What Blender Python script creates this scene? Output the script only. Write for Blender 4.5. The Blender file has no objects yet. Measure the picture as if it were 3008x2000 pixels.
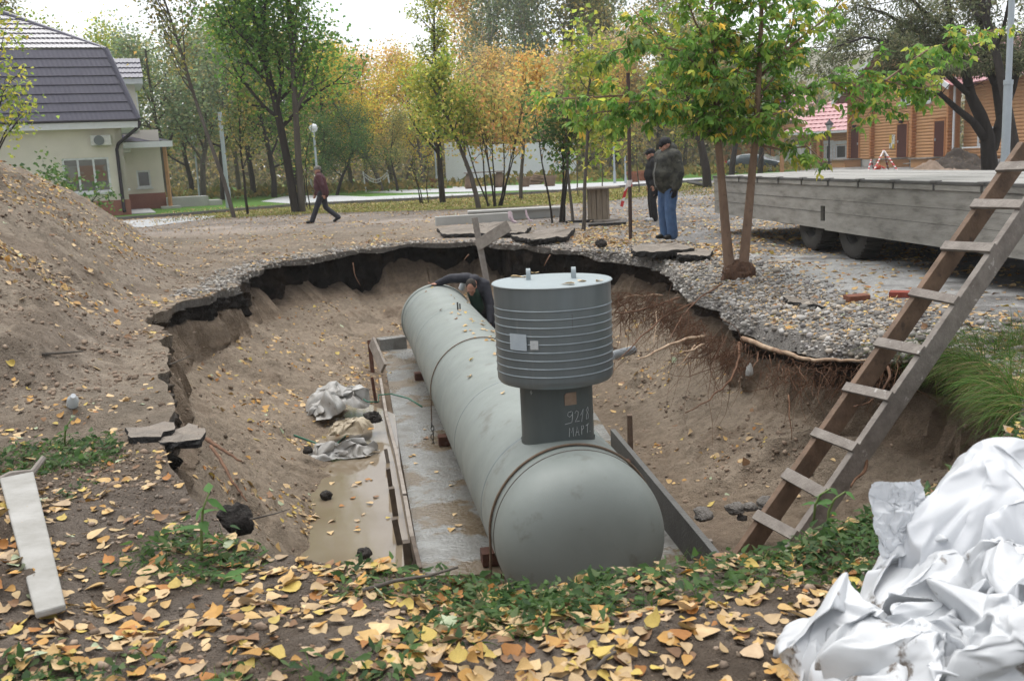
import bpy, math, random
import numpy as np
from mathutils import Vector, Matrix

# ------------------------------------------------------------------ camera, sky, sun, exposure
S = bpy.context.scene
COL = S.collection
FPX, CXP, CYP, CAMH = 2870.0, 1504.0, 1000.0, 1.55          # the photograph is 3008 x 2000
PITCH, ROLL = math.atan(522 / 2870), math.radians(2.8)
_f = np.array([0, math.cos(PITCH), -math.sin(PITCH)]); _r0 = np.array([1.0, 0, 0]); _u0 = np.cross(_r0, _f)
_r = math.cos(ROLL) * _r0 - math.sin(ROLL) * _u0
_uvec = _u = math.sin(ROLL) * _r0 + math.cos(ROLL) * _u0
CAM = np.array([0, 0, CAMH])
cd = bpy.data.cameras.new('camera'); cam = bpy.data.objects.new('camera', cd); COL.objects.link(cam)
cam.matrix_world = Matrix(((_r[0], _u[0], -_f[0], 0), (_r[1], _u[1], -_f[1], 0), (_r[2], _u[2], -_f[2], CAMH), (0, 0, 0, 1)))
cd.sensor_width = 36.0; cd.lens = 36.0 * FPX / 3008; cd.clip_start = 0.05; cd.clip_end = 3000
cd.dof.use_dof = True; cd.dof.focus_distance = 8.5; cd.dof.aperture_fstop = 5.6
S.camera = cam
W = bpy.data.worlds.new('World'); S.world = W; W.use_nodes = True
nt = W.node_tree; nt.nodes.clear()
sky = nt.nodes.new('ShaderNodeTexSky'); sky.sky_type = 'NISHITA'; sky.sun_disc = False
SUN_EL, SUN_ROT = math.radians(76), math.radians(-25)
sky.sun_elevation = SUN_EL; sky.sun_rotation = SUN_ROT; sky.air_density = 1.0; sky.dust_density = 1.0; sky.ozone_density = 1.0
hs = nt.nodes.new('ShaderNodeHueSaturation'); hs.inputs['Saturation'].default_value = 0.22   # overcast: nearly white cloud
bg = nt.nodes.new('ShaderNodeBackground'); bg.inputs['Strength'].default_value = 0.075
wo = nt.nodes.new('ShaderNodeOutputWorld')
nt.links.new(sky.outputs[0], hs.inputs['Color']); nt.links.new(hs.outputs[0], bg.inputs[0]); nt.links.new(bg.outputs[0], wo.inputs[0])
sl = bpy.data.lights.new('sun', 'SUN'); sl.energy = 1.5; sl.angle = math.radians(80); sl.color = (1.0, 0.97, 0.92)
so = bpy.data.objects.new('sun', sl); COL.objects.link(so)
sd = Vector((math.sin(SUN_ROT) * math.cos(SUN_EL), math.cos(SUN_ROT) * math.cos(SUN_EL), math.sin(SUN_EL)))
so.rotation_euler = sd.to_track_quat('Z', 'Y').to_euler()
S.view_settings.view_transform = 'Standard'; S.view_settings.look = 'None'; S.view_settings.gamma = 1.0
S.view_settings.use_curve_mapping = False; S.view_settings.exposure = 1.62
S.render.engine = 'CYCLES'
S.cycles.max_bounces = 6; S.cycles.diffuse_bounces = 3; S.cycles.transparent_max_bounces = 6; S.cycles.use_denoising = True; S.cycles.use_adaptive_sampling = True; S.cycles.adaptive_threshold = 0.02

# ------------------------------------------------------------------ pixel -> place
def ray(x, y): return _f + (x - CXP) / FPX * _r - (y - CYP) / FPX * _uvec
def G(x, y, z=0.0):
    d = ray(x, y); return CAM + (z - CAMH) / d[2] * d
def at(x, y, Y):
    d = ray(x, y); return CAM + Y / d[1] * d
def proj(p):
    v = np.asarray(p, float) - CAM; z = v @ _f
    return CXP + FPX * (v @ _r) / z, CYP - FPX * (v @ _uvec) / z, z

# ------------------------------------------------------------------ noise
def _hash(i, j, k, s):
    h = (i.astype(np.int64) * 374761393 + j.astype(np.int64) * 668265263 + k.astype(np.int64) * 2147483647 + s * 1274126177) & 0xffffffff
    h = ((h ^ (h >> 13)) * 1274126177) & 0xffffffff
    return ((h ^ (h >> 16)) & 0xffff) / 32767.5 - 1.0
def noise(p, s=0):
    p = np.asarray(p, float); q = np.floor(p); f = p - q; f = f * f * (3 - 2 * f); q = q.astype(np.int64)
    r = 0
    for a in (0, 1):
        for b in (0, 1):
            for c in (0, 1):
                w = (f[..., 0] if a else 1 - f[..., 0]) * (f[..., 1] if b else 1 - f[..., 1]) * (f[..., 2] if c else 1 - f[..., 2])
                r = r + w * _hash(q[..., 0] + a, q[..., 1] + b, q[..., 2] + c, s)
    return r
def fbm(p, o=4, s=0, g=0.5):
    p = np.asarray(p, float); r = 0; a = 1.0
    for k in range(o):
        r = r + a * noise(p, s + k); p = p * 2.03 + 11.7; a *= g
    return r
def sm(a, b, x): t = np.clip((x - a) / (b - a), 0, 1); return t * t * (3 - 2 * t)

# ------------------------------------------------------------------ materials
def _n(t, k, **kw):
    n = t.nodes.new(k)
    for a, v in kw.items(): setattr(n, a, v)
    return n
MATS = {}
def mat(name, c1, c2=None, scale=6.0, rough=0.8, bump=0.0, bscale=40.0, metal=0.0, spec=0.3, stretch=(1, 1, 1), attr=None, trans=0.0,
        alpha=1.0, detail=6.0, spots=None, rvar=0.0, coord='Object', contrast=(0.3, 0.7), transmission=0.0):
    if name in MATS: return MATS[name]
    m = bpy.data.materials.new(name); m.use_nodes = True; t = m.node_tree; L = t.links; t.nodes.clear()
    out = _n(t, 'ShaderNodeOutputMaterial'); b = _n(t, 'ShaderNodeBsdfPrincipled')
    b.inputs['Roughness'].default_value = rough; b.inputs['Metallic'].default_value = metal; b.inputs['Specular IOR Level'].default_value = spec
    b.inputs['Alpha'].default_value = alpha; b.inputs['Transmission Weight'].default_value = transmission
    tc = _n(t, 'ShaderNodeTexCoord'); mp = _n(t, 'ShaderNodeMapping'); mp.inputs['Scale'].default_value = stretch
    L.new(tc.outputs[coord], mp.inputs['Vector'])
    nz = _n(t, 'ShaderNodeTexNoise'); nz.inputs['Scale'].default_value = scale; nz.inputs['Detail'].default_value = detail; nz.inputs['Roughness'].default_value = 0.6
    L.new(mp.outputs[0], nz.inputs['Vector'])
    rp = _n(t, 'ShaderNodeMapRange'); rp.inputs['From Min'].default_value = contrast[0]; rp.inputs['From Max'].default_value = contrast[1]
    L.new(nz.outputs['Fac'], rp.inputs['Value'])
    mx = _n(t, 'ShaderNodeMix', data_type='RGBA'); L.new(rp.outputs[0], mx.inputs['Factor'])
    c2 = c2 or tuple(v * 0.7 for v in c1)
    if attr:
        at_ = _n(t, 'ShaderNodeAttribute', attribute_name=attr)
        mu = _n(t, 'ShaderNodeMix', data_type='RGBA', blend_type='MULTIPLY'); mu.inputs['Factor'].default_value = 1.0
        mx.inputs['A'].default_value = (*c1, 1); mx.inputs['B'].default_value = (*c2, 1)
        L.new(at_.outputs['Color'], mu.inputs['A']); L.new(mx.outputs['Result'], mu.inputs['B']); col = mu.outputs['Result']
    else:
        mx.inputs['A'].default_value = (*c1, 1); mx.inputs['B'].default_value = (*c2, 1); col = mx.outputs['Result']
    if spots:                                                   # (colour, scale, threshold, softness)
        sc, ss, th, sf = spots
        n2 = _n(t, 'ShaderNodeTexNoise'); n2.inputs['Scale'].default_value = ss; n2.inputs['Detail'].default_value = 5.0; n2.inputs['Roughness'].default_value = 0.65
        L.new(mp.outputs[0], n2.inputs['Vector'])
        r2 = _n(t, 'ShaderNodeMapRange'); r2.inputs['From Min'].default_value = th; r2.inputs['From Max'].default_value = th + sf
        L.new(n2.outputs['Fac'], r2.inputs['Value'])
        m2 = _n(t, 'ShaderNodeMix', data_type='RGBA'); L.new(r2.outputs[0], m2.inputs['Factor']); L.new(col, m2.inputs['A']); m2.inputs['B'].default_value = (*sc, 1)
        col = m2.outputs['Result']
    L.new(col, b.inputs['Base Color'])
    if rvar:
        rr = _n(t, 'ShaderNodeMapRange'); rr.inputs['To Min'].default_value = max(0.02, rough - rvar); rr.inputs['To Max'].default_value = min(1, rough + rvar)
        rr.inputs['From Min'].default_value = 0.35; rr.inputs['From Max'].default_value = 0.65
        L.new(nz.outputs['Fac'], rr.inputs['Value']); L.new(rr.outputs[0], b.inputs['Roughness'])
    if bump:
        nb = _n(t, 'ShaderNodeTexNoise'); nb.inputs['Scale'].default_value = bscale; nb.inputs['Detail'].default_value = 5.0; L.new(mp.outputs[0], nb.inputs['Vector'])
        bp = _n(t, 'ShaderNodeBump'); bp.inputs['Strength'].default_value = bump; bp.inputs['Distance'].default_value = 0.02
        L.new(nb.outputs['Fac'], bp.inputs['Height']); L.new(bp.outputs[0], b.inputs['Normal'])
    if trans:
        tr = _n(t, 'ShaderNodeBsdfTranslucent'); L.new(col, tr.inputs['Color'])
        ms = _n(t, 'ShaderNodeMixShader'); ms.inputs[0].default_value = trans
        L.new(b.outputs[0], ms.inputs[1]); L.new(tr.outputs[0], ms.inputs[2]); L.new(ms.outputs[0], out.inputs[0])
    else: L.new(b.outputs[0], out.inputs[0])
    MATS[name] = m; return m

# ------------------------------------------------------------------ mesh building
def link(o, parent=None):
    COL.objects.link(o)
    if parent is not None: o.parent = parent
    return o
def raw(name, v, f, m, parent=None, smooth=False, col=None, loc=None, uniform=None):
    """v (N,3) array, f list of tuples or (M,k) array; one mesh object"""
    me = bpy.data.meshes.new(name); v = np.asarray(v, np.float32)
    if isinstance(f, np.ndarray):
        k = f.shape[1]; n = len(f)
        me.vertices.add(len(v)); me.vertices.foreach_set('co', v.ravel())
        me.loops.add(n * k); me.loops.foreach_set('vertex_index', f.astype(np.int32).ravel())
        me.polygons.add(n); me.polygons.foreach_set('loop_start', np.arange(0, n * k, k, dtype=np.int32)); me.polygons.foreach_set('loop_total', np.full(n, k, np.int32))
        me.update(calc_edges=True)
    else:
        me.from_pydata(v.tolist(), [], f); me.update()
    if smooth: me.polygons.foreach_set('use_smooth', np.ones(len(me.polygons), bool))
    if col is not None:
        a = me.color_attributes.new('Col', 'FLOAT_COLOR', 'POINT'); c = np.ones((len(v), 4), np.float32); c[:, :3] = col; a.data.foreach_set('color', c.ravel())
    if m is not None: me.materials.append(m)
    o = bpy.data.objects.new(name, me)
    if loc is not None: o.location = loc
    return link(o, parent)
def mobj(name, me, parent=None, loc=(0, 0, 0), rot=(0, 0, 0), scale=(1, 1, 1)):
    o = bpy.data.objects.new(name, me); o.location = loc; o.rotation_euler = rot; o.scale = scale
    return link(o, parent)
def empty(name, loc=(0, 0, 0), rz=0.0):
    o = bpy.data.objects.new(name, None); o.location = loc; o.rotation_euler = (0, 0, rz); o.empty_display_size = 0.2
    return link(o)
def tag(o, label, cat, group=None, kind=None):
    o['label'] = label; o['category'] = cat
    if group: o['group'] = group
    if kind: o['kind'] = kind
    return o
def copy_tree(o, parent=None):
    c = o.copy(); COL.objects.link(c); c.parent = parent
    for ch in list(o.children): copy_tree(ch, c)
    return c
class MB:
    def __init__(s): s.v = []; s.f = []
    def add(s, v, f):
        n = len(s.v); s.v += [tuple(float(c) for c in p) for p in v]; s.f += [tuple(n + i for i in q) for q in f]; return s
    def box(s, c, d, rz=0.0, rx=0.0, ry=0.0, j=0.0, rng=None):
        R = Matrix.Rotation(rz, 3, 'Z') @ Matrix.Rotation(ry, 3, 'Y') @ Matrix.Rotation(rx, 3, 'X')
        vs = []
        for x in (-.5, .5):
            for y in (-.5, .5):
                for z in (-.5, .5):
                    p = Vector((x * d[0], y * d[1], z * d[2]))
                    if j: p += Vector([rng.uniform(-j, j) for _ in range(3)])
                    vs.append(R @ p + Vector(c))
        return s.add(vs, [(0, 1, 3, 2), (4, 6, 7, 5), (0, 4, 5, 1), (2, 3, 7, 6), (0, 2, 6, 4), (1, 5, 7, 3)])
    def bar(s, p, q, w, h, up=(0, 0, 1)):
        """a box from p to q, w wide across, h along up"""
        p, q = Vector(p), Vector(q); d = (q - p).normalized(); u = Vector(up); x = d.cross(u)
        if x.length < 1e-4: x = d.cross(Vector((1, 0, 0)))
        x.normalize(); u = x.cross(d)
        vs = [a + x * w * i + u * h * k for a in (p, q) for i in (-.5, .5) for k in (-.5, .5)]
        return s.add(vs, [(0, 1, 3, 2), (4, 6, 7, 5), (0, 4, 5, 1), (2, 3, 7, 6), (0, 2, 6, 4), (1, 5, 7, 3)])
    def tube(s, pts, rad, n=8, cap=True):
        pts = [Vector(p) for p in pts]; m = len(pts)
        rad = [rad] * m if not hasattr(rad, '__len__') else rad
        t0 = (pts[1] - pts[0]).normalized(); x = t0.cross(Vector((0, 0, 1)) if abs(t0.z) < .9 else Vector((1, 0, 0))).normalized(); vs = []
        for i, p in enumerate(pts):
            t = (pts[min(i + 1, m - 1)] - pts[max(i - 1, 0)]).normalized(); x = (x - t * x.dot(t)).normalized(); y = t.cross(x)
            vs += [p + (x * math.cos(a) + y * math.sin(a)) * rad[i] for a in [2 * math.pi * k / n for k in range(n)]]
        fs = [(i * n + k, i * n + (k + 1) % n, (i + 1) * n + (k + 1) % n, (i + 1) * n + k) for i in range(m - 1) for k in range(n)]
        if cap: fs += [tuple(range(n - 1, -1, -1)), tuple((m - 1) * n + k for k in range(n))]
        return s.add(vs, fs)
    def lathe(s, prof, n=32, M=None, cap=True):
        """prof = [(r, z)...] revolved about z, then M"""
        M = M or Matrix(); vs = [M @ Vector((r * math.cos(2 * math.pi * k / n), r * math.sin(2 * math.pi * k / n), z)) for r, z in prof for k in range(n)]
        fs = [(i * n + k, i * n + (k + 1) % n, (i + 1) * n + (k + 1) % n, (i + 1) * n + k) for i in range(len(prof) - 1) for k in range(n)]
        if cap:
            if prof[0][0] > 1e-4: fs.append(tuple(range(n - 1, -1, -1)))
            if prof[-1][0] > 1e-4: fs.append(tuple((len(prof) - 1) * n + k for k in range(n)))
        return s.add(vs, fs)
    def prism(s, poly, z0, z1):
        n = len(poly); vs = [(x, y, z0) for x, y in poly] + [(x, y, z1) for x, y in poly]
        return s.add(vs, [tuple(range(n - 1, -1, -1)), tuple(range(n, 2 * n))] + [(i, (i + 1) % n, n + (i + 1) % n, n + i) for i in range(n)])
    def quad(s, a, b, c, d): return s.add([a, b, c, d], [(0, 1, 2, 3)])
    def build(s, name, m, parent=None, smooth=False, bevel=0.0, loc=None, auto=None):
        o = raw(name, np.array(s.v, np.float32).reshape(-1, 3), s.f, m, parent, smooth, loc=loc)
        if bevel:
            b = o.modifiers.new('bevel', 'BEVEL'); b.width = bevel; b.segments = 2; b.limit_method = 'ANGLE'
        if auto is not None:
            o.data.polygons.foreach_set('use_smooth', np.ones(len(o.data.polygons), bool)); o.data.set_sharp_from_angle(angle=math.radians(auto))
        return o
def one(name, m, fn, parent=None, **k):
    b = MB(); fn(b); return b.build(name, m, parent, **k)
def basis_from(n, t):
    """(N,3) normals and tangents -> orthonormal frames x,y,z"""
    z = n / np.maximum(np.linalg.norm(n, axis=1, keepdims=True), 1e-9)
    y = t - (t * z).sum(1, keepdims=True) * z; y /= np.maximum(np.linalg.norm(y, axis=1, keepdims=True), 1e-9)
    return np.cross(y, z), y, z
LEAF = {   # templates: y along the leaf (0 stalk .. 1 tip), x across, z up
 'quad': (np.array([(-.35, .45, 0), (0, 0, 0), (.35, .45, .0), (0, 1, -.06)]), np.array([(0, 1, 2, 3)])),
 'tri2': (np.array([(0, 0, 0), (.36, .42, .1), (0, 1, -.1), (-.36, .42, .1)]), np.array([(0, 1, 2), (0, 2, 3)])),
 'poplar': (np.array([(0, 0, 0), (.30, .02, .05), (.46, .22, .10), (.36, .52, .07), (.16, .80, .0), (0, 1.08, -.08), (-.16, .80, .0), (-.36, .52, .09), (-.46, .22, .12), (-.30, .02, .05), (0, .45, -.02)]),
            np.array([(10, 0, 1), (10, 1, 2), (10, 2, 3), (10, 3, 4), (10, 4, 5), (10, 5, 6), (10, 6, 7), (10, 7, 8), (10, 8, 9), (10, 9, 0)])),
 'curl': (np.array([(0, 0, .02), (.28, .04, .16), (.38, .25, .30), (.30, .52, .26), (.14, .80, .10), (0, 1.05, .22), (-.16, .80, .06), (-.38, .50, .10), (-.48, .22, .12), (-.30, .02, .06), (0, .45, -.03)]),
            np.array([(10, 0, 1), (10, 1, 2), (10, 2, 3), (10, 3, 4), (10, 4, 5), (10, 5, 6), (10, 6, 7), (10, 7, 8), (10, 8, 9), (10, 9, 0)])),
 'maple': (np.array([(0, 0, 0), (.20, .18, .04), (.30, .40, .02), (.20, .58, .0), (.18, .74, -.05), (0, 1.12, -.16), (-.18, .74, -.05), (-.20, .58, .0), (-.30, .40, .02), (-.20, .18, .04), (0, .5, -.03)]),
           np.array([(10, 0, 1), (10, 1, 2), (10, 2, 3), (10, 3, 4), (10, 4, 5), (10, 5, 6), (10, 6, 7), (10, 7, 8), (10, 8, 9), (10, 9, 0)])),
}
def leafmesh(name, pos, nrm, tng, size, col, m, parent=None, shape='tri2', warp=0.0, rng=None):
    T, F = LEAF[shape]; N = len(pos); k = len(T)
    x, y, z = basis_from(nrm, tng); sz = np.asarray(size).reshape(-1, 1, 1)
    T_ = np.broadcast_to(T, (N, k, 3)).copy()
    if warp: T_[:, :, 2] *= rng.uniform(-warp, 1 + warp, (N, 1)); T_[:, :, 0] *= rng.uniform(.8, 1.15, (N, 1))
    v = pos[:, None, :] + sz * (T_[..., 0:1] * x[:, None] + T_[..., 1:2] * y[:, None] + T_[..., 2:3] * z[:, None])
    f = (F[None] + (np.arange(N) * k)[:, None, None]).reshape(-1, F.shape[1])
    return raw(name, v.reshape(-1, 3), f, m, parent, False, col=np.repeat(col, k, axis=0))
def pick(rng, pal, w, n, j=0.25):
    pal = np.array(pal); c = pal[rng.choice(len(pal), n, p=np.array(w) / sum(w))]
    return np.clip(c * rng.uniform(1 - j, 1 + j, (n, 1)) * rng.uniform(.9, 1.1, (n, 3)), 0, 1)

# ------------------------------------------------------------------ the ground with the pit dug into it
SAND = np.array((.245, .190, .140)); SANDL = np.array((.328, .266, .202)); SOIL = np.array((.022, .019, .017)); DIRT = np.array((.128, .100, .077))
DUST = np.array((.27, .235, .205)); ROADC = np.array((.20, .196, .192)); PALE = np.array((.42, .42, .415)); GRAVC = np.array((.34, .32, .295))
FLOOR = -1.46
MA, MBp = np.array((0.4, 5.7)), np.array((-0.9, 16.5))
def medial(p):
    d = MBp - MA; t = np.clip(((p - MA) @ d) / (d @ d), 0, 1); return MA + t[..., None] * d
HY = [0, 4.2, 5.6, 6.8, 8.5, 10.5, 14, 20, 27, 30, 34]; HX = [-9, -6.2, -3.9, -3.05, -3.5, -4.1, -5.0, -6.9, -10.6, -14, -24]
def Zg(x, y):
    x = np.asarray(x, float); y = np.asarray(y, float)
    d = (np.interp(y, HY, HX) - x) * .9
    h = .74 * (np.sqrt(d * d + .12) + d) / 2 - .01
    h = np.clip(h, 0, None); h = 3.1 * (1 - np.exp(-h / 2.7)) * 1.2
    return h * (1 - sm(27, 33, y)) * (y > 0)
# rim: X, Y, z of the edge, overhang, dark band (black soil, at the right mostly painted root shade), wall foot z, talus run
RIM = np.array([
 (-.05, 3.55, -.06, .00, .06, -.22, 1.75), (-.9, 3.80, 0, .00, .08, -.22, 1.9), (-1.5, 4.45, .02, .01, .16, -.26, 1.3), (-2.05, 5.6, .06, .02, .12, -.34, 1.0),
 (-2.45, 6.9, .12, .02, .10, -.36, .85), (-3.1, 8.4, .14, .03, .07, -.48, 1.15), (-3.75, 10.2, .10, .05, .14, -.58, 1.75), (-4.0, 12.0, .05, .10, .26, -.62, 2.1), (-3.95, 13.5, .02, .04, .10, -.66, 2.0),
 (-4.15, 15.0, 0, .14, .34, -.80, 2.2), (-4.05, 17.4, 0, .30, .52, -.92, 2.2), (-2.9, 19.4, 0, .38, .60, -.95, 2.2), (-1.5, 20.0, 0, .40, .62, -1.0, 2.2), (-.4, 19.6, 0, .40, .62, -1.0, 2.2),
 (.75, 18.2, -.02, .34, .56, -1.0, 1.6), (1.75, 16.8, -.06, .26, .46, -.98, 1.2), (2.44, 16.0, -.06, .20, .36, -.95, 1.1), (2.44, 14.0, -.08, .12, .20, -.9, 1.2), (2.40, 12.1, -.10, .08, .16, -.86, 1.3),
 (2.40, 10.7, -.11, .07, .15, -.86, 1.35), (2.48, 9.6, -.12, .08, .16, -.86, 1.4), (2.74, 8.7, -.12, .10, .20, -.9, 1.5), (3.12, 8.3, -.10, .12, .22, -.98, 1.5), (3.50, 7.7, -.05, .10, .20, -1.1, 1.3), (3.45, 6.7, -.02, .10, .26, -.95, 1.3),
 (3.00, 5.5, -.02, .03, .20, -.95, .95), (2.25, 4.72, -.02, .0, .08, -.45, 1.0), (1.65, 4.15, -.03, .0, .06, -.25, 1.5), (.9, 3.72, -.05, .0, .06, -.22, 1.7)])
def closed_spline(P, n):
    k = len(P); u = np.linspace(0, k, n, endpoint=False); i = u.astype(int); t = (u - i)[:, None]
    a, b, c, d = P[(i - 1) % k], P[i], P[(i + 1) % k], P[(i + 2) % k]
    return .5 * (2 * b + (c - a) * t + (2 * a - 5 * b + 4 * c - d) * t ** 2 + (3 * b - a - 3 * c + d) * t ** 3)
_d = closed_spline(RIM, 6000)
_seg = np.linalg.norm(np.roll(_d[:, :2], -1, 0) - _d[:, :2], axis=1); _w = _seg * (1.0 + 9.0 / np.linalg.norm(_d[:, :2], axis=1))
_c = np.concatenate([[0], np.cumsum(_w)]); NS = 1150
_u = np.interp(np.linspace(0, _c[-1], NS, endpoint=False), _c, np.arange(6001)); _i = _u.astype(int) % 6000
ST = _d[_i]; ARC = np.concatenate([[0], np.cumsum(_seg)])[_i]
rim = ST[:, :2].copy(); n0 = rim - medial(rim); n0 /= np.linalg.norm(n0, axis=1, keepdims=True)
_j = fbm(np.c_[ARC * 1.1, ARC * 0, ARC * 0 + 3], 4, 5); far = sm(5, 10, rim[:, 1])
rim += n0 * (_j * (.06 + .10 * far) + .055 * far * fbm(np.c_[ARC * 5.1, ARC * 0, ARC * 0 + 8], 3, 6, .6))[:, None]
SMOOTHN = np.array([np.roll(n0, k, 0) for k in range(-12, 13)]).mean(0); n0 = SMOOTHN / np.linalg.norm(SMOOTHN, axis=1, keepdims=True)
zr, ov, bk, wz, tw = ST[:, 2], np.maximum(ST[:, 3], 0), ST[:, 4], ST[:, 5], ST[:, 6]
ov = ov * np.clip(1 + .8 * fbm(np.c_[ARC * 2.2, ARC * 0, ARC * 0 + 9], 3, 21), .1, 2); bk = bk * np.clip(1 + .6 * fbm(np.c_[ARC * 1.3, ARC * 0, ARC * 0], 4, 31, .6), .25, 2)
lft = (1 - sm(-3.0, -2.0, rim[:, 0])) * (1 - sm(11.0, 12.2, rim[:, 1])) * sm(4.6, 5.6, rim[:, 1]); bk = bk * (1 - .7 * lft)
wz = wz + .10 * fbm(np.c_[ARC * 1.3, ARC * 0, ARC * 0 + 7], 4, 41)
rows, cols, zone = [], [], []          # each row: NS x 3
def put(p, c, zn): rows.append(p); cols.append(np.clip(c, 0, 1)); zone.append(zn)
def at_d(d): return rim + n0 * np.reshape(d, (-1, 1))
# --- outside, from the far horizon in to the rim
DO = np.concatenate([np.geomspace(700, 60, 14), np.geomspace(52, 12, 36), np.geomspace(11.6, 4.2, 44), np.arange(4.1, 1.0, -.055), np.arange(.98, -.001, -.035)])
DO[-1] = 0
for d in DO:
    xy = at_d(d)
    if d > 40: xy = rim + (n0 * .3 + .7 * (rim - np.array((-.3, 11))) / np.linalg.norm(rim - np.array((-.3, 11)), axis=1, keepdims=True)) * d
    x, y = xy.T; z = Zg(x, y); p3 = np.c_[x, y, x * 0]
    heap = sm(.05, .5, z); near = 1 - sm(5.0, 7.5, np.hypot(x, y)); right = sm(1.2 - sm(16, 26, y) * 3, 2.6 + sm(16, 26, y) * 4, x + .5 * fbm(p3 * .4, 2, 44)) * sm(4.6, 6.2, y)
    amp = (.014 + .030 * near + .05 * heap) * (1 - sm(28, 42, np.hypot(x, y)))
    leftish = (1 - sm(-2.2, -.8, x)) * (1 - sm(24, 30, y)); amp = amp + .02 * leftish * (1 - sm(20, 30, np.hypot(x, y)))
    nzv = fbm(p3 * (1.7, 1.7, 1), 5, 50) * amp + fbm(p3 * 7.0, 3, 60) * amp * .35
    lump = np.clip(fbm(p3 * 3.1, 2, 66) - .35, 0, 1) * .16 * np.maximum(heap * .9, leftish * .7) * (1 - sm(16, 26, np.hypot(x, y)))
    z = z + nzv + lump
    e = math.exp(-(d / .45) ** 2); z = z * (1 - e) + (zr + nzv) * e
    g = right * (1 - sm(.35, 1.3, np.full(NS, d) + .25 * fbm(p3 * 1.3, 3, 70))); z = z - g * .05
    # colours of the ground itself
    q = fbm(p3 * .55, 5, 80)[:, None]; q2 = fbm(p3 * 4.0, 4, 90)[:, None]
    c = DUST * (1 + .25 * q + .18 * q2)
    c = c * (1 - heap[:, None]) + (SANDL * (.80, .825, .85) * (1 + .18 * q + .20 * q2)) * heap[:, None]
    l = leftish[:, None] * (1 - heap[:, None]); c = c * (1 - l) + (SANDL * (.72, .74, .76) * (1 + .30 * q + .24 * q2)) * l
    dk = np.clip(sm(.12, .6, q2 + .6 * q) * .65, 0, 1) * np.maximum(heap, leftish)[:, None]; c = c * (1 - dk) + DIRT * 1.1 * dk
    r = right[:, None]; c = c * (1 - r) + (ROADC * (1 + .22 * q + .10 * q2)) * r
    pl = (np.exp(-(((x - 4.2) / 1.3) ** 2 + ((y - 12.0) / 2.3) ** 2)))[:, None]; pl = sm(.25, .8, pl + .35 * q2 + .2 * q) * r; c = c * (1 - pl) + PALE * (1 + .08 * q2) * pl
    g = g[:, None]; c = c * (1 - g) + (GRAVC * .75 * (1 + .2 * q2)) * g
    fg = (near * (1 - sm(4.6, 7.2, y)))[:, None]; sp = sm(.15, .7, q2 * .5 + q)
    c = c * (1 - fg) + (DIRT * (1 + .3 * q2) * (1 - sp * .5) + DUST * .62 * sp * .5) * fg
    put(np.c_[x, y, z], c, 0)
ORIM = rows[-1].copy(); zt = ORIM[:, 2]
# --- down the face
def seg(n, d0, z0, d1, z1, fn):
    for k in range(1, n + 1):
        t = k / n; d = d0 * (1 - t) + d1 * t; z = z0 * (1 - t) + z1 * t; fn(t, d, z)
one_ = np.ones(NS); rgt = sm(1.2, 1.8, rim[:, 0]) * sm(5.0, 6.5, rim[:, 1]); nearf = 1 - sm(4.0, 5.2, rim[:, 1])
def f_crust(t, d, z):
    p = at_d(d); c = (GRAVC * .55 * (1 - rgt[:, None]) + GRAVC * .7 * rgt[:, None]) * (1 + .3 * noise(np.c_[p * 9, z * 9], 4))[:, None]
    c = c * (1 - nearf[:, None]) + DIRT * .8 * nearf[:, None]; c = c * (1 - lft[:, None] * .8) + SANDL * .62 * lft[:, None] * .8; put(np.c_[p, z], c, 1)
crust = .10 * (1 + .4 * noise(np.c_[ARC * 2, ARC * 0, ARC * 0], 77)) + .05 * rgt
seg(4, 0 * one_, zt, .02 * one_ - .10 * rgt, zt - crust, f_crust)
def f_blk(t, d, z):
    p = at_d(d); q = fbm(np.c_[p * 5, z * 5], 4, 100); p = p + n0 * (q * .07 + .05 * fbm(np.c_[p * 14, z * 14], 2, 104))[:, None]
    rt = (rgt * .8)[:, None]; br_ = sm(-.1, .8, fbm(np.c_[p * 2.1, z * 4], 3, 107))[:, None] * .6; c = (SOIL * (1 - rt) + np.array((.06, .045, .035)) * rt) * (1 + .5 * q)[:, None]; c = c * (1 - br_) + np.array((.07, .054, .042)) * br_  # right side: dark brown puts the roots' shade into the soil colour
    c = c * (1 - nearf[:, None] * .7) + DIRT * .7 * nearf[:, None]; c = c * (1 - lft[:, None] * .65) + SAND * .5 * lft[:, None] * .65; put(np.c_[p, z], c, 2)
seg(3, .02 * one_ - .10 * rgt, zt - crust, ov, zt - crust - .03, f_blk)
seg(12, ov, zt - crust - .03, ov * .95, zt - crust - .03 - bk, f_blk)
def f_wall(t, d, z):
    p = at_d(d); fl = (.75 - 2.2 * np.abs(fbm(np.c_[ARC * 6.5, z * .6, z * 0], 3, 110, .6))) + .5 * fbm(np.c_[ARC * 22, z * 1.4, z * 0], 2, 115); am = ((.04 + .03 * rgt) * min(1, 4 * t) * min(1, 5 * (1.02 - t)) + .006) * (1 - nearf)
    p = p + n0 * (fl * am)[:, None]; q = fbm(np.c_[p * 2.2, z * 6], 4, 120)
    lam = noise(np.c_[p * .4, z * 22], 8)
    c = SAND * (1.0 + .16 * q + .10 * lam + .12 * fl - .06 * rgt)[:, None]
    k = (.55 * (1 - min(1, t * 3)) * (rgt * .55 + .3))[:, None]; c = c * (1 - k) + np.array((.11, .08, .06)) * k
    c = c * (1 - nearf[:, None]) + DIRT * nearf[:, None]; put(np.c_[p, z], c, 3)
zb = zt - crust - .03 - bk
wz = np.minimum(wz, zb - .05)
seg(22, ov * .95, zb, -.10 * one_, wz, f_wall)
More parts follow.
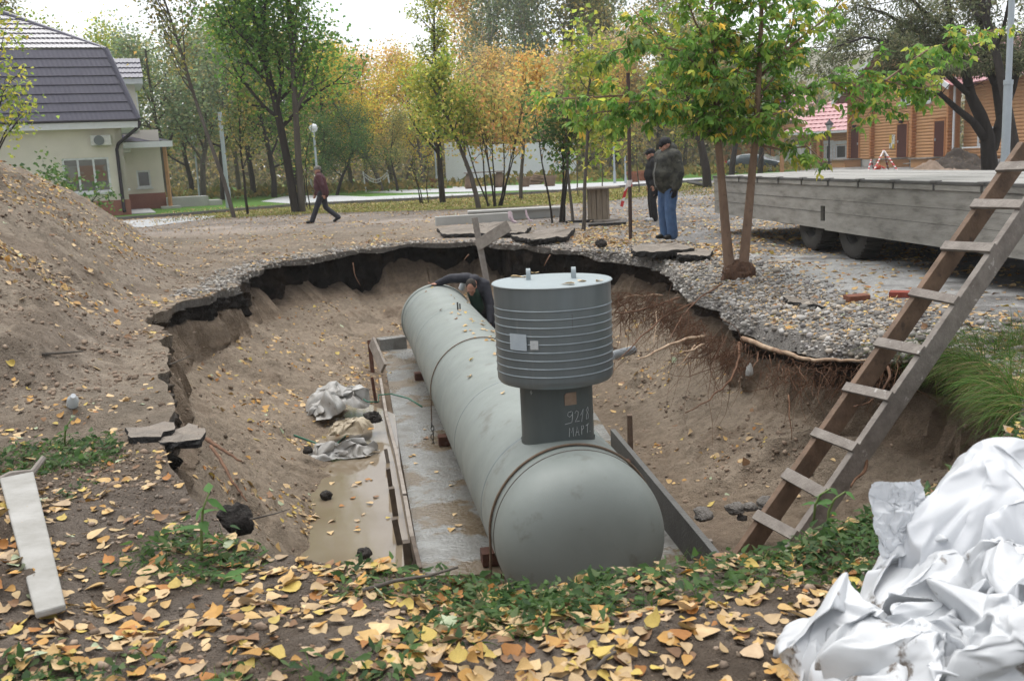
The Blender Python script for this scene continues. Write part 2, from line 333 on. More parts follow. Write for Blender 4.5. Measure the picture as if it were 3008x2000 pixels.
def f_tal(t, d, z):
    p = at_d(d); s = np.c_[p, z]
    conc = -.10 * math.sin(math.pi * t)      # slight hollow
    lum = np.clip(fbm(np.c_[p * 2.6, z * 2.6], 3, 130) - .1, 0, 1) * .16 * math.sin(math.pi * min(1, t * 1.15)) + (.3 - np.abs(fbm(s * 6, 3, 140))) * .03 + fbm(s * 16, 2, 141) * .008
    rill = fbm(np.c_[ARC * 5, z * .7, z * 0], 3, 150) * .03 * (1 - t)
    z2 = z + conc * (1 - nearf * .5) + lum + rill
    q = fbm(s * 1.6, 4, 160); q2 = fbm(s * 7, 3, 170)
    c = (SANDL * .84) * (1 + .12 * q + .08 * q2)[:, None]
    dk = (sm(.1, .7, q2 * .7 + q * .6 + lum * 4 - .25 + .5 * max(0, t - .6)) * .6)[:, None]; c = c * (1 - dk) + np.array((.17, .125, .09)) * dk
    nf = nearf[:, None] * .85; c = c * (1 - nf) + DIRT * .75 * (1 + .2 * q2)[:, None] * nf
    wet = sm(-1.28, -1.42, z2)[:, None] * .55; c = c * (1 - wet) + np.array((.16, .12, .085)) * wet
    put(np.c_[p, z2], c, 4)
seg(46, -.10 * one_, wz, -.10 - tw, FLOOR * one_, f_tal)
toe = rows[-1][:, :2]; ctr = medial(toe)
for t in np.linspace(.08, 1, 14):
    p = toe * (1 - t) + ctr * t; z = FLOOR + .035 * fbm(np.c_[p * 2.2, p[:, :1] * 0], 3, 180) * (1 - t)
    put(np.c_[p, z], np.tile(np.array((.20, .155, .115)), (NS, 1)) * (1 + .2 * fbm(np.c_[p * 3, p[:, :1] * 0], 3, 190))[:, None], 5)
GP = np.array(rows); GC = np.array(cols); NR = len(rows); GZ = np.array(zone)
_a = np.arange(NR - 1)[:, None] * NS; _b = np.arange(NS)[None]; _b1 = (np.arange(NS)[None] + 1) % NS
GF = np.stack([_a + _b, _a + _b1, _a + NS + _b1, _a + NS + _b], -1).reshape(-1, 4)
M_ground = mat('soil_sand_dust', (1.12, 1.12, 1.12), (.80, .79, .78), scale=14, rough=.95, bump=1.0, bscale=70, spec=.15, attr='Col', detail=9, contrast=(.36, .64))
_t = M_ground.node_tree; _b0 = next(n for n in _t.nodes if n.type == 'BUMP'); _n2 = _t.nodes.new('ShaderNodeTexNoise'); _n2.inputs['Scale'].default_value = 17; _n2.inputs['Detail'].default_value = 7; _n2.inputs['Roughness'].default_value = .68; _b2 = _t.nodes.new('ShaderNodeBump'); _b2.inputs['Strength'].default_value = .9; _b2.inputs['Distance'].default_value = .06
_t.links.new(next(n for n in _t.nodes if n.type == 'MAPPING').outputs[0], _n2.inputs['Vector']); _t.links.new(_n2.outputs['Fac'], _b2.inputs['Height']); _t.links.new(_b2.outputs[0], _b0.inputs['Normal'])
ground = raw('ground', GP.reshape(-1, 3), GF[:, ::-1].copy(), M_ground, smooth=True, col=GC.reshape(-1, 3)); ground['kind'] = 'structure'; ground.data.set_sharp_from_angle(angle=math.radians(42))
# quads for scattering
_q0, _q1, _q2, _q3 = GP[:-1], np.roll(GP, -1, 1)[:-1], np.roll(GP, -1, 1)[1:], GP[1:]
_e1, _e2 = _q2 - _q0, _q3 - _q1; _nn = np.cross(_e2, _e1); QA = np.linalg.norm(_nn, axis=2) / 2; QN = _nn / np.maximum(QA[..., None] * 2, 1e-9); QC = (_q0 + _q1 + _q2 + _q3) / 4
QN = np.where(QN[..., 2:3] < 0, -QN, QN)
_vx = QC - CAM; _dz = _vx @ _f; QPX = CXP + FPX * (_vx @ _r) / np.maximum(_dz, .1); QPY = CYP - FPX * (_vx @ (_uvec)) / np.maximum(_dz, .1)
QIN = (_dz > .5) & (QPX > -260) & (QPX < 3270) & (QPY > 0) & (QPY < 2400)
QZ = np.broadcast_to(GZ[1:, None], QA.shape)
def scatter(dens, n, rng):
    """n points on the ground, chosen by density (per quad) x area, inside the view with a margin"""
    w = (dens * QA * QIN).ravel(); tot = w.sum()
    i = rng.choice(len(w), n, p=w / tot); r_, c_ = np.unravel_index(i, QA.shape); a, b = rng.random((2, n, 1))
    p = (_q0[r_, c_] * (1 - a) + _q1[r_, c_] * a) * (1 - b) + (_q3[r_, c_] * (1 - a) + _q2[r_, c_] * a) * b
    return p, QN[r_, c_]
_gv = GP[GZ == 0].reshape(-1, 3); _gk = (np.hypot(_gv[:, 0], _gv[:, 1]) < 60); _gv = _gv[_gk]
def gz(x, y):
    """height of the built ground outside the pit"""
    k = np.argmin((_gv[:, 0] - x) ** 2 + (_gv[:, 1] - y) ** 2); return float(_gv[k, 2])
_tv = GP[GZ >= 1].reshape(-1, 3)
def pz(x, y):
    k = np.argmin((_tv[:, 0] - x) ** 2 + (_tv[:, 1] - y) ** 2); return float(_tv[k, 2])

# ------------------------------------------------------------------ materials
R = random.Random(7); NPR = np.random.default_rng(7)
M_tank = mat('grey_tank_paint', (.212, .236, .222), (.178, .20, .187), scale=1.6, rough=.52, rvar=.12, bump=.06, bscale=9, spec=.35, contrast=(.36, .64), spots=((.145, .15, .135), 4.5, .585, .12))
M_neck = mat('dark_grey_primer', (.095, .11, .107), (.068, .08, .078), scale=5, rough=.5, bump=.05, spec=.4, stretch=(1, 1, .3))
M_cap = mat('galvanised_grey', (.215, .25, .265), (.155, .182, .195), scale=4, rough=.36, metal=.6, spec=.5, stretch=(1, 1, .12), rvar=.08, spots=((.27, .29, .295), 9, .60, .12))
M_capt = mat('lid_paint', (.27, .315, .33), (.235, .275, .29), scale=3, rough=.42, spec=.5)
M_line = mat('seam_dark', (.07, .06, .05), rough=.7)
M_cable = mat('rusty_strap', (.16, .11, .075), (.09, .065, .045), rough=.7, scale=30)
M_rust = mat('rust_steel', (.12, .055, .035), (.065, .03, .022), scale=14, rough=.85, bump=.3)
M_chain = mat('chain_steel', (.10, .10, .10), rough=.5, metal=.8)
M_chalk = mat('chalk', (.55, .57, .56), rough=.95)
M_tagt = mat('tan_plate', (.30, .22, .165), (.22, .155, .11), scale=20, rough=.9)
M_stick = mat('clear_film', (.42, .47, .50), (.36, .41, .45), scale=12, rough=.25, spec=.5)
M_wood = mat('weathered_board', (.30, .27, .24), (.17, .145, .12), scale=7, rough=.85, bump=.35, bscale=30, stretch=(1, 1, 1))
M_woodd = mat('wet_dark_board', (.13, .10, .075), (.065, .05, .038), scale=9, rough=.7, bump=.3)
M_woodbr = mat('brown_plank', (.19, .125, .085), (.095, .065, .046), scale=8, rough=.75, bump=.3, spots=((.07, .05, .04), 11, .58, .15))
M_woodg = mat('grey_plank', (.25, .225, .20), (.15, .13, .115), scale=9, rough=.85, bump=.3, spots=((.42, .40, .37), 14, .63, .1))
M_conc = mat('wet_concrete', (.235, .238, .228), (.125, .12, .108), scale=3.4, rough=.30, rvar=.26, bump=.45, bscale=30, spec=.5, contrast=(.36, .62), spots=((.13, .10, .066), 1.3, .50, .05))
M_water = mat('muddy_water', (.155, .12, .08), (.20, .165, .12), scale=1.2, rough=.06, spec=.6, bump=.012, bscale=10)
M_asph = mat('asphalt_slab', (.25, .215, .18), (.15, .135, .118), scale=6, rough=.95, bump=.8, bscale=60)
M_asphd = mat('asphalt_edge', (.045, .043, .042), (.02, .02, .02), scale=25, rough=.95, bump=1, bscale=70)
M_film = mat('dirty_film', (.46, .46, .45), (.30, .28, .25), scale=9, rough=.4, spec=.4, trans=.2, spots=((.16, .13, .10), 16, .60, .12))
M_beige = mat('beige_film', (.42, .36, .26), (.25, .20, .14), scale=9, rough=.5, spots=((.16, .13, .10), 14, .58, .12))
M_dark = mat('black_clod', (.02, .018, .016), (.035, .03, .027), scale=15, rough=.9, bump=1, bscale=50)
M_hose = mat('green_hose', (.02, .13, .085), rough=.4)
M_pvc = mat('grey_pvc', (.33, .36, .38), rough=.35, spec=.5)
M_white = mat('white_plastic', (.70, .73, .76), rough=.4)

# ------------------------------------------------------------------ slab, water, formwork
def v3(p): return Vector(tuple(float(c) for c in p))
SL = -1.425
slab = one('foundation_slab', M_conc, lambda b: b.prism([tuple(G(1240, 1690, SL)[:2]), tuple(G(2090, 1670, SL)[:2]), tuple(G(1870, 1400, SL)[:2]), (.62, 16.0), tuple(G(1125, 1028, SL)[:2]), tuple(G(1150, 1180, SL)[:2])], FLOOR - .1, SL))
tag(slab, 'wet grey concrete slab with puddles under the grey tank', 'slab', kind='thing')
one('kerb_block', M_conc, lambda b: b.bar(G(1110, 1015, SL + .08), G(1190, 1005, SL + .08), .22, .24), None, bevel=.02)
tag(bpy.data.objects['kerb_block'], 'grey concrete block at the far end of the slab', 'block')
wp = [G(1160, 1215, -1.40), G(1085, 1185, -1.40), G(900, 1180, -1.40), G(820, 1330, -1.40), G(880, 1640, -1.40), G(1000, 1680, -1.40), G(1215, 1690, -1.40)]
water = one('water', M_water, lambda b: b.add([(p[0], p[1], -1.405) for p in wp], [tuple(range(len(wp)))])); water['kind'] = 'structure'
LP = [G(x, y, -1.36) for x, y in ((1118, 1120), (1137, 1235), (1163, 1330), (1190, 1470), (1212, 1590), (1236, 1690))]
for i in range(len(LP) - 1):
    a, b_ = v3(LP[i]), v3(LP[i + 1]); d = (b_ - a).normalized(); a += d * .02; b_ -= d * .02
    o = one('formwork_board', M_wood if i != 4 else M_woodd, lambda b: b.bar(a + Vector((0, 0, -.02)), b_ + Vector((0, 0, -.02 + R.uniform(-.02, .02))), .035, .15), None, bevel=.004)
    tag(o, 'pale edge board along the left of the slab, ' + ('farthest', 'second from the far end', 'middle one', 'second from the near end', 'nearest')[i], 'board', 'formwork boards left of the slab')
for (x, y, h, w, m, lab) in ((1150, 1360, .20, .045, M_wood, 'short pale stake against the left boards beside the plastic'), (1158, 1440, .26, .05, M_woodd, 'dark stake propping the left formwork boards near their middle'),
                   (1172, 1515, .30, .06, M_woodd, 'thick stake leaning on the left boards by the puddle'), (1188, 1600, .26, .06, M_woodd, 'leaning stake near the lower end of the left boards'),
                   (1208, 1670, .26, .07, M_woodd, 'dark stake at the lowest corner of the left boards'), (1110, 1175, .34, .05, M_rust, 'rusty stake holding the left boards near the green hose')):
    p = G(x, y, -1.42); o = one('stake', m, lambda b: b.bar((p[0] - .02, p[1], -1.55), (p[0] - .04 + R.uniform(-.03, .03), p[1] + R.uniform(-.03, .03), -1.45 + h), w, w * .8, (1, .2, 0)), None, bevel=.004); tag(o, lab, 'stake', 'stakes along the formwork')
a = at(1085, 1000, 14.2); b2 = at(1098, 1115, 14.0)
tag(one('stake', M_rust, lambda b: b.bar((b2[0], b2[1], b2[2] - .2), a, .085, .05, (1, 0, 0))), 'tall rusty stake at the far end of the left formwork', 'stake', 'stakes along the formwork')
a = at(1092, 1003, 14.1); b2 = at(1127, 1082, 13.6)
tag(one('plank', M_wood, lambda b: b.bar(a, b2, .04, .16, (.3, 0, 1))), 'tilted pale plank nailed to the tall rusty stake', 'plank')
# right formwork: one deep board, bracket, stakes
a, b2 = v3(G(1800, 1265, -1.12)), v3(G(2125, 1655, -1.15))
tag(one('formwork_board', mat('wet_plank', (.105, .105, .10), (.07, .068, .064), scale=6, rough=.55, bump=.4, bscale=50), lambda b: b.bar(a + Vector((0, 0, -.15)), b2 + Vector((0, 0, -.15)), .05, .34), None, bevel=.005), 'deep dark wet board along the right side of the tank', 'board')
a = at(1922, 1520, 7.35); tag(one('bracket', M_rust, lambda b: b.bar((a[0], a[1], -1.45), (a[0], a[1], a[2]), .085, .06, (1, 0, 0)).bar((a[0] - .05, a[1] + .03, -1.44), (a[0] + .1, a[1] + .03, -1.44), .06, .03)), 'rusty channel bracket between tank end and dark board', 'bracket')
a, b2 = at(1849, 1218, 9.2), at(1853, 1372, 9.2); tag(one('stake', M_woodbr, lambda b: b.bar((b2[0], b2[1], b2[2] - .3), a, .062, .05, (1, 0, 0)), None, bevel=.004), 'upright square wooden stake right of the tank neck', 'stake', 'stakes along the formwork')
a = at(1838, 1358, 8.6); tag(one('wood_block', M_rust, lambda b: b.box((a[0], a[1], a[2] - .03), (.12, .10, .10), .2)), 'small rusty block at the foot of the upright stake', 'block')
a = at(2082, 1600, 6.9); tag(one('stake', M_woodg, lambda b: b.bar((a[0], a[1], a[2] - .25), (a[0], a[1], a[2] + .04), .05, .05, (1, 0, 0))), 'short stake end sticking out beside the dark board', 'stake', 'stakes along the formwork')

# ------------------------------------------------------------------ the tank
TR = .555; TN, TF = Vector((.36, 6.17, -.868)), Vector((-1.18, 15.46, -.868)); TA = (TF - TN).normalized(); TL = (TF - TN).length
TX = TA.cross(Vector((0, 0, 1))).normalized()                       # across
TM = Matrix.Translation(TN) @ Matrix((( TX.x, -0.0, TA.x, 0), (TX.y, 0, TA.y, 0), (TX.z, 1, TA.z, 0), (0, 0, 0, 1)))   # local z along the axis, local y up
tank = empty('storage_tank', (TN.x, TN.y, SL)); tag(tank, 'long grey steel cylinder tank lying in the pit with a ribbed capped neck', 'tank')
tank.rotation_euler = (0, 0, 0)
def tchild(name, m, fn, parent=None, **k):
    b = MB(); fn(b); b.v = [(x - TN.x, y - TN.y, z - SL) for x, y, z in b.v]; return b.build(name, m, tank if parent is None else parent, **k)
tchild('shell', M_tank, lambda b: b.lathe([(TR, z) for z in np.linspace(0.0, TL, 24)], 96, TM, cap=False), smooth=True)
hd = [(TR * math.sin(a), -TR * .50 * math.cos(a)) for a in np.linspace(0.02, math.pi / 2, 20)]
hd = [(TR * (abs(math.sin(a)) ** .74), -.37 * (abs(math.cos(a)) ** .78)) for a in np.linspace(0.0, math.pi / 2, 26)]
tchild('dome_head', M_tank, lambda b: b.lathe([(r, z - .10) for r, z in hd] + [(TR, -.001)], 96, TM, cap=False), smooth=True)['label'] = 'rounded near end of the tank, darker towards the ground'
tchild('dome_head', M_tank, lambda b: b.lathe([(TR, TL), (TR, TL + .05)] + [(r, TL + .05 - z) for r, z in hd[::-1]], 64, TM, cap=False), smooth=True)
def ring(s, r, w):
    return lambda b: b.lathe([(TR, s - w * 1.4), (TR + r, s - w), (TR + r, s + w), (TR, s + w * 1.4)], 96, TM, cap=False)
tchild('weld_seam', M_line, ring(-.035, .0035, .004), smooth=True); tchild('weld_seam', mat('faint_seam', (.20, .23, .23), rough=.5), ring(.55, .003, .012), smooth=True)
for s in (2.2, 6.7, 8.95): tchild('weld_seam', MATS['faint_seam'], ring(s, .003, .006), smooth=True)
tchild('end_flange', M_tank, lambda b: b.lathe([(TR, TL - .10), (TR + .018, TL - .09), (TR + .018, TL + .06), (TR - .02, TL + .06)], 96, TM, cap=False), smooth=False)
for s, e in ((.06, 1.0), (4.35, .9)):                                 # straps over the tank
    pts = [TM @ Vector(((TR + .012) * math.cos(a), (TR + .012) * math.sin(a), s)) for a in np.linspace(-.12, math.pi + .06, 50)]
    pts.append(pts[-1] + Vector((-.012, 0, -.30)));  pts.append(pts[-1] + Vector((.0, 0, -.28 if e == 1 else -.02)))
    tchild('strap', M_cable, lambda b: b.tube(pts, .009 if e == 1 else .0065, 6), smooth=True)
p0 = TM @ Vector(((TR + .012) * math.cos(math.pi + .06), (TR + .012) * math.sin(math.pi + .06), 4.35)) + Vector((-.012, 0, -.32))
def chain(b):
    for k in range(9):
        c = p0 + Vector((.005 * (k % 3), -.01 * k, -.045 * k)); n = 8; rx = (.016, 0) if k % 2 else (0, .016)
        b.tube([c + Vector((rx[0] * math.cos(t), rx[1] * math.cos(t), .034 * math.sin(t))) for t in np.linspace(0, 2 * math.pi, n + 1)], .005, 5, False)
tchild('chain', M_chain, chain)
def saddle(s):
    def fn(b):
        c = TN + TA * s; b.bar(c + TX * -.53 + Vector((0, 0, -.50)), c + TX * .53 + Vector((0, 0, -.50)), .14, .10)
    return fn
for s in (.9, 4.2, 7.6): tchild('saddle', M_rust, saddle(s))
p = TN + TA * 6.6 + Vector((0, 0, TR)); tchild('vent_stub', M_chain, lambda b: b.tube([p + Vector((0.03, 0, -.02)), p + Vector((.03, 0, .10))], .011, 8).tube([p + Vector((0.06, 0, -.02)), p + Vector((.06, 0, .08))], .009, 8))
p = TF + Vector((.12, .25, .42)); 
def elbow(b): b.tube([p + Vector((.28, .1, .02)), p + Vector((.34, 0, .16)), p + Vector((.42, -.10, .17)), p + Vector((.50, -.20, .12))], [.05, .055, .055, .055], 14).tube([p + Vector((.47, -.165, .14)), p + Vector((.52, -.225, .108))], .068, 14)
tchild('pipe_elbow', M_white, elbow, smooth=False, auto=40)['label'] = 'white plastic pipe fitting at the far end of the tank'
# neck and ribbed cap
NC = TN + TA * .46; nx, ny = NC.x + .005, NC.y; NR_, CR_, CZ0, CZ1 = .252, .400, .075, .745
def cyl(r0, r1, z0, z1, n=72): return lambda b: b.lathe([(r0, z0), (r1, z1)], n, Matrix.Translation((nx, ny, 0)), cap=False)
neck = tchild('neck', M_neck, cyl(NR_, NR_, -.62, CZ0 + .02), smooth=True); neck['label'] = 'dark grey neck pipe with chalk writing between tank and cap'
tchild('weld_collar', M_neck, lambda b: b.add([(nx + (NR_ + .006) * math.cos(t), ny + (NR_ + .006) * math.sin(t), TN.z + math.sqrt(max(0, (TR + .004) ** 2 - ((NR_ + .006) * math.cos(t)) ** 2)) + dz) for dz in (-.01, .018) for t in np.linspace(0, 2 * math.pi, 73)], [(k, k + 1, 74 + k, 73 + k) for k in range(72)]), parent=neck, smooth=True)
def onneck(u, z, off=.004): a = -math.pi / 2 + u / NR_ ; r = NR_ + off; return (nx + r * math.cos(a), ny + r * math.sin(a), z)
GL = {'9': [[(.5, 1.0), (.15, .95), (.05, .7), (.3, .55), (.6, .75), (.62, .95), (.6, .5), (.5, .1), (-.25, .0)]], '2': [[(.1, .8), (.3, 1), (.55, .85), (.45, .5), (.1, .1), (.65, .12)]], '1': [[(.05, .55), (.45, 1.0), (.15, 0)]],
      '8': [[(.45, 1.05), (.1, .8), (.5, .45), (.45, .1), (.1, .1), (.15, .45), (.5, .75), (.45, 1.05)]], 'M': [[(0, 0), (.08, 1), (.35, .45), (.62, 1), (.66, 0)]], 'A': [[(0, 0), (.3, 1), (.6, 0)], [(.12, .4), (.5, .4)]],
      'P': [[(.1, 0), (.1, 1), (.45, .95), (.5, .7), (.1, .5)]], 'T': [[(0, .85), (.7, 1)], [(.4, .95), (.3, 0)]], '+': [[(.5, 0), (.5, 1)], [(0, .5), (1, .5)]], '.': [[(0, 0), (.1, .05)]]}
def write(txt, u0, z0, h, sp, m=M_chalk):
    for i, ch in enumerate(txt):
        for st in GL[ch]:
            pts = [onneck(u0 + sp * i + x * h * .75, z0 + y * h) for x, y in st]
            d = MB(); d.tube(pts, .0022, 4); d.v = [(x - TN.x, y - TN.y, z - SL) for x, y, z in d.v]; yield d
for txt, u0, z0, h, sp in (('9218', .055, -.20, .085, .050), ('MAPT.', .065, -.29, .062, .046), ('+', -.205, .0, .03, .03)):
    m_ = MB()
    for d in write(txt, u0, z0, h, sp): m_.add(d.v, d.f)
    m_.build('chalk_writing', M_chalk, neck)
tp = [onneck(u, z, o) for o in (.003, .009) for u, z in ((.042, -.07), (.125, -.07), (.125, .015), (.055, .015), (.042, .0))]
tchild('tag_plate', M_tagt, lambda b: b.add(tp, [(4, 3, 2, 1, 0), (5, 6, 7, 8, 9)] + [(i, (i + 1) % 5, 5 + (i + 1) % 5, 5 + i) for i in range(5)]), parent=neck)
cp = [(NR_ - .02, CZ0 + .008), (CR_ - .014, CZ0), (CR_ - .001, CZ0 + .022)]; nr = 5
cp += [(CR_, CZ0 + .05), (CR_, CZ1)]
cap = tchild('cap', M_cap, lambda b: b.lathe(cp, 96, Matrix.Translation((nx, ny, 0)), cap=False), auto=30); cap['label'] = 'ribbed galvanised drum cap on the tank neck'
for k in range(9):
    z = CZ1 - .155 - k * .0545; w = .0045
    tchild('rib', M_cap, lambda b: b.lathe([(CR_ - .001, z - w * 1.6), (CR_ + .0042, z - w * .4), (CR_ + .0042, z + w * .4), (CR_ - .001, z + w * 1.6)], 96, Matrix.Translation((nx, ny, 0)), cap=False), parent=cap, smooth=True)
tchild('lid', M_capt, lambda b: b.lathe([(0.001, CZ1 + .006), (CR_ + .006, CZ1 + .004), (CR_ + .012, CZ1 - .002), (CR_ + .006, CZ1 - .008), (CR_ - .01, CZ1 - .008)], 96, Matrix.Translation((nx, ny, 0)), cap=False), parent=cap, auto=40)
for dx, dy in ((-.155, .10), (.155, .06)):
    q = Vector((nx + dx, ny + dy, CZ1)); tchild('lifting_lug', M_capt, lambda b: [b.bar(q + Vector((0, .035 * math.cos(t0), .005 + .072 * math.sin(t0))), q + Vector((0, .035 * math.cos(t1), .005 + .072 * math.sin(t1))), .030, .009, (0, math.cos(t0), math.sin(t0) + .01)) for t0, t1 in zip(np.linspace(0, math.pi, 11)[:-1], np.linspace(0, math.pi, 11)[1:])], parent=cap)
def oncap(u, z, o=.004): a = -math.pi / 2 + u / CR_; return (nx + (CR_ + o) * math.cos(a), ny + (CR_ + o) * math.sin(a), z)
def sticker(u0, u1, z0, z1, o): 
    us = np.linspace(u0, u1, 6); return lambda b: b.add([oncap(u, z, o) for z in (z0, z1) for u in us], [(i, i + 1, 7 + i, 6 + i) for i in range(5)])
tchild('sticker', M_stick, sticker(-.335, -.20, .335, .445, .008), parent=cap, smooth=True); tchild('sticker', mat('pale_label', (.50, .52, .52), (.40, .42, .42), scale=60, rough=.6), sticker(-.175, -.12, .345, .405, .008), parent=cap, smooth=True)
tchild('seam_strip', M_line, lambda b: [b.add([oncap(.105 + .002 * (k % 2), .47 + .009 * k, .002), oncap(.109, .47 + .009 * k, .002), oncap(.109, .475 + .009 * k, .002), oncap(.105, .475 + .009 * k, .002)], [(0, 1, 2, 3)]) for k in range(11)], parent=cap)

# ------------------------------------------------------------------ crumpled plastic
def crease(p, rng, k=9, f0=2.0, f1=9.0):
    r = 0; a_ = 0
    w = np.stack([fbm(p * 1.3 + 5, 2, 300), fbm(p * 1.3 + 9, 2, 310), fbm(p * 1.3 + 17, 2, 320)], -1) * .35
    for i in range(k):
        d = rng.normal(size=3); d /= np.linalg.norm(d); f = f0 * (f1 / f0) ** (i / (k - 1)); s = (p + w / f0) @ d * f + rng.random()
        a = 1.0 / (f / f0) ** .85; r = r + a * (np.abs((s % 1.0) - .5) * 2 - .5); a_ += a
    return r / a_ * 2
def blob(name, m, center, axes, rz, rng, seed, amp=.35, n=(150, 90), f0=2.0, f1=9.0, flat=-.2, pinch=None, hollow=None):
    """a crumpled plastic lump: a dented, creased closed shell"""
    u = np.linspace(0, 2 * np.pi, n[0], endpoint=False); v = np.linspace(0.02, np.pi - .02, n[1]); U, V = np.meshgrid(u, v)
    d = np.stack([np.cos(U) * np.sin(V), np.sin(U) * np.sin(V), np.cos(V)], -1)
    c = crease(d * .9 + seed, rng, 10, f0, f1); big = fbm(d * 1.2 + seed, 2, seed)
    rr = 1 + amp * c * .55 + .25 * big
    if pinch is not None:
        for (pd, pa, pw) in pinch: pd = np.array(pd) / np.linalg.norm(pd); rr = rr + pa * np.exp((d @ pd - 1) / pw)
    p = d * rr[..., None] * np.array(axes); p[..., 2] = np.where(p[..., 2] < flat * axes[2], flat * axes[2] + .25 * (p[..., 2] - flat * axes[2]), p[..., 2])
    q = p.copy(); ca, sa = math.cos(rz), math.sin(rz); p[..., 0] = ca * q[..., 0] - sa * q[..., 1]; p[..., 1] = sa * q[..., 0] + ca * q[..., 1]
    a = np.arange(n[1] - 1)[:, None] * n[0]; b = np.arange(n[0])[None]; b1 = (b + 1) % n[0]
    F = np.stack([a + b, a + n[0] + b, a + n[0] + b1, a + b1], -1).reshape(-1, 4)
    o = raw(name, p.reshape(-1, 3), F, m, None, True, loc=tuple(center)); o.data.set_sharp_from_angle(angle=math.radians(38)); return o
c = at(1095, 1232, 10.8); tag(blob('cloth_rag', M_dark, (c[0], c[1], c[2]), (.10, .08, .09), .1, np.random.default_rng(6), 6, .8, (50, 30)), 'dark wet rag beside the beige plastic bag', 'rag')
hp = [at(x, y, Y) for x, y, Y in ((855, 1190, 10.5), (920, 1230, 10.4), (940, 1260, 10.2), (990, 1263, 10.0), (985, 1240, 10.4), (1030, 1225, 10.9))]
tag(one('hose', M_hose, lambda b: b.tube([(p[0], p[1], max(-1.395, pz(p[0], p[1]) + .012)) for p in hp], .009, 6), None, smooth=True), 'thin green hose lying in the puddle by the plastic', 'hose')
hp = [at(x, y, Y) for x, y, Y in ((1068, 1173, 11.4), (1080, 1180, 11.3), (1112, 1180, 11.2), (1112, 1160, 11.4), (1150, 1157, 11.3), (1200, 1170, 11.1), (1240, 1195, 10.9))]
tag(one('hose', M_hose, lambda b: b.tube([(p[0], p[1], p[2]) for p in hp], .009, 6), None, smooth=True), 'green hose crossing the left boards towards the tank', 'hose')
def clod(name, px, py, Y, r, lab, m=M_dark, seed=1, cat='clod', group=None, sq=.8):
    c = at(px, py, Y); o = blob(name, m, tuple(c), (r, r * .85, r * sq), seed, np.random.default_rng(seed), seed, .5, (26, 16), 2, 6, flat=-.6); return tag(o, lab, cat, group)
clod('soil_clod', 957, 1455, 8.6, .06, 'black clod on the left slope above the puddle', seed=11); clod('soil_clod', 905, 1322, 9.6, .055, 'dark clod left of the twisted plastic film', seed=12); clod('soil_clod', 690, 1530, 4.35, .085, 'big black soil clod at the near left edge of the pit', seed=13, sq=1.1)
clod('soil_clod', 1070, 1625, 7.1, .06, 'dark clod at the near end of the puddle', seed=14); clod('asphalt_lump', 1765, 718, 17.4, .10, 'black round asphalt lump near the far rim by the pole', seed=15, cat='lump')
for i, (x, y, r) in enumerate(((2065, 1510, .09), (2160, 1495, .08), (2205, 1490, .06), (2250, 1480, .09), (2180, 1520, .045))):
    clod('gravel_clump', x, y, 7.2, r, 'grey gravelly clump at the foot of the ladder, ' + ('leftmost', 'second from left', 'topmost', 'rightmost', 'smallest')[i], mat('gravelly_soil', (.20, .185, .17), (.10, .09, .08), scale=40, rough=.95, bump=1, bscale=90), 20 + i, 'clump', 'gravel clumps by the ladder', .6)

# ------------------------------------------------------------------ crossed boards at the far end, pvc pipe
a, b2 = at(1394, 640, 16.3), at(1452, 880, 15.9)
tag(one('plank', M_woodg, lambda b: b.bar(a, (b2[0], b2[1], b2[2] - .5), .10, .035, (.5, -1, 0)), None, bevel=.004), 'narrow grey board standing upright out of the pit behind the crouching man', 'plank')
a, b2 = at(1400, 722, 16.2), at(1496, 662, 16.0); tag(one('plank', M_wood, lambda b: b.bar(v3(a) + Vector((0, -.04, 0)), v3(b2) + Vector((0, -.04, 0)), .03, .19, (.3, 0, 1)), None, bevel=.004), 'short grey board nailed slanting across the upright board', 'plank')
a, b2 = at(1795, 1045, 10.9), at(1860, 1028, 11.2); tag(one('drain_pipe', M_pvc, lambda b: b.tube([a, b2], .052, 16), None, auto=40), 'grey plastic pipe stub coming out of the right bank behind the cap', 'pipe')

# ------------------------------------------------------------------ ladder
LB, LT = v3(at(2216, 1582, 7.05)), v3(at(2990, 470, 8.15)); LD = (LT - LB).normalized(); LW = Vector((LD.y, -LD.x, 0)).normalized() * .40; LN = LW.normalized().cross(LD).normalized()
if LN.z < 0: LN = -LN
lad = empty('ladder', tuple(LB)); tag(lad, 'rough wooden ladder leaning out of the pit on the right', 'ladder')
def lchild(name, m, fn, **k):
    b = MB(); fn(b); b.v = [(x - LB.x, y - LB.y, z - LB.z) for x, y, z in b.v]; return b.build(name, m, lad, **k)
lchild('rail', M_woodbr, lambda b: b.bar(LB - LD * .25, LT + LD * .12, .055, .17, LN), bevel=.005)
lchild('rail', M_woodg, lambda b: b.bar(LB + LW - LD * .10, LT + LW + LD * .45, .055, .17, LN), bevel=.005)
for k in range(9):
    t = (.12, .46, .82, 1.2, 1.58, 2.02, 2.44, 2.82, 3.16)[k] / 3.3 * (LT - LB).length; c = LB + LD * t + LN * .10
    lchild('rung', M_woodg, lambda b: b.bar(c - LW * .08 + LD * R.uniform(-.015, .015), c + LW * 1.08 + LD * R.uniform(-.03, .015), .085 + R.uniform(-.01, .012), .028, LN), bevel=.003)
lchild('wedge', M_woodg, lambda b: b.box(LB - LD * .18 + Vector((-.05, -.05, .03)), (.10, .05, .05), .4))

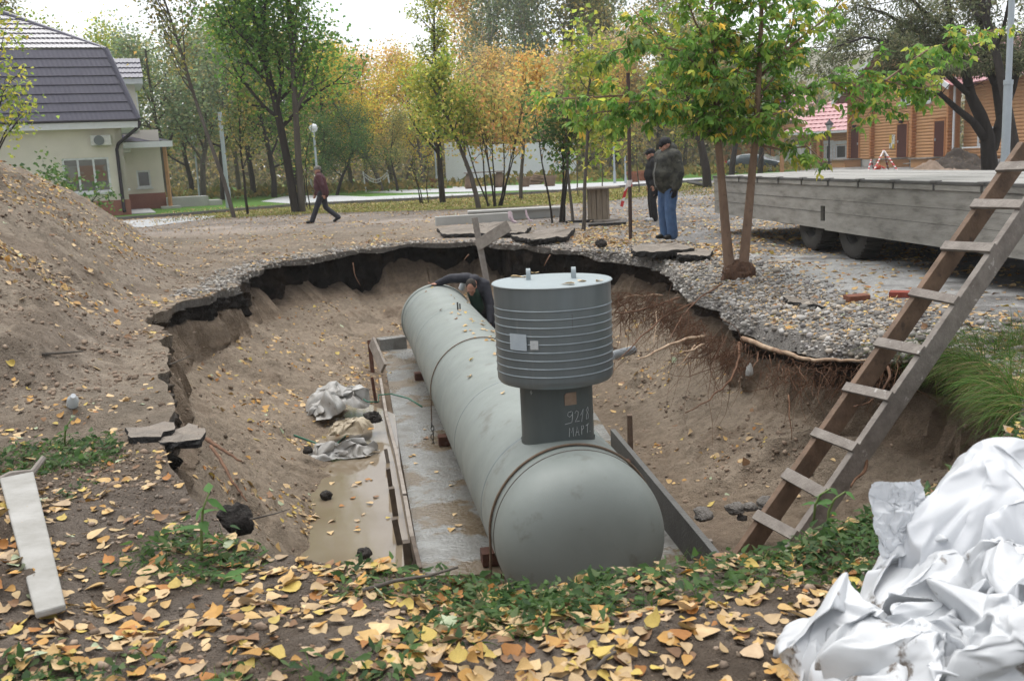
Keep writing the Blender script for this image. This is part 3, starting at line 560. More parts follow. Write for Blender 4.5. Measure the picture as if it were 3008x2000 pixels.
# ------------------------------------------------------------------ foreground plank, bottle, bricks, slabs
pl = [G(0, 1415, .09), G(100, 1395, .09), G(195, 1790, .07), G(105, 1815, .07)]
pls = [v3(p) for p in pl]; cx = sum(pls, Vector()) / 4
o = MB(); top = [p + Vector((0, 0, .022)) for p in pls]; low = [p + Vector((0, 0, -.006)) for p in pls]; o.add(top + low, [(3, 2, 1, 0), (4, 5, 6, 7)] + [(i, (i + 1) % 4, 4 + (i + 1) % 4, 4 + i) for i in range(4)])
M_wplank = mat('white_crusted_plank', (.33, .325, .31), (.22, .215, .195), scale=5, rough=.8, bump=.3, bscale=30, spots=((.28, .25, .22), 9, .63, .1))
tag(o.build('plank', M_wplank, None, bevel=.008), 'whitish cement-crusted plank lying in leaves at the left edge', 'plank')
a, b2 = G(-30, 1425, .06), G(95, 1388, .06); tag(one('branch_stick', M_woodg, lambda b: b.tube([a, (a + b2) / 2 + (0, 0, .02), b2, b2 + (.02, .1, .05)], [.02, .022, .02, .016], 7)), 'grey stick lying across the top end of the white plank', 'stick')
bp = v3(G(222, 1250, .0)); bp.z = gz(bp.x, bp.y) + .035
bot = empty('plastic_bottle', tuple(bp), .5); tag(bot, 'clear crushed plastic bottle lying among leaves at the left', 'bottle')
M_pet = mat('clear_plastic', (.66, .70, .72), (.55, .6, .63), rough=.15, spec=.6, trans=.35)
Mx = Matrix.Rotation(math.radians(62), 4, 'X')
one('bottle_body', M_pet, lambda b: b.lathe([(.001, -.10), (.036, -.10), (.038, -.06), (.033, -.03), (.038, .0), (.034, .03), (.037, .06), (.024, .10), (.013, .125), (.013, .15)], 20, Mx), bot, auto=40)
one('bottle_cap', M_white, lambda b: b.lathe([(.016, .138), (.016, .158), (.001, .158)], 16, Mx), bot)
for (x, y, rz, m, lab) in ((2517, 875, .25, (.20, .085, .055), 'dull brown brick lying on the grey road'), (2650, 872, -.5, (.26, .07, .05), 'red brick lying on the grey road right of the brown one')):
    p = v3(G(x, y, .0)); tag(one('brick', mat('brick%d' % x, m, tuple(c * .7 for c in m), scale=30, rough=.9, bump=.4), lambda b: b.box((p.x, p.y, gz(p.x, p.y) + .028), (.245, .12, .062), rz, .06), None, bevel=.006), lab, 'brick')
def slab_piece(pix, z, th, lab, seed, tilt=0.0, cat='asphalt slab'):
    rng = np.random.default_rng(seed); P_ = [G(x, y, z)[:2] for x, y in pix]; pts = []
    for i in range(len(P_)):
        a, b = P_[i], P_[(i + 1) % len(P_)]
        for t in np.linspace(0, 1, max(2, int(np.linalg.norm(b - a) / .06)), endpoint=False): pts.append(a * (1 - t) + b * t + rng.normal(size=2) * .012)
    pts = np.array(pts); c = pts.mean(0); n = len(pts); r1 = c + (pts - c) * 1.0; r0 = c + (pts - c) * .97 + rng.normal(size=pts.shape) * .01
    tz = lambda q: z + (q[:, 0] - c[0]) * tilt + .008 * rng.normal(size=n)
    cen = np.array([[*c, z]]); mid = np.c_[c + (pts - c) * .6, tz(c + (pts - c) * .6)]
    v = np.concatenate([np.c_[r1, tz(r1)], np.c_[r1 + rng.normal(size=pts.shape) * .008, tz(r1) - th * .5], np.c_[r0, tz(r0) - th], mid, cen])
    e = empty('asphalt_slab', (c[0], c[1], z)); tag(e, lab, cat, kind='thing'); v = v - np.array((c[0], c[1], z)); k = np.arange(n); k1 = (k + 1) % n
    raw('slab_top', v, [(3 * n + int(i), int(i), int(j), 3 * n + int(j)) for i, j in zip(k, k1)] + [(4 * n, 3 * n + int(i), 3 * n + int(j)) for i, j in zip(k, k1)], M_asph, e)
    raw('broken_edge', v, [(int(i), n + int(i), n + int(j), int(j)) for i, j in zip(k, k1)] + [(n + int(i), 2 * n + int(i), 2 * n + int(j), n + int(j)) for i, j in zip(k, k1)] + [tuple(int(i) for i in 2 * n + k)], M_asphd, e)
slab_piece([(1285, 668), (1480, 650), (1560, 668), (1540, 684), (1300, 686)], .10, .10, 'broken asphalt slab lying under the concrete beams at the far rim', 31, .02)
slab_piece([(1500, 692), (1660, 672), (1690, 668), (1662, 696), (1560, 703)], .12, .10, 'thick broken asphalt slab with dark edge right of the crossed boards', 32)
slab_piece([(1855, 722), (1990, 712), (2040, 730), (1930, 740), (1860, 738)], .07, .09, 'black-edged asphalt slab at the feet of the man in jeans', 33)
slab_piece([(1985, 738), (2070, 730), (2092, 736), (2085, 750), (1990, 748)], .03, .08, 'small black asphalt slab right of the man in jeans', 34)
slab_piece([(2300, 868), (2390, 884), (2420, 900), (2320, 888)], -.03, .035, 'thin asphalt crust edge lying on the gravel bank', 35)
slab_piece([(375, 1258), (480, 1235), (520, 1250), (470, 1280), (385, 1290)], .085, .05, 'grey asphalt piece with black edge at the left edge of the pit', 36)
slab_piece([(450, 1290), (560, 1245), (604, 1260), (590, 1292), (520, 1300)], .06, .05, 'dusty asphalt piece on the pit edge beside another', 37)

# ------------------------------------------------------------------ background structures
M_cream = mat('cream_render', (.70, .655, .575), (.64, .60, .525), scale=1.5, rough=.9, bump=.1)
M_plinth = mat('brick_red_plinth', (.30, .135, .105), (.25, .11, .09), scale=3, rough=.9)
M_roofd = mat('purple_grey_tile', (.074, .072, .105), (.062, .060, .09), scale=2, rough=.38, spec=.5)
M_fasc = mat('white_fascia', (.66, .68, .70), (.60, .62, .64), rough=.6)
M_black = mat('dark_gutter', (.022, .018, .026), rough=.45)
M_upvc = mat('white_frame', (.72, .74, .76), rough=.4)
M_glass = mat('window_glass', (.035, .045, .05), (.06, .07, .075), scale=1.3, rough=.06, spec=.8)
M_glassp = mat('pane_with_banner', (.10, .10, .095), (.15, .145, .14), scale=1.0, rough=.12, spec=.6)
M_ac = mat('ac_white', (.66, .66, .62), rough=.5)
M_pine = mat('pine_post', (.42, .24, .12), (.35, .19, .09), scale=4, rough=.7)
M_log = mat('varnished_log', (.53, .295, .15), (.43, .235, .115), scale=2.0, rough=.6, stretch=(1, 1, 4), spec=.3, bump=.1)
M_logend = mat('log_end', (.50, .235, .10), (.36, .16, .07), scale=10, rough=.7)
M_door = mat('maroon_door', (.075, .022, .020), (.06, .017, .016), rough=.5)
M_rred = mat('pink_red_metal', (.36, .15, .16), (.31, .12, .13), scale=1, rough=.35, spec=.5)
M_cement = mat('light_concrete', (.42, .42, .40), (.34, .34, .325), scale=2, rough=.9)
M_path = mat('pale_paving', (.40, .41, .42), (.33, .34, .345), scale=1.5, rough=.9)
M_kerb = mat('kerb_stone', (.19, .185, .18), (.12, .118, .115), scale=3, rough=.95, bump=.4)
M_wwall = mat('whitewashed_wall', (.72, .75, .79), (.66, .69, .73), scale=1.2, rough=.85)
M_galv = mat('galvanised_pole', (.40, .45, .49), (.34, .385, .42), scale=3, rough=.45, metal=.3, spec=.5)

class Fr:
    """a vertical wall plane: origin o (x,y), along-direction e, outward normal n"""
    def __init__(s, o, e, n): s.o = Vector((o[0], o[1], 0)); s.e = Vector((e[0], e[1], 0)).normalized(); s.n = Vector((n[0], n[1], 0)).normalized()
    def P(s, a, z, off=0.0): return s.o + s.e * a + s.n * off + Vector((0, 0, z))
    def px(s, x, y, off=0.0):
        d = Vector(ray(x, y)); c = Vector(CAM); o = s.o + s.n * off; t = (o - c).dot(s.n) / d.dot(s.n); q = c + d * t; return (q - s.o).dot(s.e), q.z
    def slabq(s, b, a0, a1, z0, z1, o0, o1):
        v = [s.P(a, z, o) for a in (a0, a1) for o in (o0, o1) for z in (z0, z1)]
        return b.add(v, [(0, 1, 3, 2), (4, 6, 7, 5), (0, 4, 5, 1), (2, 3, 7, 6), (0, 2, 6, 4), (1, 5, 7, 3)])
    def wall(s, b, a0, a1, z0, z1, holes, o0=-.3, o1=0.0):
        xs = sorted({a0, a1} | {h[i] for h in holes for i in (0, 1)}); zs = sorted({z0, z1} | {h[i] for h in holes for i in (2, 3)})
        for i in range(len(xs) - 1):
            for k in range(len(zs) - 1):
                cx, cz = (xs[i] + xs[i + 1]) / 2, (zs[k] + zs[k + 1]) / 2
                if a0 <= cx <= a1 and z0 <= cz <= z1 and not any(h[0] < cx < h[1] and h[2] < cz < h[3] for h in holes): s.slabq(b, xs[i], xs[i + 1], zs[k], zs[k + 1], o0, o1)
        return b
def window(fr, a0, a1, z0, z1, parent, cols=1, rows=1, fw=.09, sill=True, glass=None, o=-.10):
    w = one('window', M_upvc, lambda b: (fr.slabq(b, a0, a1, z0, z0 + fw, o, o + .07), fr.slabq(b, a0, a1, z1 - fw, z1, o, o + .07), fr.slabq(b, a0, a0 + fw, z0 + fw, z1 - fw, o, o + .07), fr.slabq(b, a1 - fw, a1, z0 + fw, z1 - fw, o, o + .07),
            [fr.slabq(b, a0 + (a1 - a0) * k / cols - fw * .5, a0 + (a1 - a0) * k / cols + fw * .5, z0 + fw, z1 - fw, o, o + .065) for k in range(1, cols)], [fr.slabq(b, a0 + fw, a1 - fw, z0 + (z1 - z0) * k / rows - .025, z0 + (z1 - z0) * k / rows + .025, o + .002, o + .06) for k in range(1, rows)]), parent)
    for k in range(cols): one('pane', glass or M_glass, lambda b: fr.slabq(b, a0 + (a1 - a0) * k / cols + fw * .45, a0 + (a1 - a0) * (k + 1) / cols - fw * .45, z0 + fw * .9, z1 - fw * .9, o + .01, o + .03), w)
    if sill: one('sill', M_upvc, lambda b: fr.slabq(b, a0 - .08, a1 + .08, z0 - .09, z0 - .005, -.02, .12), w)
    return w
def tile_roof(parent, name, m, p0, p1, q0, q1, courses, wave=.2, step=.05, amp=.018):
    """courses of metal tile between the eave line p0-p1 and the upper line q0-q1; every course one part"""
    p0, p1, q0, q1 = map(Vector, (p0, p1, q0, q1)); nrm = (p1 - p0).cross(q0 - p0).normalized()
    if nrm.z < 0: nrm = -nrm
    for c in range(courses):
        v = []; f = []; t0, t1 = c / courses, (c + 1) / courses; a0, a1 = p0.lerp(q0, t0), p1.lerp(q1, t0); b0, b1 = p0.lerp(q0, t1), p1.lerp(q1, t1); n = max(8, int((a1 - a0).length / wave * 4))
        for i in range(n + 1):
            h = amp * math.sin(2 * math.pi * i / 4 * 1.0); a, b = a0.lerp(a1, i / n), b0.lerp(b1, i / n)
            v += [a + nrm * (h - .01), a + nrm * (step + h), b + nrm * (h + .004)]
        for i in range(n): k = 3 * i; f += [(k, k + 3, k + 4, k + 1), (k + 1, k + 4, k + 5, k + 2)]
        raw(name, np.array([tuple(x) for x in v]), f, m, parent, True).data.set_sharp_from_angle(angle=math.radians(50))

# --- the rendered house on the left
HC = np.array(G(385, 632)[:2]); e1, e2 = (-.93, -.37), (-.37, .93); FW = Fr(HC, e1, (.37, -.93)); SW = Fr(HC, e2, (.93, .37)); WW = Fr(HC + 8.0 * np.array(e2), (.93, .37), (.37, -.93))
house = empty('rendered_house', (HC[0], HC[1], 0)); tag(house, 'cream rendered house with dark mansard tile roof behind the spoil heap', 'house')
def kid(o):
    """re-parent helper: geometry is in world space, keep it there under an Empty"""
    return o
def hc(parent, root):
    for ch in parent.children: pass
def settle(root):
    """children were built in world space: shift their meshes into the root's frame"""
    Mi = root.matrix_basis.inverted()
    def rec(o):
        for ch in o.children:
            if ch.type == 'MESH' and not ch.get('_done'): ch.data.transform(Mi)
            rec(ch)
    rec(root)
a0, z0 = FW.px(330, 563); a1, z1 = FW.px(180, 467); win = (min(a0, a1), max(a0, a1), z0, z1)
one('wall', M_cream, lambda b: FW.wall(b, 0.0, 12, .72, 4.0, [win], -.3, 0), house); one('plinth', M_plinth, lambda b: FW.slabq(b, -.04, 12, -.3, .72, -.3, .05), house)
window(FW, *win, house, cols=3, glass=M_glassp)
ban = mat('banner_print', (.22, .215, .205), (.19, .115, .085), scale=1.1, rough=.6, contrast=(.47, .53), detail=2, stretch=(1, 1, 1.6))
one('banner', ban, lambda b: FW.slabq(b, win[0] + .15, win[1] - .1, win[2] + .5, win[3] - .35, -.085, -.066), house)['label'] = 'orange and white printed banner behind the window'
one('wall', M_cream, lambda b: SW.wall(b, .0, 8, .72, 4.0, [(1.0, 1.9, 1.2, 2.9), (2.6, 3.6, 1.2, 2.9)], -.3, -.003), house); one('plinth', M_plinth, lambda b: SW.slabq(b, .05, 8, -.3, .72, -.3, .04), house)
window(SW, 1.0, 1.9, 1.2, 2.9, house); window(SW, 2.6, 3.6, 1.2, 2.9, house)
sw0, sz0 = WW.px(405, 552); sw1, sz1 = WW.px(440, 500); wwin = (sw0, sw1, sz0, sz1); wl = WW.px(487, 590)[0]
one('wall', M_cream, lambda b: WW.wall(b, -.0, wl, .85, 4.2, [wwin], -.3, 0), house); one('plinth', M_plinth, lambda b: WW.slabq(b, 0, wl + .03, -.3, .85, -.3, .04), house); window(WW, *wwin, house)
# eaves, mansard, upper roof
one('soffit', M_fasc, lambda b: FW.slabq(b, -.75, 12.4, 3.98, 4.02, -.3, .62), house); one('fascia', M_fasc, lambda b: FW.slabq(b, -.78, 12.4, 3.92, 4.22, .62, .66), house); one('fascia', M_fasc, lambda b: b.bar(FW.P(-.78, 4.07, .64), FW.P(-.78, 4.07, -6.5), .04, .30), house)
one('soffit', M_fasc, lambda b: b.bar(FW.P(-.39, 4.0, .6), FW.P(-.39, 4.0, -7.5), .74, .03), house)
one('gutter', M_black, lambda b: b.tube([FW.P(-.8, 4.26, .70), FW.P(12.4, 4.26, .70)], .06, 8), house)
zb = FW.px(310, 146, -.55)[1]; ab = FW.px(312, 146, -.55)[0]; BK = [(-.78, 4.28, .68), (12.4, 4.28, .68), (ab, zb, -.55), (12.4, zb, -.55)]
tile_roof(house, 'tile_course', M_roofd, FW.P(*BK[0]), FW.P(*BK[1]), FW.P(*BK[2]), FW.P(*BK[3]), 8, amp=.006)
tile_roof(house, 'tile_course', mat('tile_sky_sheen', (.12, .115, .14), (.10, .095, .115), scale=2, rough=.22, spec=1.0), FW.P(*BK[2]) + Vector((0, 0, .05)), FW.P(*BK[3]) + Vector((0, 0, .05)), FW.P(ab + 5.2, zb + 2.6, -5.5), FW.P(12.4, zb + 2.6, -5.5), 9, amp=.008)  # same tile as the lower slope, sky sheen put into a paler colour
one('hip_cap', M_roofd, lambda b: b.tube([FW.P(*BK[0]), FW.P(*BK[2])], .12, 8), house); one('hip_cap', M_roofd, lambda b: b.tube([FW.P(*BK[2]), FW.P(ab + 5.2, zb + 2.65, -5.5)], .11, 8), house)
one('roof_side', M_roofd, lambda b: b.quad(FW.P(*BK[0]), FW.P(*BK[2]), FW.P(ab + 5.2, zb + 2.6, -5.5), FW.P(-.78, 4.28, -7.5)), house)
dp = [FW.P(-.82, 4.2, .66), FW.P(-.75, 3.95, .6), FW.P(.18, 3.25, .12), FW.P(.28, 3.0, .10), FW.P(.28, .35, .10), FW.P(.26, .18, .24)]
one('downpipe', M_black, lambda b: b.tube(dp, .075, 10), house, smooth=True)
ax0, az0 = FW.px(268, 430); ax1, az1 = FW.px(325, 398)
ac = one('ac_unit', M_ac, lambda b: FW.slabq(b, min(ax0, ax1), max(ax0, ax1), az0, az1, .12, .45), house, bevel=.03); am = (min(ax0, ax1) + max(ax0, ax1)) / 2
one('fan_grille', mat('ac_grille', (.16, .18, .18), rough=.6), lambda b: b.lathe([(.001, 0), (.20, 0), (.22, .03)], 24, Matrix.Translation(FW.P(am + .08, (az0 + az1) / 2, .455)) @ FW.n.to_track_quat('Z', 'Y').to_matrix().to_4x4()), ac)
ax0, az0 = WW.px(382, 450); ax1, az1 = WW.px(398, 420); one('ac_unit', M_ac, lambda b: SW.slabq(b, 6.6, 7.5, az0, az1, .1, .45), house, bevel=.03)
# upper storey wing and porch roof
du0, dz0 = WW.px(352, 330); du1, dz1 = WW.px(404, 248)
one('dormer_wall', M_cream, lambda b: WW.slabq(b, du0, du1 - .15, 4.0, dz1, -4, 0), house); one('dormer_fascia', M_fasc, lambda b: WW.slabq(b, du0 - .2, du1 + .25, dz1 - .02, dz1 + .25, -4, .5), house)
tile_roof(house, 'tile_course', M_roofd, WW.P(du0 - .2, dz1 + .27, .55), WW.P(du1 + .3, dz1 + .27, .55), WW.P(du0 - .2, dz1 + 1.5, -1.6), WW.P(du1 + .3, dz1 + 1.5, -1.6), 4)
one('dormer_window', M_upvc, lambda b: b.bar(WW.P(du1 - .1, dz1 - 1.0, -.5), WW.P(du1 - .1, dz1 - 1.0, -1.4), .1, 1.2), house)
pr, prz = WW.px(506, 418, 1.6); one('porch_roof', M_roofd, lambda b: b.add([WW.P(-.2, prz + .1, 1.7), WW.P(pr, prz + .1, 1.7), WW.P(pr, prz + .5, -1), WW.P(-.2, prz + .9, -1)], [(0, 1, 2, 3)]).slabq if False else b.add([WW.P(-.2, prz + .12, 1.7), WW.P(pr, prz + .08, 1.7), WW.P(pr, prz + .2, -1), WW.P(-.2, prz + .9, -1)], [(0, 1, 2, 3)]), house)
one('fascia', M_fasc, lambda b: b.bar(WW.P(-.3, prz - .08, 1.68), WW.P(pr, prz - .08, 1.68), .05, .3), house); one('soffit', M_fasc, lambda b: WW.slabq(b, -.3, pr, prz - .1, prz - .05, -.5, 1.65), house)
pp, _ = WW.px(500, 590, 1.4); one('porch_post', M_pine, lambda b: b.bar(WW.P(pp, 0, 1.4), WW.P(pp, prz - .05, 1.4), .16, .16, (1, 0, 0)), house); one('post_base', M_cement, lambda b: WW.slabq(b, pp - .5, pp + .5, -.05, .14, .9, 1.9), house)
one('porch_step', M_cement, lambda b: (WW.slabq(b, wl + .1, wl + 2.2, -.1, .55, -1.5, .5), WW.slabq(b, wl + 2.2, wl + 2.9, -.1, .3, -1.5, .6)), house); one('paved_apron', M_path, lambda b: SW.slabq(b, .2, 7.9, -.1, .06, .05, 1.1), house)
settle(house)

# --- log house on the right
LA = np.array((26.2, 74.7)); le = (.084, -.996); LF = Fr(LA, le, (-.996, -.084)); lh = empty('log_house', (LA[0], LA[1], 0)); tag(lh, 'two storey honey-brown log house with maroon doors behind the trailer', 'log house')
doors = []
for (x0, x1, y0, y1) in ((2500, 2525, 475, 389), (2636, 2667, 473, 377), (2745, 2777, 470, 368)):
    s0, zz0 = LF.px(x0, y0); s1, zz1 = LF.px(x1, y1); doors.append((s0, s1, .65, .65 + 2.15))
ups = []
for (x0, x1, y0, y1) in ((2646, 2677, 308, 246), (2700, 2736, 305, 258)): s0, z0 = LF.px(x0, y0); s1, z1 = LF.px(x1, y1); ups.append((s0, s1, z0, z1))
sE = LF.px(2792, 470)[0]; LR = .125; apx, apz = sE * .52, 8.0
one('log_core', M_logend, lambda b: LF.wall(b, 0, sE, .4, 5.9, [], -.55, -.22), lh)
row = 0; z = .50 + LR; LOGME = {}
while z < 7.6:
    lo, hi = 0.0, sE
    if z > 5.6: k = (z - 5.6) / (apz - 5.6); lo, hi = apx * k, sE - (sE - apx) * k
    cuts = [(lo - .15, lo - .15)] + sorted([(h[0] - .06, h[1] + .06) for h in doors + ups if h[2] - .1 < z < h[3] + .1]) + [(hi + .15, hi + .15)]
    for (u, v_) in zip(cuts[:-1], cuts[1:]):
        L_ = v_[0] - u[1]
        if L_ < .1: continue
        key = round(L_, 2)
        if key not in LOGME:
            mb = MB(); mb.lathe([(LR, 0), (LR, key)], 12, Matrix.Rotation(math.pi / 2, 4, 'Y')); me_o = mb.build('log', M_log, None, auto=50); LOGME[key] = me_o.data; bpy.data.objects.remove(me_o)
        q = LF.P(u[1], z, -.11); mobj('log', LOGME[key], lh, q - Vector((LA[0], LA[1], 0)), (0, 0, math.atan2(le[1], le[0])))
    z += LR * 1.62
for s in (0.0, LF.px(2566, 450)[0], LF.px(2687, 450)[0], sE):
    me0 = None; z = .52 + LR
    while z < (5.9 if s > .1 else 6.2):
        if me0 is None:
            mb = MB(); mb.lathe([(.001, -.001), (.115, 0), (.125, .02), (.125, .42), (.10, .43), (.001, .431)], 10, Matrix.Rotation(math.pi / 2, 4, 'Y')); oo = mb.build('log_end', M_logend, None, auto=50); me0 = oo.data; bpy.data.objects.remove(oo)
        mobj('log_end', me0, lh, LF.P(s, z + LR * .8, -.12) - Vector((LA[0], LA[1], 0)), (0, 0, math.atan2(LF.n.y, LF.n.x))); z += LR * 1.62
for i, d in enumerate(doors):
    dd = one('door', M_door, lambda b: LF.slabq(b, d[0], d[1], d[2], d[3], -.2, .06), lh); one('door_frame', M_logend, lambda b: (LF.slabq(b, d[0] - .12, d[1] + .12, d[3], d[3] + .12, -.2, .08), LF.slabq(b, d[0] - .10, d[0], d[2], d[3], -.2, .075), LF.slabq(b, d[1], d[1] + .10, d[2], d[3], -.2, .075)), dd)
    one('handle', M_galv, lambda b: LF.slabq(b, d[0] + .10 if i else d[1] - .2, d[0] + .2 if i else d[1] - .1, 1.6, 1.75, .06, .10), dd)
    st = one('door_step', M_log, lambda b: LF.slabq(b, d[0] - .5, d[1] + .4, .0, .52, .05, 1.3), lh); one('step_plank', M_wood, lambda b: LF.slabq(b, d[0] - .6, d[1] + .5, .53, .60, .02, 1.45), st); one('step_tread', M_wood, lambda b: LF.slabq(b, d[0] - 1.5, d[0] - .5, .22, .28, .2, 1.3), st)
for u in ups: window(LF, *u, lh, cols=2, fw=.14, o=-.06)
one('footing', M_cement, lambda b: LF.slabq(b, -.1, sE + .1, -.2, .50, -.5, .02), lh)
s0, z0 = LF.px(2614, 437); s1, z1 = LF.px(2630, 396); po = one('poster', mat('poster_paper', (.62, .62, .58), (.20, .21, .20), scale=5, rough=.7, contrast=(.52, .56), detail=3), lambda b: LF.slabq(b, s0, s1, z0, z1, .03, .05), lh); po['label'] = 'white poster with dark scribbled sketch and yellow corner on the log wall'
one('poster_corner', mat('poster_yellow', (.62, .40, .04), rough=.7), lambda b: (LF.slabq(b, s0, s0 + .35, z1 - .55, z1, .051, .055), LF.slabq(b, s1 - .3, s1, z0, z0 + .3, .051, .055)), po)
s0 = LF.px(2806, 400)[0]; one('downpipe', M_fasc, lambda b: b.tube([LF.P(s0, .3, .12), LF.P(s0, 5.3, .12)], .07, 8), lh)
for x, y in ((2512, 376), (2650, 363)): s0, z0 = LF.px(x, y); one('wall_lamp', M_black, lambda b: LF.slabq(b, s0, s0 + .25, z0, z0 + .2, .02, .25), lh)
# right range of the log house, set back, with window
s2 = sE + 13; z = .5 + LR
while z < 4.9:
    key = round(s2 - sE, 2)
    if key not in LOGME:
        mb = MB(); mb.lathe([(LR, 0), (LR, key)], 12, Matrix.Rotation(math.pi / 2, 4, 'Y')); oo = mb.build('log', M_log, None, auto=50); LOGME[key] = oo.data; bpy.data.objects.remove(oo)
    mobj('log', LOGME[key], lh, LF.P(sE, z, -.9) - Vector((LA[0], LA[1], 0)), (0, 0, math.atan2(le[1], le[0]))); z += LR * 1.62
one('log_core', M_logend, lambda b: LF.slabq(b, sE, s2, .4, 4.9, -1.4, -.98), lh)
for x0, x1, y0, y1 in ((2872, 2930, 430, 372),): s0, z0 = LF.px(x0, y0, -.8); s1, z1 = LF.px(x1, y1, -.8); window(LF, s0, s1, z0, z1, lh, cols=2, fw=.16, o=-.82)
rf = lambda a, z, o: tuple(LF.P(a, z, o))
tile_roof(lh, 'tile_course', M_rred, rf(sE - .3, 4.8, .3), rf(s2, 4.8, .3), rf(sE - .3, 7.6, -5), rf(s2, 7.6, -5), 10, wave=.4)
for (a_, z_, b_, y_) in ((-1.3, 4.75, apx, apz + .35), (sE + 1.3, 4.75, apx, apz + .35)):
    tile_roof(lh, 'tile_course', M_rred, rf(a_, z_, 1.0), rf(a_, z_, -9), rf(b_, y_, 1.0), rf(b_, y_, -9), 9, wave=.5)
    one('barge_board', M_fasc, lambda b: b.bar(LF.P(a_, z_ - .05, 1.0), LF.P(b_, y_ - .05, 1.0), .06, .32), lh)
settle_skip = [o for o in lh.children if o.data and o.data.users > 0 and (o.name.startswith('log') and not o.name.startswith('log_core')) and o.location.length > .001]
for o in settle_skip: o['_done'] = 1
settle(lh)
for o in settle_skip: del o['_done']
# --- low wing with pink roof, left of the log house
WB = Fr((24.5, 82.5), (.90, -.44), (-.44, -.90)); lw = empty('log_annex', (24.5, 82.5, 0)); tag(lw, 'low log annex with pink metal roof and white carved window frames', 'annex')
aw1, _ = WB.px(2496, 450)
wins = []
for (x0, x1, y0, y1) in ((2425, 2438, 470, 425), (2455, 2487, 467, 425)): s0, z0 = WB.px(x0, y0); s1, z1 = WB.px(x1, y1); wins.append((s0, s1, z0, z1))
one('log_core', M_logend, lambda b: WB.wall(b, .2, aw1 + 1, .2, 2.75, wins, -.4, -.1), lw); z = .3
while z < 2.7:
    cuts = [(.2, .2)] + sorted([(h[0], h[1]) for h in wins if h[2] - .05 < z < h[3] + .05]) + [(aw1 + 1, aw1 + 1)]
    for (u, v_) in zip(cuts[:-1], cuts[1:]):
        if v_[0] - u[1] > .1: one('log', M_log, lambda b: b.tube([WB.P(u[1], z, -.09), WB.P(v_[0], z, -.09)], LR, 10), lw, auto=50)
    z += LR * 1.62
for w in wins:
    o = window(WB, *w, lw, fw=.10, o=-.02, cols=2 if w[1] - w[0] > 1 else 1); one('carved_trim', M_upvc, lambda b: (WB.slabq(b, w[0] - .22, w[0] - .02, w[2] - .1, w[3] + .1, .0, .08), WB.slabq(b, w[1] + .02, w[1] + .22, w[2] - .1, w[3] + .1, .0, .08), WB.slabq(b, w[0] - .28, w[1] + .28, w[3] + .04, w[3] + .32, .0, .10)), o)
for x in (2378, 2402, 2412): s0, _ = WB.px(x, 480, .8); one('porch_post', M_logend, lambda b: b.bar(WB.P(s0, 0, .8 if x != 2412 else 0), WB.P(s0, 2.7, .8 if x != 2412 else 0), .22, .22, (1, 0, 0)), lw)
tile_roof(lw, 'tile_course', M_rred, tuple(WB.P(-1.2, 2.8, .9)), tuple(WB.P(aw1 + 1.5, 2.8, .9)), tuple(WB.P(2.2, 5.4, -3.6)), tuple(WB.P(aw1 + 1.5, 5.4, -3.6)), 8, wave=.4)
one('gutter', M_fasc, lambda b: b.bar(WB.P(-1.3, 2.72, 1.0), WB.P(aw1 + 1.5, 2.72, 1.0), .14, .18), lw); one('porch_floor', M_woodbr, lambda b: WB.slabq(b, -.6, aw1, -.1, .32, .05, 1.6), lw)
settle(lw)
# --- further red-roofed house half hidden by the maple
fh = empty('far_house', (23, 96, 0)); tag(fh, 'small far wooden house with pink roof and white window frames', 'house'); FF = Fr((21.4, 96), (1, -.12), (-.12, -1))
one('wall', M_logend, lambda b: FF.slabq(b, 0, 6, 0, 4.2, -5, 0), fh); 
for k in range(2): window(FF, 1 + 2.4 * k, 2.1 + 2.4 * k, 2.4, 3.7, fh, fw=.16, o=.01)
tile_roof(fh, 'tile_course', M_rred, tuple(FF.P(-.8, 4.2, .8)), tuple(FF.P(9, 4.2, .8)), tuple(FF.P(1, 6.8, -4)), tuple(FF.P(9, 6.8, -4)), 6, wave=.5); one('barge_board', M_fasc, lambda b: b.bar(FF.P(-.8, 4.2, .8), FF.P(1, 6.8, -4), .3, .3), fh); settle(fh)
# --- white garden wall with a square pier in the middle distance
wbp = Fr(G(1312, 546)[:2], (1, .06), (.06, -1)); wb = empty('white_building', tuple(G(1312, 546))); tag(wb, 'low whitewashed building with square pier behind the bushes', 'building')
one('pier', M_wwall, lambda b: wbp.slabq(b, 0, 1.6, -.2, 3.3, -1.6, .0), wb, bevel=.02); one('wall', M_wwall, lambda b: wbp.slabq(b, 1.6, 10.4, -.2, 3.0, -1.9, -1.0), wb); one('ledge', M_cement, lambda b: wbp.slabq(b, 1.65, 10.4, -.2, .22, -1.0, -.4), wb); settle(wb)

# ------------------------------------------------------------------ lawns, paths, kerb
M_lawn = mat('lawn', (.085, .165, .035), (.055, .115, .022), scale=1.2, rough=.95, bump=1.0, bscale=18, spec=.1)
M_lawny = mat('autumn_grass', (.17, .175, .045), (.115, .125, .033), scale=1.0, rough=.95, bump=1.0, bscale=18, spec=.1, spots=((.33, .23, .10), 5, .58, .15))
def sheet(name, pix, z, m, kind='structure', extra=None):
    pts = [tuple(G(x, y, z)[:2]) if not isinstance(x, tuple) else None for x, y in pix]
    return_ = one(name, m, lambda b: b.add([(p[0], p[1], z) for p in pts], [tuple(range(len(pts)))])); return_['kind'] = kind; return return_
def sheetw(name, pts, z, m):
    o = one(name, m, lambda b: b.add([(p[0], p[1], z) for p in pts], [tuple(range(len(pts)))])); o['kind'] = 'structure'; return o
KP = [tuple(G(x, y)[:2]) for x, y in ((250, 655), (330, 648), (560, 632), (890, 605), (1250, 588), (1560, 571), (1725, 560), (2060, 533))]
sheetw('lawn', KP + [(60, 130), (60, 190), (-110, 190), (-110, 60), (-40, 36)], .02, M_lawn)
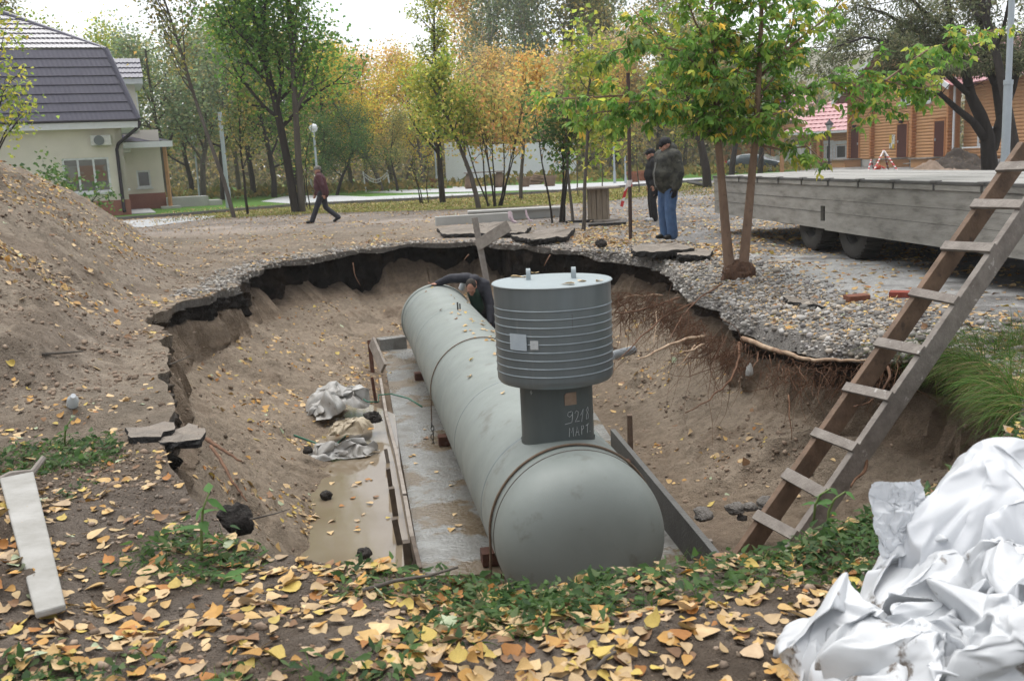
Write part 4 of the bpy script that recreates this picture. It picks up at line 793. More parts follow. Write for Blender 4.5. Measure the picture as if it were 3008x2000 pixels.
GPx = [tuple(G(x, y)[:2]) for x, y in ((560, 633), (890, 606), (1250, 589), (1560, 572), (1725, 561), (2060, 534), (2085, 548), (1950, 570), (1780, 592), (1560, 606), (1420, 614), (1200, 620), (900, 628), (640, 641))]
sheetw('grass_verge', GPx, .012, M_lawny)
sheet('path', [(330, 652), (560, 636), (640, 633), (600, 645), (420, 668), (330, 664)], .014, M_path)
sheet('path', [(765, 592), (835, 577), (940, 573), (1080, 578), (1250, 571), (1420, 566), (1400, 572), (1100, 590), (890, 601)], .034, M_path)
sheet('path', [(1070, 566), (1160, 559), (1330, 553), (1330, 549), (1690, 540), (2060, 522), (2090, 528), (1900, 545), (1700, 556), (1400, 563), (1200, 567)], .036, M_path)
sheet('path', [(440, 600), (520, 585), (600, 582), (560, 592), (470, 606)], .034, M_path)
for i in range(len(KP) - 1):
    a, b2 = Vector((*KP[i], .05)), Vector((*KP[i + 1], .05)); n = max(1, int((b2 - a).length / 3.0))
    for k in range(n):
        p, q = a.lerp(b2, k / n), a.lerp(b2, (k + 1) / n); d = (q - p).normalized() * .02
        if i == 0 and k == 0: kerb = one('kerb', M_kerb, lambda b: b.bar(p + d, q - d, .16, .16)); kerb['kind'] = 'structure'
        else: one('kerb_stone', M_kerb, lambda b: b.bar(p + d, q - d, .16, .16), kerb)
# ------------------------------------------------------------------ flatbed trailer
M_tboard = mat('grey_dropside', (.30, .288, .262), (.20, .19, .172), scale=4, rough=.8, bump=.25, bscale=30, stretch=(.6, .6, 2.6), contrast=(.36, .66), spots=((.15, .142, .128), 4, .57, .2))
M_deck = mat('trailer_deck', (.30, .295, .28), (.23, .225, .21), scale=2, rough=.85, bump=.25, spots=((.15, .145, .14), 4, .6, .2))
M_tyre = mat('tyre_rubber', (.058, .054, .05), (.04, .038, .035), scale=6, rough=.85, bump=.2)
M_rim = mat('wheel_rim', (.075, .072, .068), rough=.7)
TO = (4.12, 19.4); td = Vector((.0995, -.995, 0)); TFr = Fr(TO, td, (-.995, -.0995)); TLn = 13.6; DZ = 1.10
tr = empty('flatbed_trailer', (TO[0], TO[1], 0)); tag(tr, 'grey flatbed trailer with drop sides parked by the pit', 'trailer')
h0 = TFr.px(2410, 650)[0]; h1 = TFr.px(2423, 650)[0]; hz0, hz1 = TFr.px(2416, 650)[1], TFr.px(2416, 605)[1]
side = one('drop_side', M_tboard, lambda b: TFr.wall(b, 0, h1, .38, 1.0, [(h0, h1 - .001, hz0, hz1)], -.05, 0), tr, bevel=.004); one('drop_side', M_tboard, lambda b: TFr.slabq(b, h1 + .004, TLn, .36, 1.0, -.05, .004), tr, bevel=.004)
for zc in (.62, .80): one('seam', mat('board_seam', (.09, .085, .08), rough=.9), lambda b: TFr.slabq(b, .02, TLn, zc - .002, zc + .002, .0, .0055), side)
one('top_rail', M_tboard, lambda b: TFr.slabq(b, 0, TLn, 1.002, 1.07, -.05, .022), tr, bevel=.006); one('deck_edge', mat('edge_steel', (.12, .118, .112), (.08, .078, .075), rough=.7), lambda b: TFr.slabq(b, -.02, TLn, 1.072, DZ + .002, -.09, .03), tr)
for k in range(14): s = .5 + k * .95; one('hinge', MATS['edge_steel'], lambda b: (TFr.slabq(b, s, s + .13, 1.08, 1.115, -.04, .045), TFr.slabq(b, s + .05, s + .075, 1.0, 1.08, .022, .04)), tr, bevel=.01)
for k in range(9): one('deck_plank', M_deck, lambda b: TFr.slabq(b, .02, TLn, DZ - .05, DZ + R.uniform(-.003, .003), -.09 - (k + 1) * .268 + .006, -.09 - k * .268), tr)
one('drop_side', M_tboard, lambda b: TFr.slabq(b, 0, TLn, .38, 1.06, -2.60, -2.55), tr); one('tail_board', M_tboard, lambda b: TFr.slabq(b, -.06, -.025, .38, 1.07, -2.55, -.05), tr)
one('frame_beam', M_rim, lambda b: (TFr.slabq(b, .4, TLn, .72, 1.04, -.95, -.80), TFr.slabq(b, .4, TLn, .72, 1.04, -1.85, -1.7)), tr)
wx0 = TFr.px(2282, 655)[0]; one('mud_flap', M_rim, lambda b: TFr.slabq(b, wx0, wx0 + .55, .36, .44, -.5, -.06), tr)
def wheel(c):
    A = Matrix.Translation(c) @ Matrix.Rotation(math.atan2(TFr.n.y, TFr.n.x), 4, 'Z') @ Matrix.Rotation(math.pi / 2, 4, 'Y'); RO = .45
    w = one('wheel', M_tyre, lambda b: b.lathe([(.25, .13), (.30, .155), (.39, .155), (.43, .14), (RO, .11), (RO, -.11), (.43, -.14), (.35, -.15), (.25, -.12)], 48, A, cap=False), tr, auto=35)
    def lugs(b):
        for k in range(40):
            t = 2 * math.pi * k / 40; b.add([A @ Vector(((RO + .012) * math.cos(t + u), (RO + .012) * math.sin(t + u), z)) for z in (-.13, .13) for u in (-.045, .045)] + [A @ Vector(((RO - .02) * math.cos(t + u), (RO - .02) * math.sin(t + u), z)) for z in (-.14, .14) for u in (-.045, .045)], [(0, 1, 3, 2), (0, 4, 5, 1), (2, 3, 7, 6), (0, 2, 6, 4), (1, 5, 7, 3)])
    one('tread', M_tyre, lugs, w); one('rim', M_rim, lambda b: b.lathe([(.255, .12), (.235, .10), (.22, .02), (.15, .0), (.11, .06), (.06, .08), (.001, .08)], 32, A, cap=False), w, auto=40)
    for k in range(8): t = 2 * math.pi * k / 8; one('wheel_nut', M_rim, lambda b: b.lathe([(.014, .0), (.014, .03), (.001, .03)], 6, A @ Matrix.Translation((.19 * math.cos(t), .19 * math.sin(t), .0))), w)
for px_, py_ in ((2378, 737), (2500, 768)):
    s = min(np.linspace(2, 9, 700), key=lambda u_: abs(proj(TFr.P(float(u_), .0, -.10))[0] - px_))
    for o in (-.25, -2.15): q = TFr.P(s, .45, o); wheel(q)
    one('axle', M_rim, lambda b: b.tube([TFr.P(s, .45, -.3), TFr.P(s, .45, -2.2)], .08, 10), tr)
settle(tr)
# ------------------------------------------------------------------ beams, cable drum, iron pole
a, b2 = G(1280, 664), G(1505, 650); tag(one('concrete_beam', M_cement, lambda b: b.bar(a + (0, 0, .12), b2 + (0, 0, .12), .22, .24), None, bevel=.012, ), 'grey concrete beam lying nearest the far rim, leftmost end', 'beam')
a, b2 = G(1375, 652), G(1662, 637); o = empty('concrete_beam', tuple(a)); tag(o, 'long grey flanged concrete beam behind the shorter beam and the dark stems', 'beam')
one('web', M_cement, lambda b: b.bar((0, 0, .12), tuple(b2 - a + (0, 0, .12)), .20, .24), o, bevel=.01); one('flange', M_cement, lambda b: b.bar((0, 0, .27), tuple(b2 - a + (0, 0, .27)), .46, .06), o, bevel=.01)
c = v3(G(1759, 649)); dr = empty('cable_drum', tuple(c)); tag(dr, 'empty wooden cable drum standing on end as a table', 'cable drum')
M_drum = mat('drum_wood', (.30, .245, .185), (.20, .16, .12), scale=6, rough=.85, bump=.2, stretch=(3, 3, .6))
one('top_disc', M_wood, lambda b: b.lathe([(.001, .80), (.54, .80), (.55, .82), (.54, .845), (.001, .845)], 40), dr, auto=40); one('bottom_disc', M_wood, lambda b: b.lathe([(.001, 0), (.54, 0), (.54, .04), (.001, .04)], 40), dr, auto=40)
for k in range(12): t = 2 * math.pi * k / 12; one('stave', M_drum, lambda b: b.box((.255 * math.cos(t), .255 * math.sin(t), .42), (.03, .125, .76), t), dr, bevel=.004)
a = v3(G(1852, 706)); a.z = gz(a.x, a.y); tp_ = v3(at(1845, 215, a.y)); ip = empty('iron_pole', tuple(a)); tag(ip, 'tall rusty iron pole standing at the far pit edge', 'pole')
one('shaft', mat('rusty_pole', (.085, .055, .045), (.05, .034, .03), scale=12, rough=.8), lambda b: b.tube([(0, 0, -.3), tuple(tp_ - a)], .036, 10), ip, auto=40); k_ = (tp_ - a) * .345; M_tape = mat('red_white_tape', (.62, .58, .56), (.45, .04, .04), scale=9, rough=.5, contrast=(.49, .51), detail=0)
one('tape_knot', M_tape, lambda b: b.tube([k_ + Vector((0, 0, -.06)), k_ + Vector((0, 0, .06))], .05, 10), ip); one('tape_end', M_tape, lambda b: b.bar(k_ + Vector((-.04, 0, 0)), k_ + Vector((-.17, -.05, -.42)), .055, .006, (0, 1, 0)), ip)
for x, y, w in ((1497, 632, .05), (1545, 628, .025)): a = v3(at(x, y, 24.9)); tag(one('tape_scrap', mat('pale_tape', (.55, .46, .50), (.48, .36, .40), scale=20, rough=.5), lambda b: b.tube([a + Vector((0, -.1, .1)), a + Vector((.02, -.12, -.05)), a + Vector((.08, -.15, -.16)), a + Vector((.16, -.17, -.18))], [w, w * 1.4, w, w * .6], 6)), 'pale pink tape scrap hanging over the concrete beam, ' + ('larger' if w > .03 else 'thin') + ' one', 'tape')
for x, y, sc in ((1700, 655, 1), (1780, 664, 1.3)): a = v3(G(x, y)); tag(one('rubber_strip', M_asphd, lambda b: b.bar(a + Vector((-.3 * sc, .1, .03)), a + Vector((.35 * sc, -.1, .05)), .16, .05)), 'dark strip lying beside the cable drum, ' + ('left' if x == 1700 else 'right') + ' of its foot', 'strip')
# ------------------------------------------------------------------ lamp posts
def lamppost(bx, by, tx, ty, r, lab, head=True, z0=0, collar=True, Y=None):
    a = v3(G(bx, by, z0)) if Y is None else v3(at(bx, by, Y)); a.z = 0 if Y else a.z; t = v3(at(tx, ty, a.y)); h = t.z - a.z; o = empty('lamp_post', tuple(a)); tag(o, lab, 'lamp post', 'lamp posts')
    one('base_section', M_galv, lambda b: b.tube([(0, 0, -.05), (0, 0, h * .22)], r * 1.45, 12), o, auto=40); one('shaft', M_galv, lambda b: b.tube([(0, 0, h * .22), (0, 0, h)], r, 12), o, auto=40)
    if head: one('lamp_head', M_white, lambda b: b.lathe([(.001, h + .38), (.16, h + .34), (.24, h + .2), (.2, h + .02), (.08, h - .06)], 16), o, smooth=True)
    return o
lamppost(673, 612, 647, 330, .10, 'thick pale lamp post by the kerb right of the house', False); lamppost(588, 590, 566, 412, .06, 'thin pale lamp post with white head close to the house porch')
lamppost(938, 590, 925, 385, .06, 'slim lamp post with round head rising above the walking woman'); lamppost(1284, 552, 1273, 392, .06, 'slim lamp post with white head beside the dark yellow tree')
lamppost(1806, 540, 1800, 370, .06, 'slim pale pole left of the rusty iron pole', False); lamppost(1838, 540, 1834, 452, .05, 'short thin pale pole beside the rusty iron pole', False)
a = (11.15, 22.0); o = empty('lamp_post', (*a, 0)); tag(o, 'tall grey stepped lamp post behind the trailer at the right', 'lamp post', 'lamp posts')
one('base_section', M_galv, lambda b: b.tube([(0, 0, 0), (0, 0, 2.75)], .092, 16), o, auto=40); one('shaft', M_galv, lambda b: b.tube([(0, 0, 2.75), (0, 0, 8)], .066, 14), o, auto=40); one('collar', M_galv, lambda b: b.tube([(0, 0, 2.70), (0, 0, 2.80)], .102, 16), o, auto=40)
a = v3(G(2432, 512)); a = Vector((20.2, 61.5, 0)); o = empty('street_lantern', tuple(a)); tag(o, 'black old-style lantern on a post in front of the pink-roofed annex', 'lantern')
one('post', M_black, lambda b: b.lathe([(.10, 0), (.10, .3), (.05, .4), (.05, 2.3), (.07, 2.35), (.03, 2.4)], 12), o); one('lantern_glass', mat('lantern_glass', (.55, .56, .55), rough=.3), lambda b: b.lathe([(.10, 2.42), (.22, 2.9)], 6, cap=False), o); one('lantern_roof', M_black, lambda b: b.lathe([(.27, 2.88), (.26, 2.93), (.10, 3.12), (.05, 3.14), (.04, 3.24), (.001, 3.26)], 12), o)
# net posts, planters, benches
for (x, y, t, lab) in ((1075, 564, 503, 'white net post, left one of the pair behind the path'), (1146, 561, 499, 'white net post, right one of the pair behind the path'), (919, 569, 527, 'short white post right of the big twin trunk')):
    a = v3(G(x, y)); h = at(x, t, a.y)[2]; tag(one('net_post', M_upvc, lambda b: b.tube([(a.x, a.y, 0), (a.x - .1, a.y, h)], .055, 8), None, auto=40), lab, 'post')
a, b2 = v3(G(1073, 564)), v3(G(1142, 561)); hz = at(1140, 505, b2.y)[2]
tag(one('net_rope', M_upvc, lambda b: [b.tube([a.lerp(b2, t) + Vector((0, 0, hz - dz - .5 * math.sin(math.pi * t))) for t in np.linspace(0, 1, 12)], .03, 5) for dz in (0, .22)] + [b.tube([a.lerp(b2, t) + Vector((0, 0, hz - .5 * math.sin(math.pi * t))), a.lerp(b2, t) + Vector((0, 0, hz - .22 - .5 * math.sin(math.pi * t)))], .015, 4) for t in np.linspace(.05, .95, 14)]), 'sagging white net strung between the two white posts', 'net')
M_terra = mat('terracotta', (.26, .10, .055), (.18, .07, .04), scale=5, rough=.85); M_stump = mat('pale_stump', (.22, .15, .10), (.14, .095, .065), scale=6, rough=.9)
for i, (x, y) in enumerate(((1280, 552), (1540, 551), (1615, 549), (1862, 537), (1893, 533))):
    a = v3(G(x, y)); tag(one('planter', M_terra if i in (0, 3, 4) else M_stump, lambda b: b.lathe([(.30, 0), (.38, .5), (.44, .53), (.44, .66), (.36, .66), (.33, .55), (.001, .55)], 18, Matrix.Translation(a)), None, auto=40), ('brown planter by the slim lamp post left of the white building', 'log stump seat left of the dark stems', 'log stump seat between the dark stems', 'terracotta planter left behind the man in the camouflage jacket', 'terracotta planter closest to the camouflage jacket')[i], 'planter')
a = v3(G(1425, 554)); bn = empty('garden_table', tuple(a)); tag(bn, 'wooden garden table on round log legs in front of the white building', 'table')
one('table_top', M_wood, lambda b: b.box((0, 0, 1.02), (2.6, .8, .08)), bn)
for dx in (-.95, .95): one('leg', M_stump, lambda b: b.lathe([(.30, 0), (.34, .3), (.30, .62), (.2, .98)], 14, Matrix.Translation((dx, 0, 0))), bn, smooth=True)
a = v3(G(1566, 545)); tag(one('wood_pile', M_stump, lambda b: [b.tube([a + Vector((-.6 + .08 * k, -.2 + .1 * (k % 4), .1 + .07 * k)), a + Vector((.5 + .05 * k, .1 * (k % 3), .12 + .05 * k))], .07, 7) for k in range(9)]), 'small pile of cut wood between the stump seats', 'wood pile')
a = v3(G(2060, 548)); tag(one('metal_lid', M_rim, lambda b: b.lathe([(.001, .10), (.7, .02), (.72, .06), (.5, .15), (.001, .2)], 24, Matrix.Translation(a) @ Matrix.Rotation(.25, 4, 'Y')), None, smooth=True), 'dark metal lid lying on the grass left of the trailer', 'lid')
# ------------------------------------------------------------------ car
def make_car():
    e = empty('parked_car', tuple(Vector((18.0, 71.0, 0))), math.radians(-24)); tag(e, 'dark teal hatchback car parked behind the maple', 'car'); e.scale = (.94,) * 3
    Mp = mat('car_paint', (.020, .035, .042), (.016, .028, .034), rough=.22, spec=.6); SEC = [  # x, half width at belt, z bottom, z belt, z roof, half width roof
        (-2.12, .60, .42, .80, .82, .55), (-2.05, .78, .32, .92, .96, .6), (-1.7, .84, .26, .95, 1.18, .6), (-1.2, .86, .24, .96, 1.40, .60), (-.4, .87, .24, .95, 1.46, .62), (.35, .87, .24, .94, 1.38, .62), (.85, .87, .24, .93, 1.12, .66), (1.15, .86, .24, .92, .97, .72), (1.7, .82, .28, .80, .86, .7), (2.02, .72, .36, .66, .70, .6), (2.12, .55, .42, .58, .60, .5)]
    v = []; n = 12
    for x, w, zb_, zm, zt_, wr in SEC: v += [(x, -w * .9, zb_), (x, -w, zb_ + .12), (x, -w * 1.01, (zb_ + zm) / 2), (x, -w, zm), (x, -wr, zt_ - .03), (x, -wr * .7, zt_), (x, wr * .7, zt_), (x, wr, zt_ - .03), (x, w, zm), (x, w * 1.01, (zb_ + zm) / 2), (x, w, zb_ + .12), (x, w * .9, zb_)]
    f = [(i * n + k, i * n + (k + 1) % n, (i + 1) * n + (k + 1) % n, (i + 1) * n + k) for i in range(len(SEC) - 1) for k in range(n)] + [tuple(range(n - 1, -1, -1)), tuple((len(SEC) - 1) * n + k for k in range(n))]
    body = raw('body', np.array(v), f, Mp, e, True); body.modifiers.new('s', 'SUBSURF').render_levels = 2
    Mg = mat('car_glass', (.10, .13, .14), (.16, .19, .20), scale=.8, rough=.05, spec=.9)
    for s in (-1, 1):
        def gl(b, pts): b.add([(x, s * (y + .012), z) for x, y, z in pts], [tuple(range(len(pts))) if s < 0 else tuple(range(len(pts) - 1, -1, -1))])
        one('side_window', Mg, lambda b: gl(b, [(-1.15, .76, 1.02), (-.1, .78, 1.0), (-.1, .66, 1.36), (-.95, .655, 1.35)]), e); one('side_window', Mg, lambda b: gl(b, [(-.02, .78, 1.0), (.85, .79, .98), (.32, .66, 1.30), (-.02, .66, 1.36)]), e)
        for x in (-1.32, 1.30):
            A = Matrix.Translation((x, s * .80, .31)) @ Matrix.Rotation(-s * math.pi / 2, 4, 'X'); w = one('wheel', M_tyre, lambda b: b.lathe([(.19, .08), (.28, .10), (.31, .07), (.31, -.1), (.2, -.1)], 28, A, cap=False), e, auto=40)
            one('hub_cap', mat('alloy', (.45, .46, .47), rough=.35, metal=.6), lambda b: (b.lathe([(.19, .075), (.17, .06), (.16, .06)], 24, A, cap=False), [b.bar(A @ Vector((0, 0, .07)), A @ Vector((.17 * math.cos(t), .17 * math.sin(t), .065)), .05, .02, (0, s, 0)) for t in np.linspace(0, 2 * math.pi, 7)[:-1]]), w)
        one('headlight', M_white, lambda b: b.box((1.86, s * .62, .70), (.3, .2, .13), s * -.5), e, bevel=.04); one('tail_light', mat('tail_red', (.45, .02, .02), rough=.3), lambda b: b.box((-2.02, s * .66, .86), (.12, .25, .2), s * .4), e, bevel=.03)
    return e
make_car()
# fabric fence, wooden mast, heaps, tripods
a = [v3(at(x, 505, 80)) for x in np.linspace(2238, 2384, 40)]
def cloth(b):
    n = 40; v = []
    for i, p in enumerate(a):
        for k in range(9): w = .22 * math.sin(i * .9 + k * .5) * (1 - k / 10) + .1 * math.sin(i * 2.3); v.append((p.x, 80 + w, -.05 + k / 8 * (1.75 + .12 * math.sin(i * .5) - (.6 if i < 14 else 0))))
    b.add(v, [(i * 9 + k, (i + 1) * 9 + k, (i + 1) * 9 + k + 1, i * 9 + k + 1) for i in range(n - 1) for k in range(8)])
cf = empty('fabric_fence', (18.5, 80, 0)); tag(cf, 'draped whitish fabric fence between the car and the annex', 'fence'); one('fabric', mat('white_fabric', (.55, .54, .53), (.46, .45, .44), scale=.8, rough=.8, spots=((.38, .12, .10), 2.2, .72, .03)), cloth, cf, smooth=True)
for x in (2240, 2262, 2300, 2380): p = v3(at(x, 505, 80.4)); one('fence_post', M_black, lambda b: b.tube([(p.x, 80.3, 0), (p.x, 80.3, 1.9)], .035, 6), cf)
settle(cf)
p = v3(at(2297, 514, 60)); o = empty('wooden_mast', (p.x, 60, 0)); tag(o, 'round orange-brown wooden post standing right of the car', 'post'); one('shaft', M_pine, lambda b: b.tube([(0, 0, 0), (0, 0, 4.2)], .13, 12), o, auto=40); one('crosspiece', M_pine, lambda b: b.box((.6, 0, 2.9), (1.6, .18, .22)), o); one('flower_basket', mat('purple_bloom', (.22, .04, .32), (.10, .02, .16), scale=9, rough=.8), lambda b: b.lathe([(.001, 3.95), (.22, 4.0), (.25, 4.25), (.12, 4.42), (.001, 4.45)], 12), o)
def heap(name, px_, Y, w, d, h, m, lab, seed):
    c = at(px_, 500, Y); n = 60; u = np.linspace(-1, 1, n); X_, Y_ = np.meshgrid(u, u); r = np.sqrt(X_ ** 2 + Y_ ** 2); P_ = np.stack([X_ * w, Y_ * d, X_ * 0], -1); z = h * np.clip(1 - r, 0, 1) ** .8 * (1 + .35 * fbm(P_ * 1.3 + seed, 4, seed)) + .08 * fbm(P_ * 4, 3, seed) * (r < .95) - .03
    k = np.arange(n - 1)[:, None] * n + np.arange(n - 1)[None]; F = np.stack([k, k + 1, k + n + 1, k + n], -1).reshape(-1, 4); P_[..., 2] = z
    return tag(raw(name, P_.reshape(-1, 3), F, m, None, True, loc=(c[0], Y, 0)), lab, 'heap')
heap('soil_heap', 2815, 46, 2.6, 2.2, .95, mat('peaty_soil', (.05, .038, .03), (.028, .022, .018), scale=6, rough=.95, bump=1, spots=((.36, .26, .12), 16, .64, .04)), 'dark soil heap flecked with leaves behind the trailer deck', 3)
heap('sand_heap', 2735, 43, 2.2, 1.6, .55, mat('sandy_soil', (.24, .18, .135), (.17, .125, .095), scale=6, rough=.95, bump=1), 'low brown sand heap left of the dark soil heap', 4)
M_strip = mat('striped_pole', (.60, .56, .54), (.42, .05, .05), scale=1.6, rough=.6, contrast=(.495, .505), detail=0, stretch=(.01, .01, 4))
def tripod(pts, Y, lab):
    q = [v3(at(x, y, Y + dy)) for x, y, dy in pts]; o = empty('barrier_frame', (q[0].x, q[0].y, 0)); tag(o, lab, 'barrier')
    for i in range(1, len(q)): one('striped_leg', M_strip, lambda b: b.tube([q[0], q[i]], .045, 6), o)
    settle(o)
tripod([(2596, 442, 0), (2562, 512, -1), (2643, 512, -1), (2610, 500, 1.5)], 50, 'red and white striped tripod barrier in front of the log house'); tripod([(2559, 470, 0), (2548, 512, -.5), (2568, 505, .6)], 52, 'smaller pale tripod barrier left of the striped one')
for (x0, y0, x1, y1, lab) in ((2590, 490, 2628, 514, 'striped barrier pole lying slanted between the tripod and the heap'), (2705, 515, 2750, 492, 'thin stick leaning on the sand heap'), (2755, 490, 2768, 510, 'short pale stick in the sand heap')):
    a, b2 = v3(at(x0, y0, 44)), v3(at(x1, y1, 44)); tag(one('pole_piece', M_strip if 'striped' in lab else M_wood, lambda b: b.tube([a, b2], .04, 6)), lab, 'pole')
p = v3(at(2528, 502, 58)); tag(one('bucket', mat('red_bucket', (.45, .06, .03), rough=.5), lambda b: b.lathe([(.16, 0), (.2, .3), (.19, .3), (.15, .02)], 14, Matrix.Translation((p.x + 1.0, p.y, .05))), None, smooth=True), 'small red bucket near the log house steps', 'bucket')

# ------------------------------------------------------------------ trees
M_bark = mat('grey_bark', (.12, .105, .09), (.07, .06, .052), scale=6, rough=.95, bump=.8, bscale=25, stretch=(1, 1, .25))
M_barkd = mat('dark_bark', (.045, .038, .033), (.025, .021, .019), scale=6, rough=.95, bump=.9, bscale=20, stretch=(1, 1, .25))
M_barkm = mat('maple_bark', (.25, .165, .115), (.16, .105, .075), scale=9, rough=.85, bump=.4, bscale=30, stretch=(1, 1, .5), spots=((.10, .065, .045), 18, .62, .08))
M_barkw = mat('pale_bark', (.42, .41, .38), (.25, .24, .22), scale=5, rough=.9, stretch=(1, 1, .4))
M_leaf = mat('foliage', (1, 1, 1), (.92, .92, .92), scale=3, rough=.6, spec=.25, attr='Col', trans=.5)
BR = {'maple': 1.85, 'willow': 1.9, 'dark': 1.55, 'green': 2.25}
PAL = {'green': ([(.075, .15, .03), (.05, .11, .022), (.12, .19, .035), (.24, .25, .045)], (4, 3, 2, .7)), 'dark': ([(.045, .09, .028), (.07, .13, .035), (.11, .14, .04)], (3, 3, 1)),
       'yellow': ([(.44, .33, .055), (.33, .29, .05), (.24, .26, .05), (.42, .24, .05)], (4, 3, 2, 1)), 'orange': ([(.42, .27, .085), (.42, .31, .09), (.36, .20, .075), (.28, .23, .08)], (3, 3, 1.2, 2)),
       'ygreen': ([(.25, .27, .05), (.17, .22, .04), (.33, .30, .055), (.10, .16, .035)], (4, 3, 2, 2)), 'grey': ([(.15, .19, .11), (.11, .15, .085), (.19, .21, .12), (.22, .20, .09)], (4, 4, 2, 1)),
       'olive': ([(.14, .15, .055), (.10, .125, .045), (.23, .20, .06), (.30, .22, .07)], (3, 3, 2, 1.5)), 'tan': ([(.36, .27, .15), (.30, .24, .12), (.40, .30, .10), (.22, .21, .09)], (3, 3, 1, 2)),
       'rust': ([(.36, .19, .08), (.40, .27, .09), (.30, .26, .08), (.20, .22, .07)], (1.2, 3, 3, 3)), 'willow': ([(.085, .095, .05), (.06, .072, .038), (.12, .125, .07), (.16, .15, .08)], (3, 3, 2, 1)),
       'maple': ([(.085, .175, .035), (.06, .13, .028), (.13, .21, .04), (.27, .28, .05), (.36, .27, .05)], (5, 3, 3, 1.6, .8))}
PAL = {k: ([tuple(min(.8, c * BR.get(k, 1.8)) for c in col) for col in v[0]], v[1]) for k, v in PAL.items()}
def grow(rng, out, p, d, L, r, lev, P):
    n = 7 if lev == 0 else 5; pts = [p]; d = d / np.linalg.norm(d); seg_ = L / n
    for i in range(n):
        d = d + rng.normal(size=3) * P['jit'][lev] + np.array((0, 0, P['up'][lev])); d /= np.linalg.norm(d); pts.append(pts[-1] + d * seg_)
    pts = np.array(pts); rad = r * np.linspace(1, P['tap'][lev], n + 1); out['br'].append((pts, rad, lev))
    if lev < P['lev']:
        k = P['kids'][lev]
        for j in range(k):
            t = P['start'][lev] + (1 - P['start'][lev]) * (j + rng.random()) / k; i = min(int(t * n), n - 1); f = t * n - i; q = pts[i] * (1 - f) + pts[i + 1] * f; ax = pts[i + 1] - pts[i]; ax /= np.linalg.norm(ax)
            s = rng.normal(size=3); s -= s.dot(ax) * ax; s /= np.linalg.norm(s); a = P['ang'][lev] * rng.uniform(.7, 1.25); nd = ax * math.cos(a) + s * math.sin(a)
            grow(rng, out, q, nd, L * P['len'][lev] * (1 - P.get('cone', .35) * t) * rng.uniform(.75, 1.2), rad[i] * .55, lev + 1, P)
    if lev >= P['lev'] - 1:
        for i in range(1, n + 1): out['an'].append(pts[i]); out['ad'].append(pts[i] - pts[i - 1])
def branches(name, br, m, parent, minr=.0):
    b = MB()
    for pts, rad, lev in br:
        if rad[0] < minr: continue
        b.tube(pts, list(rad), (9, 6, 4, 3)[min(lev, 3)], cap=False)
    return b.build(name, m, parent, smooth=True)
def crown(name, rng, an, ad, n, spread, size, pal, parent, shape='tri2', droop=.3, warp=0, narrow=None, m=None, zmin=None):
    i = rng.integers(0, len(an), n); pos = an[i] + rng.normal(size=(n, 3)) * spread
    if zmin is not None: pos[:, 2] = np.maximum(pos[:, 2], zmin + rng.random(n) * .3)
    nr = rng.normal(size=(n, 3)) + np.array((0, 0, .9)); tg = rng.normal(size=(n, 3)) * .8 + ad[i] / np.maximum(np.linalg.norm(ad[i], axis=1, keepdims=True), 1e-6) * .6 - np.array((0, 0, droop))
    p, w = PAL[pal]; c = pick(rng, p, w, n, .3); cl = noise(pos * .9 + 31, 9)[:, None]; c = np.clip(c * (1 + .30 * cl), 0, 1)
    return leafmesh(name, pos, nr, tg, rng.uniform(.65, 1.25, n) * size, c, m or M_leaf, parent, shape, warp, rng)
P_ROUND = dict(lev=2, jit=(.10, .22, .3), up=(.03, .10, .05), tap=(.25, .2, .2), kids=(11, 5), start=(.22, .25), ang=(.95, .8), len=(.48, .5), cone=.45)
P_TALL = dict(lev=2, jit=(.05, .18, .3), up=(.04, .22, .05), tap=(.2, .2, .2), kids=(18, 4), start=(.16, .2), ang=(.75, .7), len=(.26, .5), cone=.5)
P_SPIRE = dict(lev=2, jit=(.04, .12, .25), up=(.04, .25, .05), tap=(.15, .2, .2), kids=(26, 5), start=(.22, .2), ang=(.85, .6), len=(.30, .42), cone=.55)
P_SPARSE = dict(lev=2, jit=(.09, .2, .3), up=(.02, .18, .08), tap=(.25, .2, .2), kids=(10, 4), start=(.35, .3), ang=(.8, .7), len=(.32, .5), cone=.4)
def make_tree(name, lab, base, H, r, P, pal, n, size, seed, bark=None, lean=(0, 0), group=None, spread=.35, cat='tree', shape='tri2', zmin=None, stems=1, fan=.15):
    rng = np.random.default_rng(seed); o = empty(name, tuple(base)); tag(o, lab, cat, group); out = {'br': [], 'an': [], 'ad': []}
    for s in range(stems):
        a = rng.uniform(0, 6.28); off = np.array((math.cos(a), math.sin(a), 0)) * (0 if stems == 1 else rng.uniform(.05, .28)); d = np.array((lean[0], lean[1], 1.0)) + (np.array((math.cos(a), math.sin(a), 0)) * fan * rng.uniform(.4, 1.3) if stems > 1 else 0)
        grow(rng, out, np.array((0, 0, -.15)) + off, d, H * rng.uniform(.8, 1) if stems > 1 else H, r, 0, P)
    an, ad = np.array(out['an']), np.array(out['ad']); branches('trunk', out['br'], bark or M_bark, o, r * .035); crown('crown', rng, an, ad, n, spread, size, pal, o, shape, zmin=zmin)
    return o
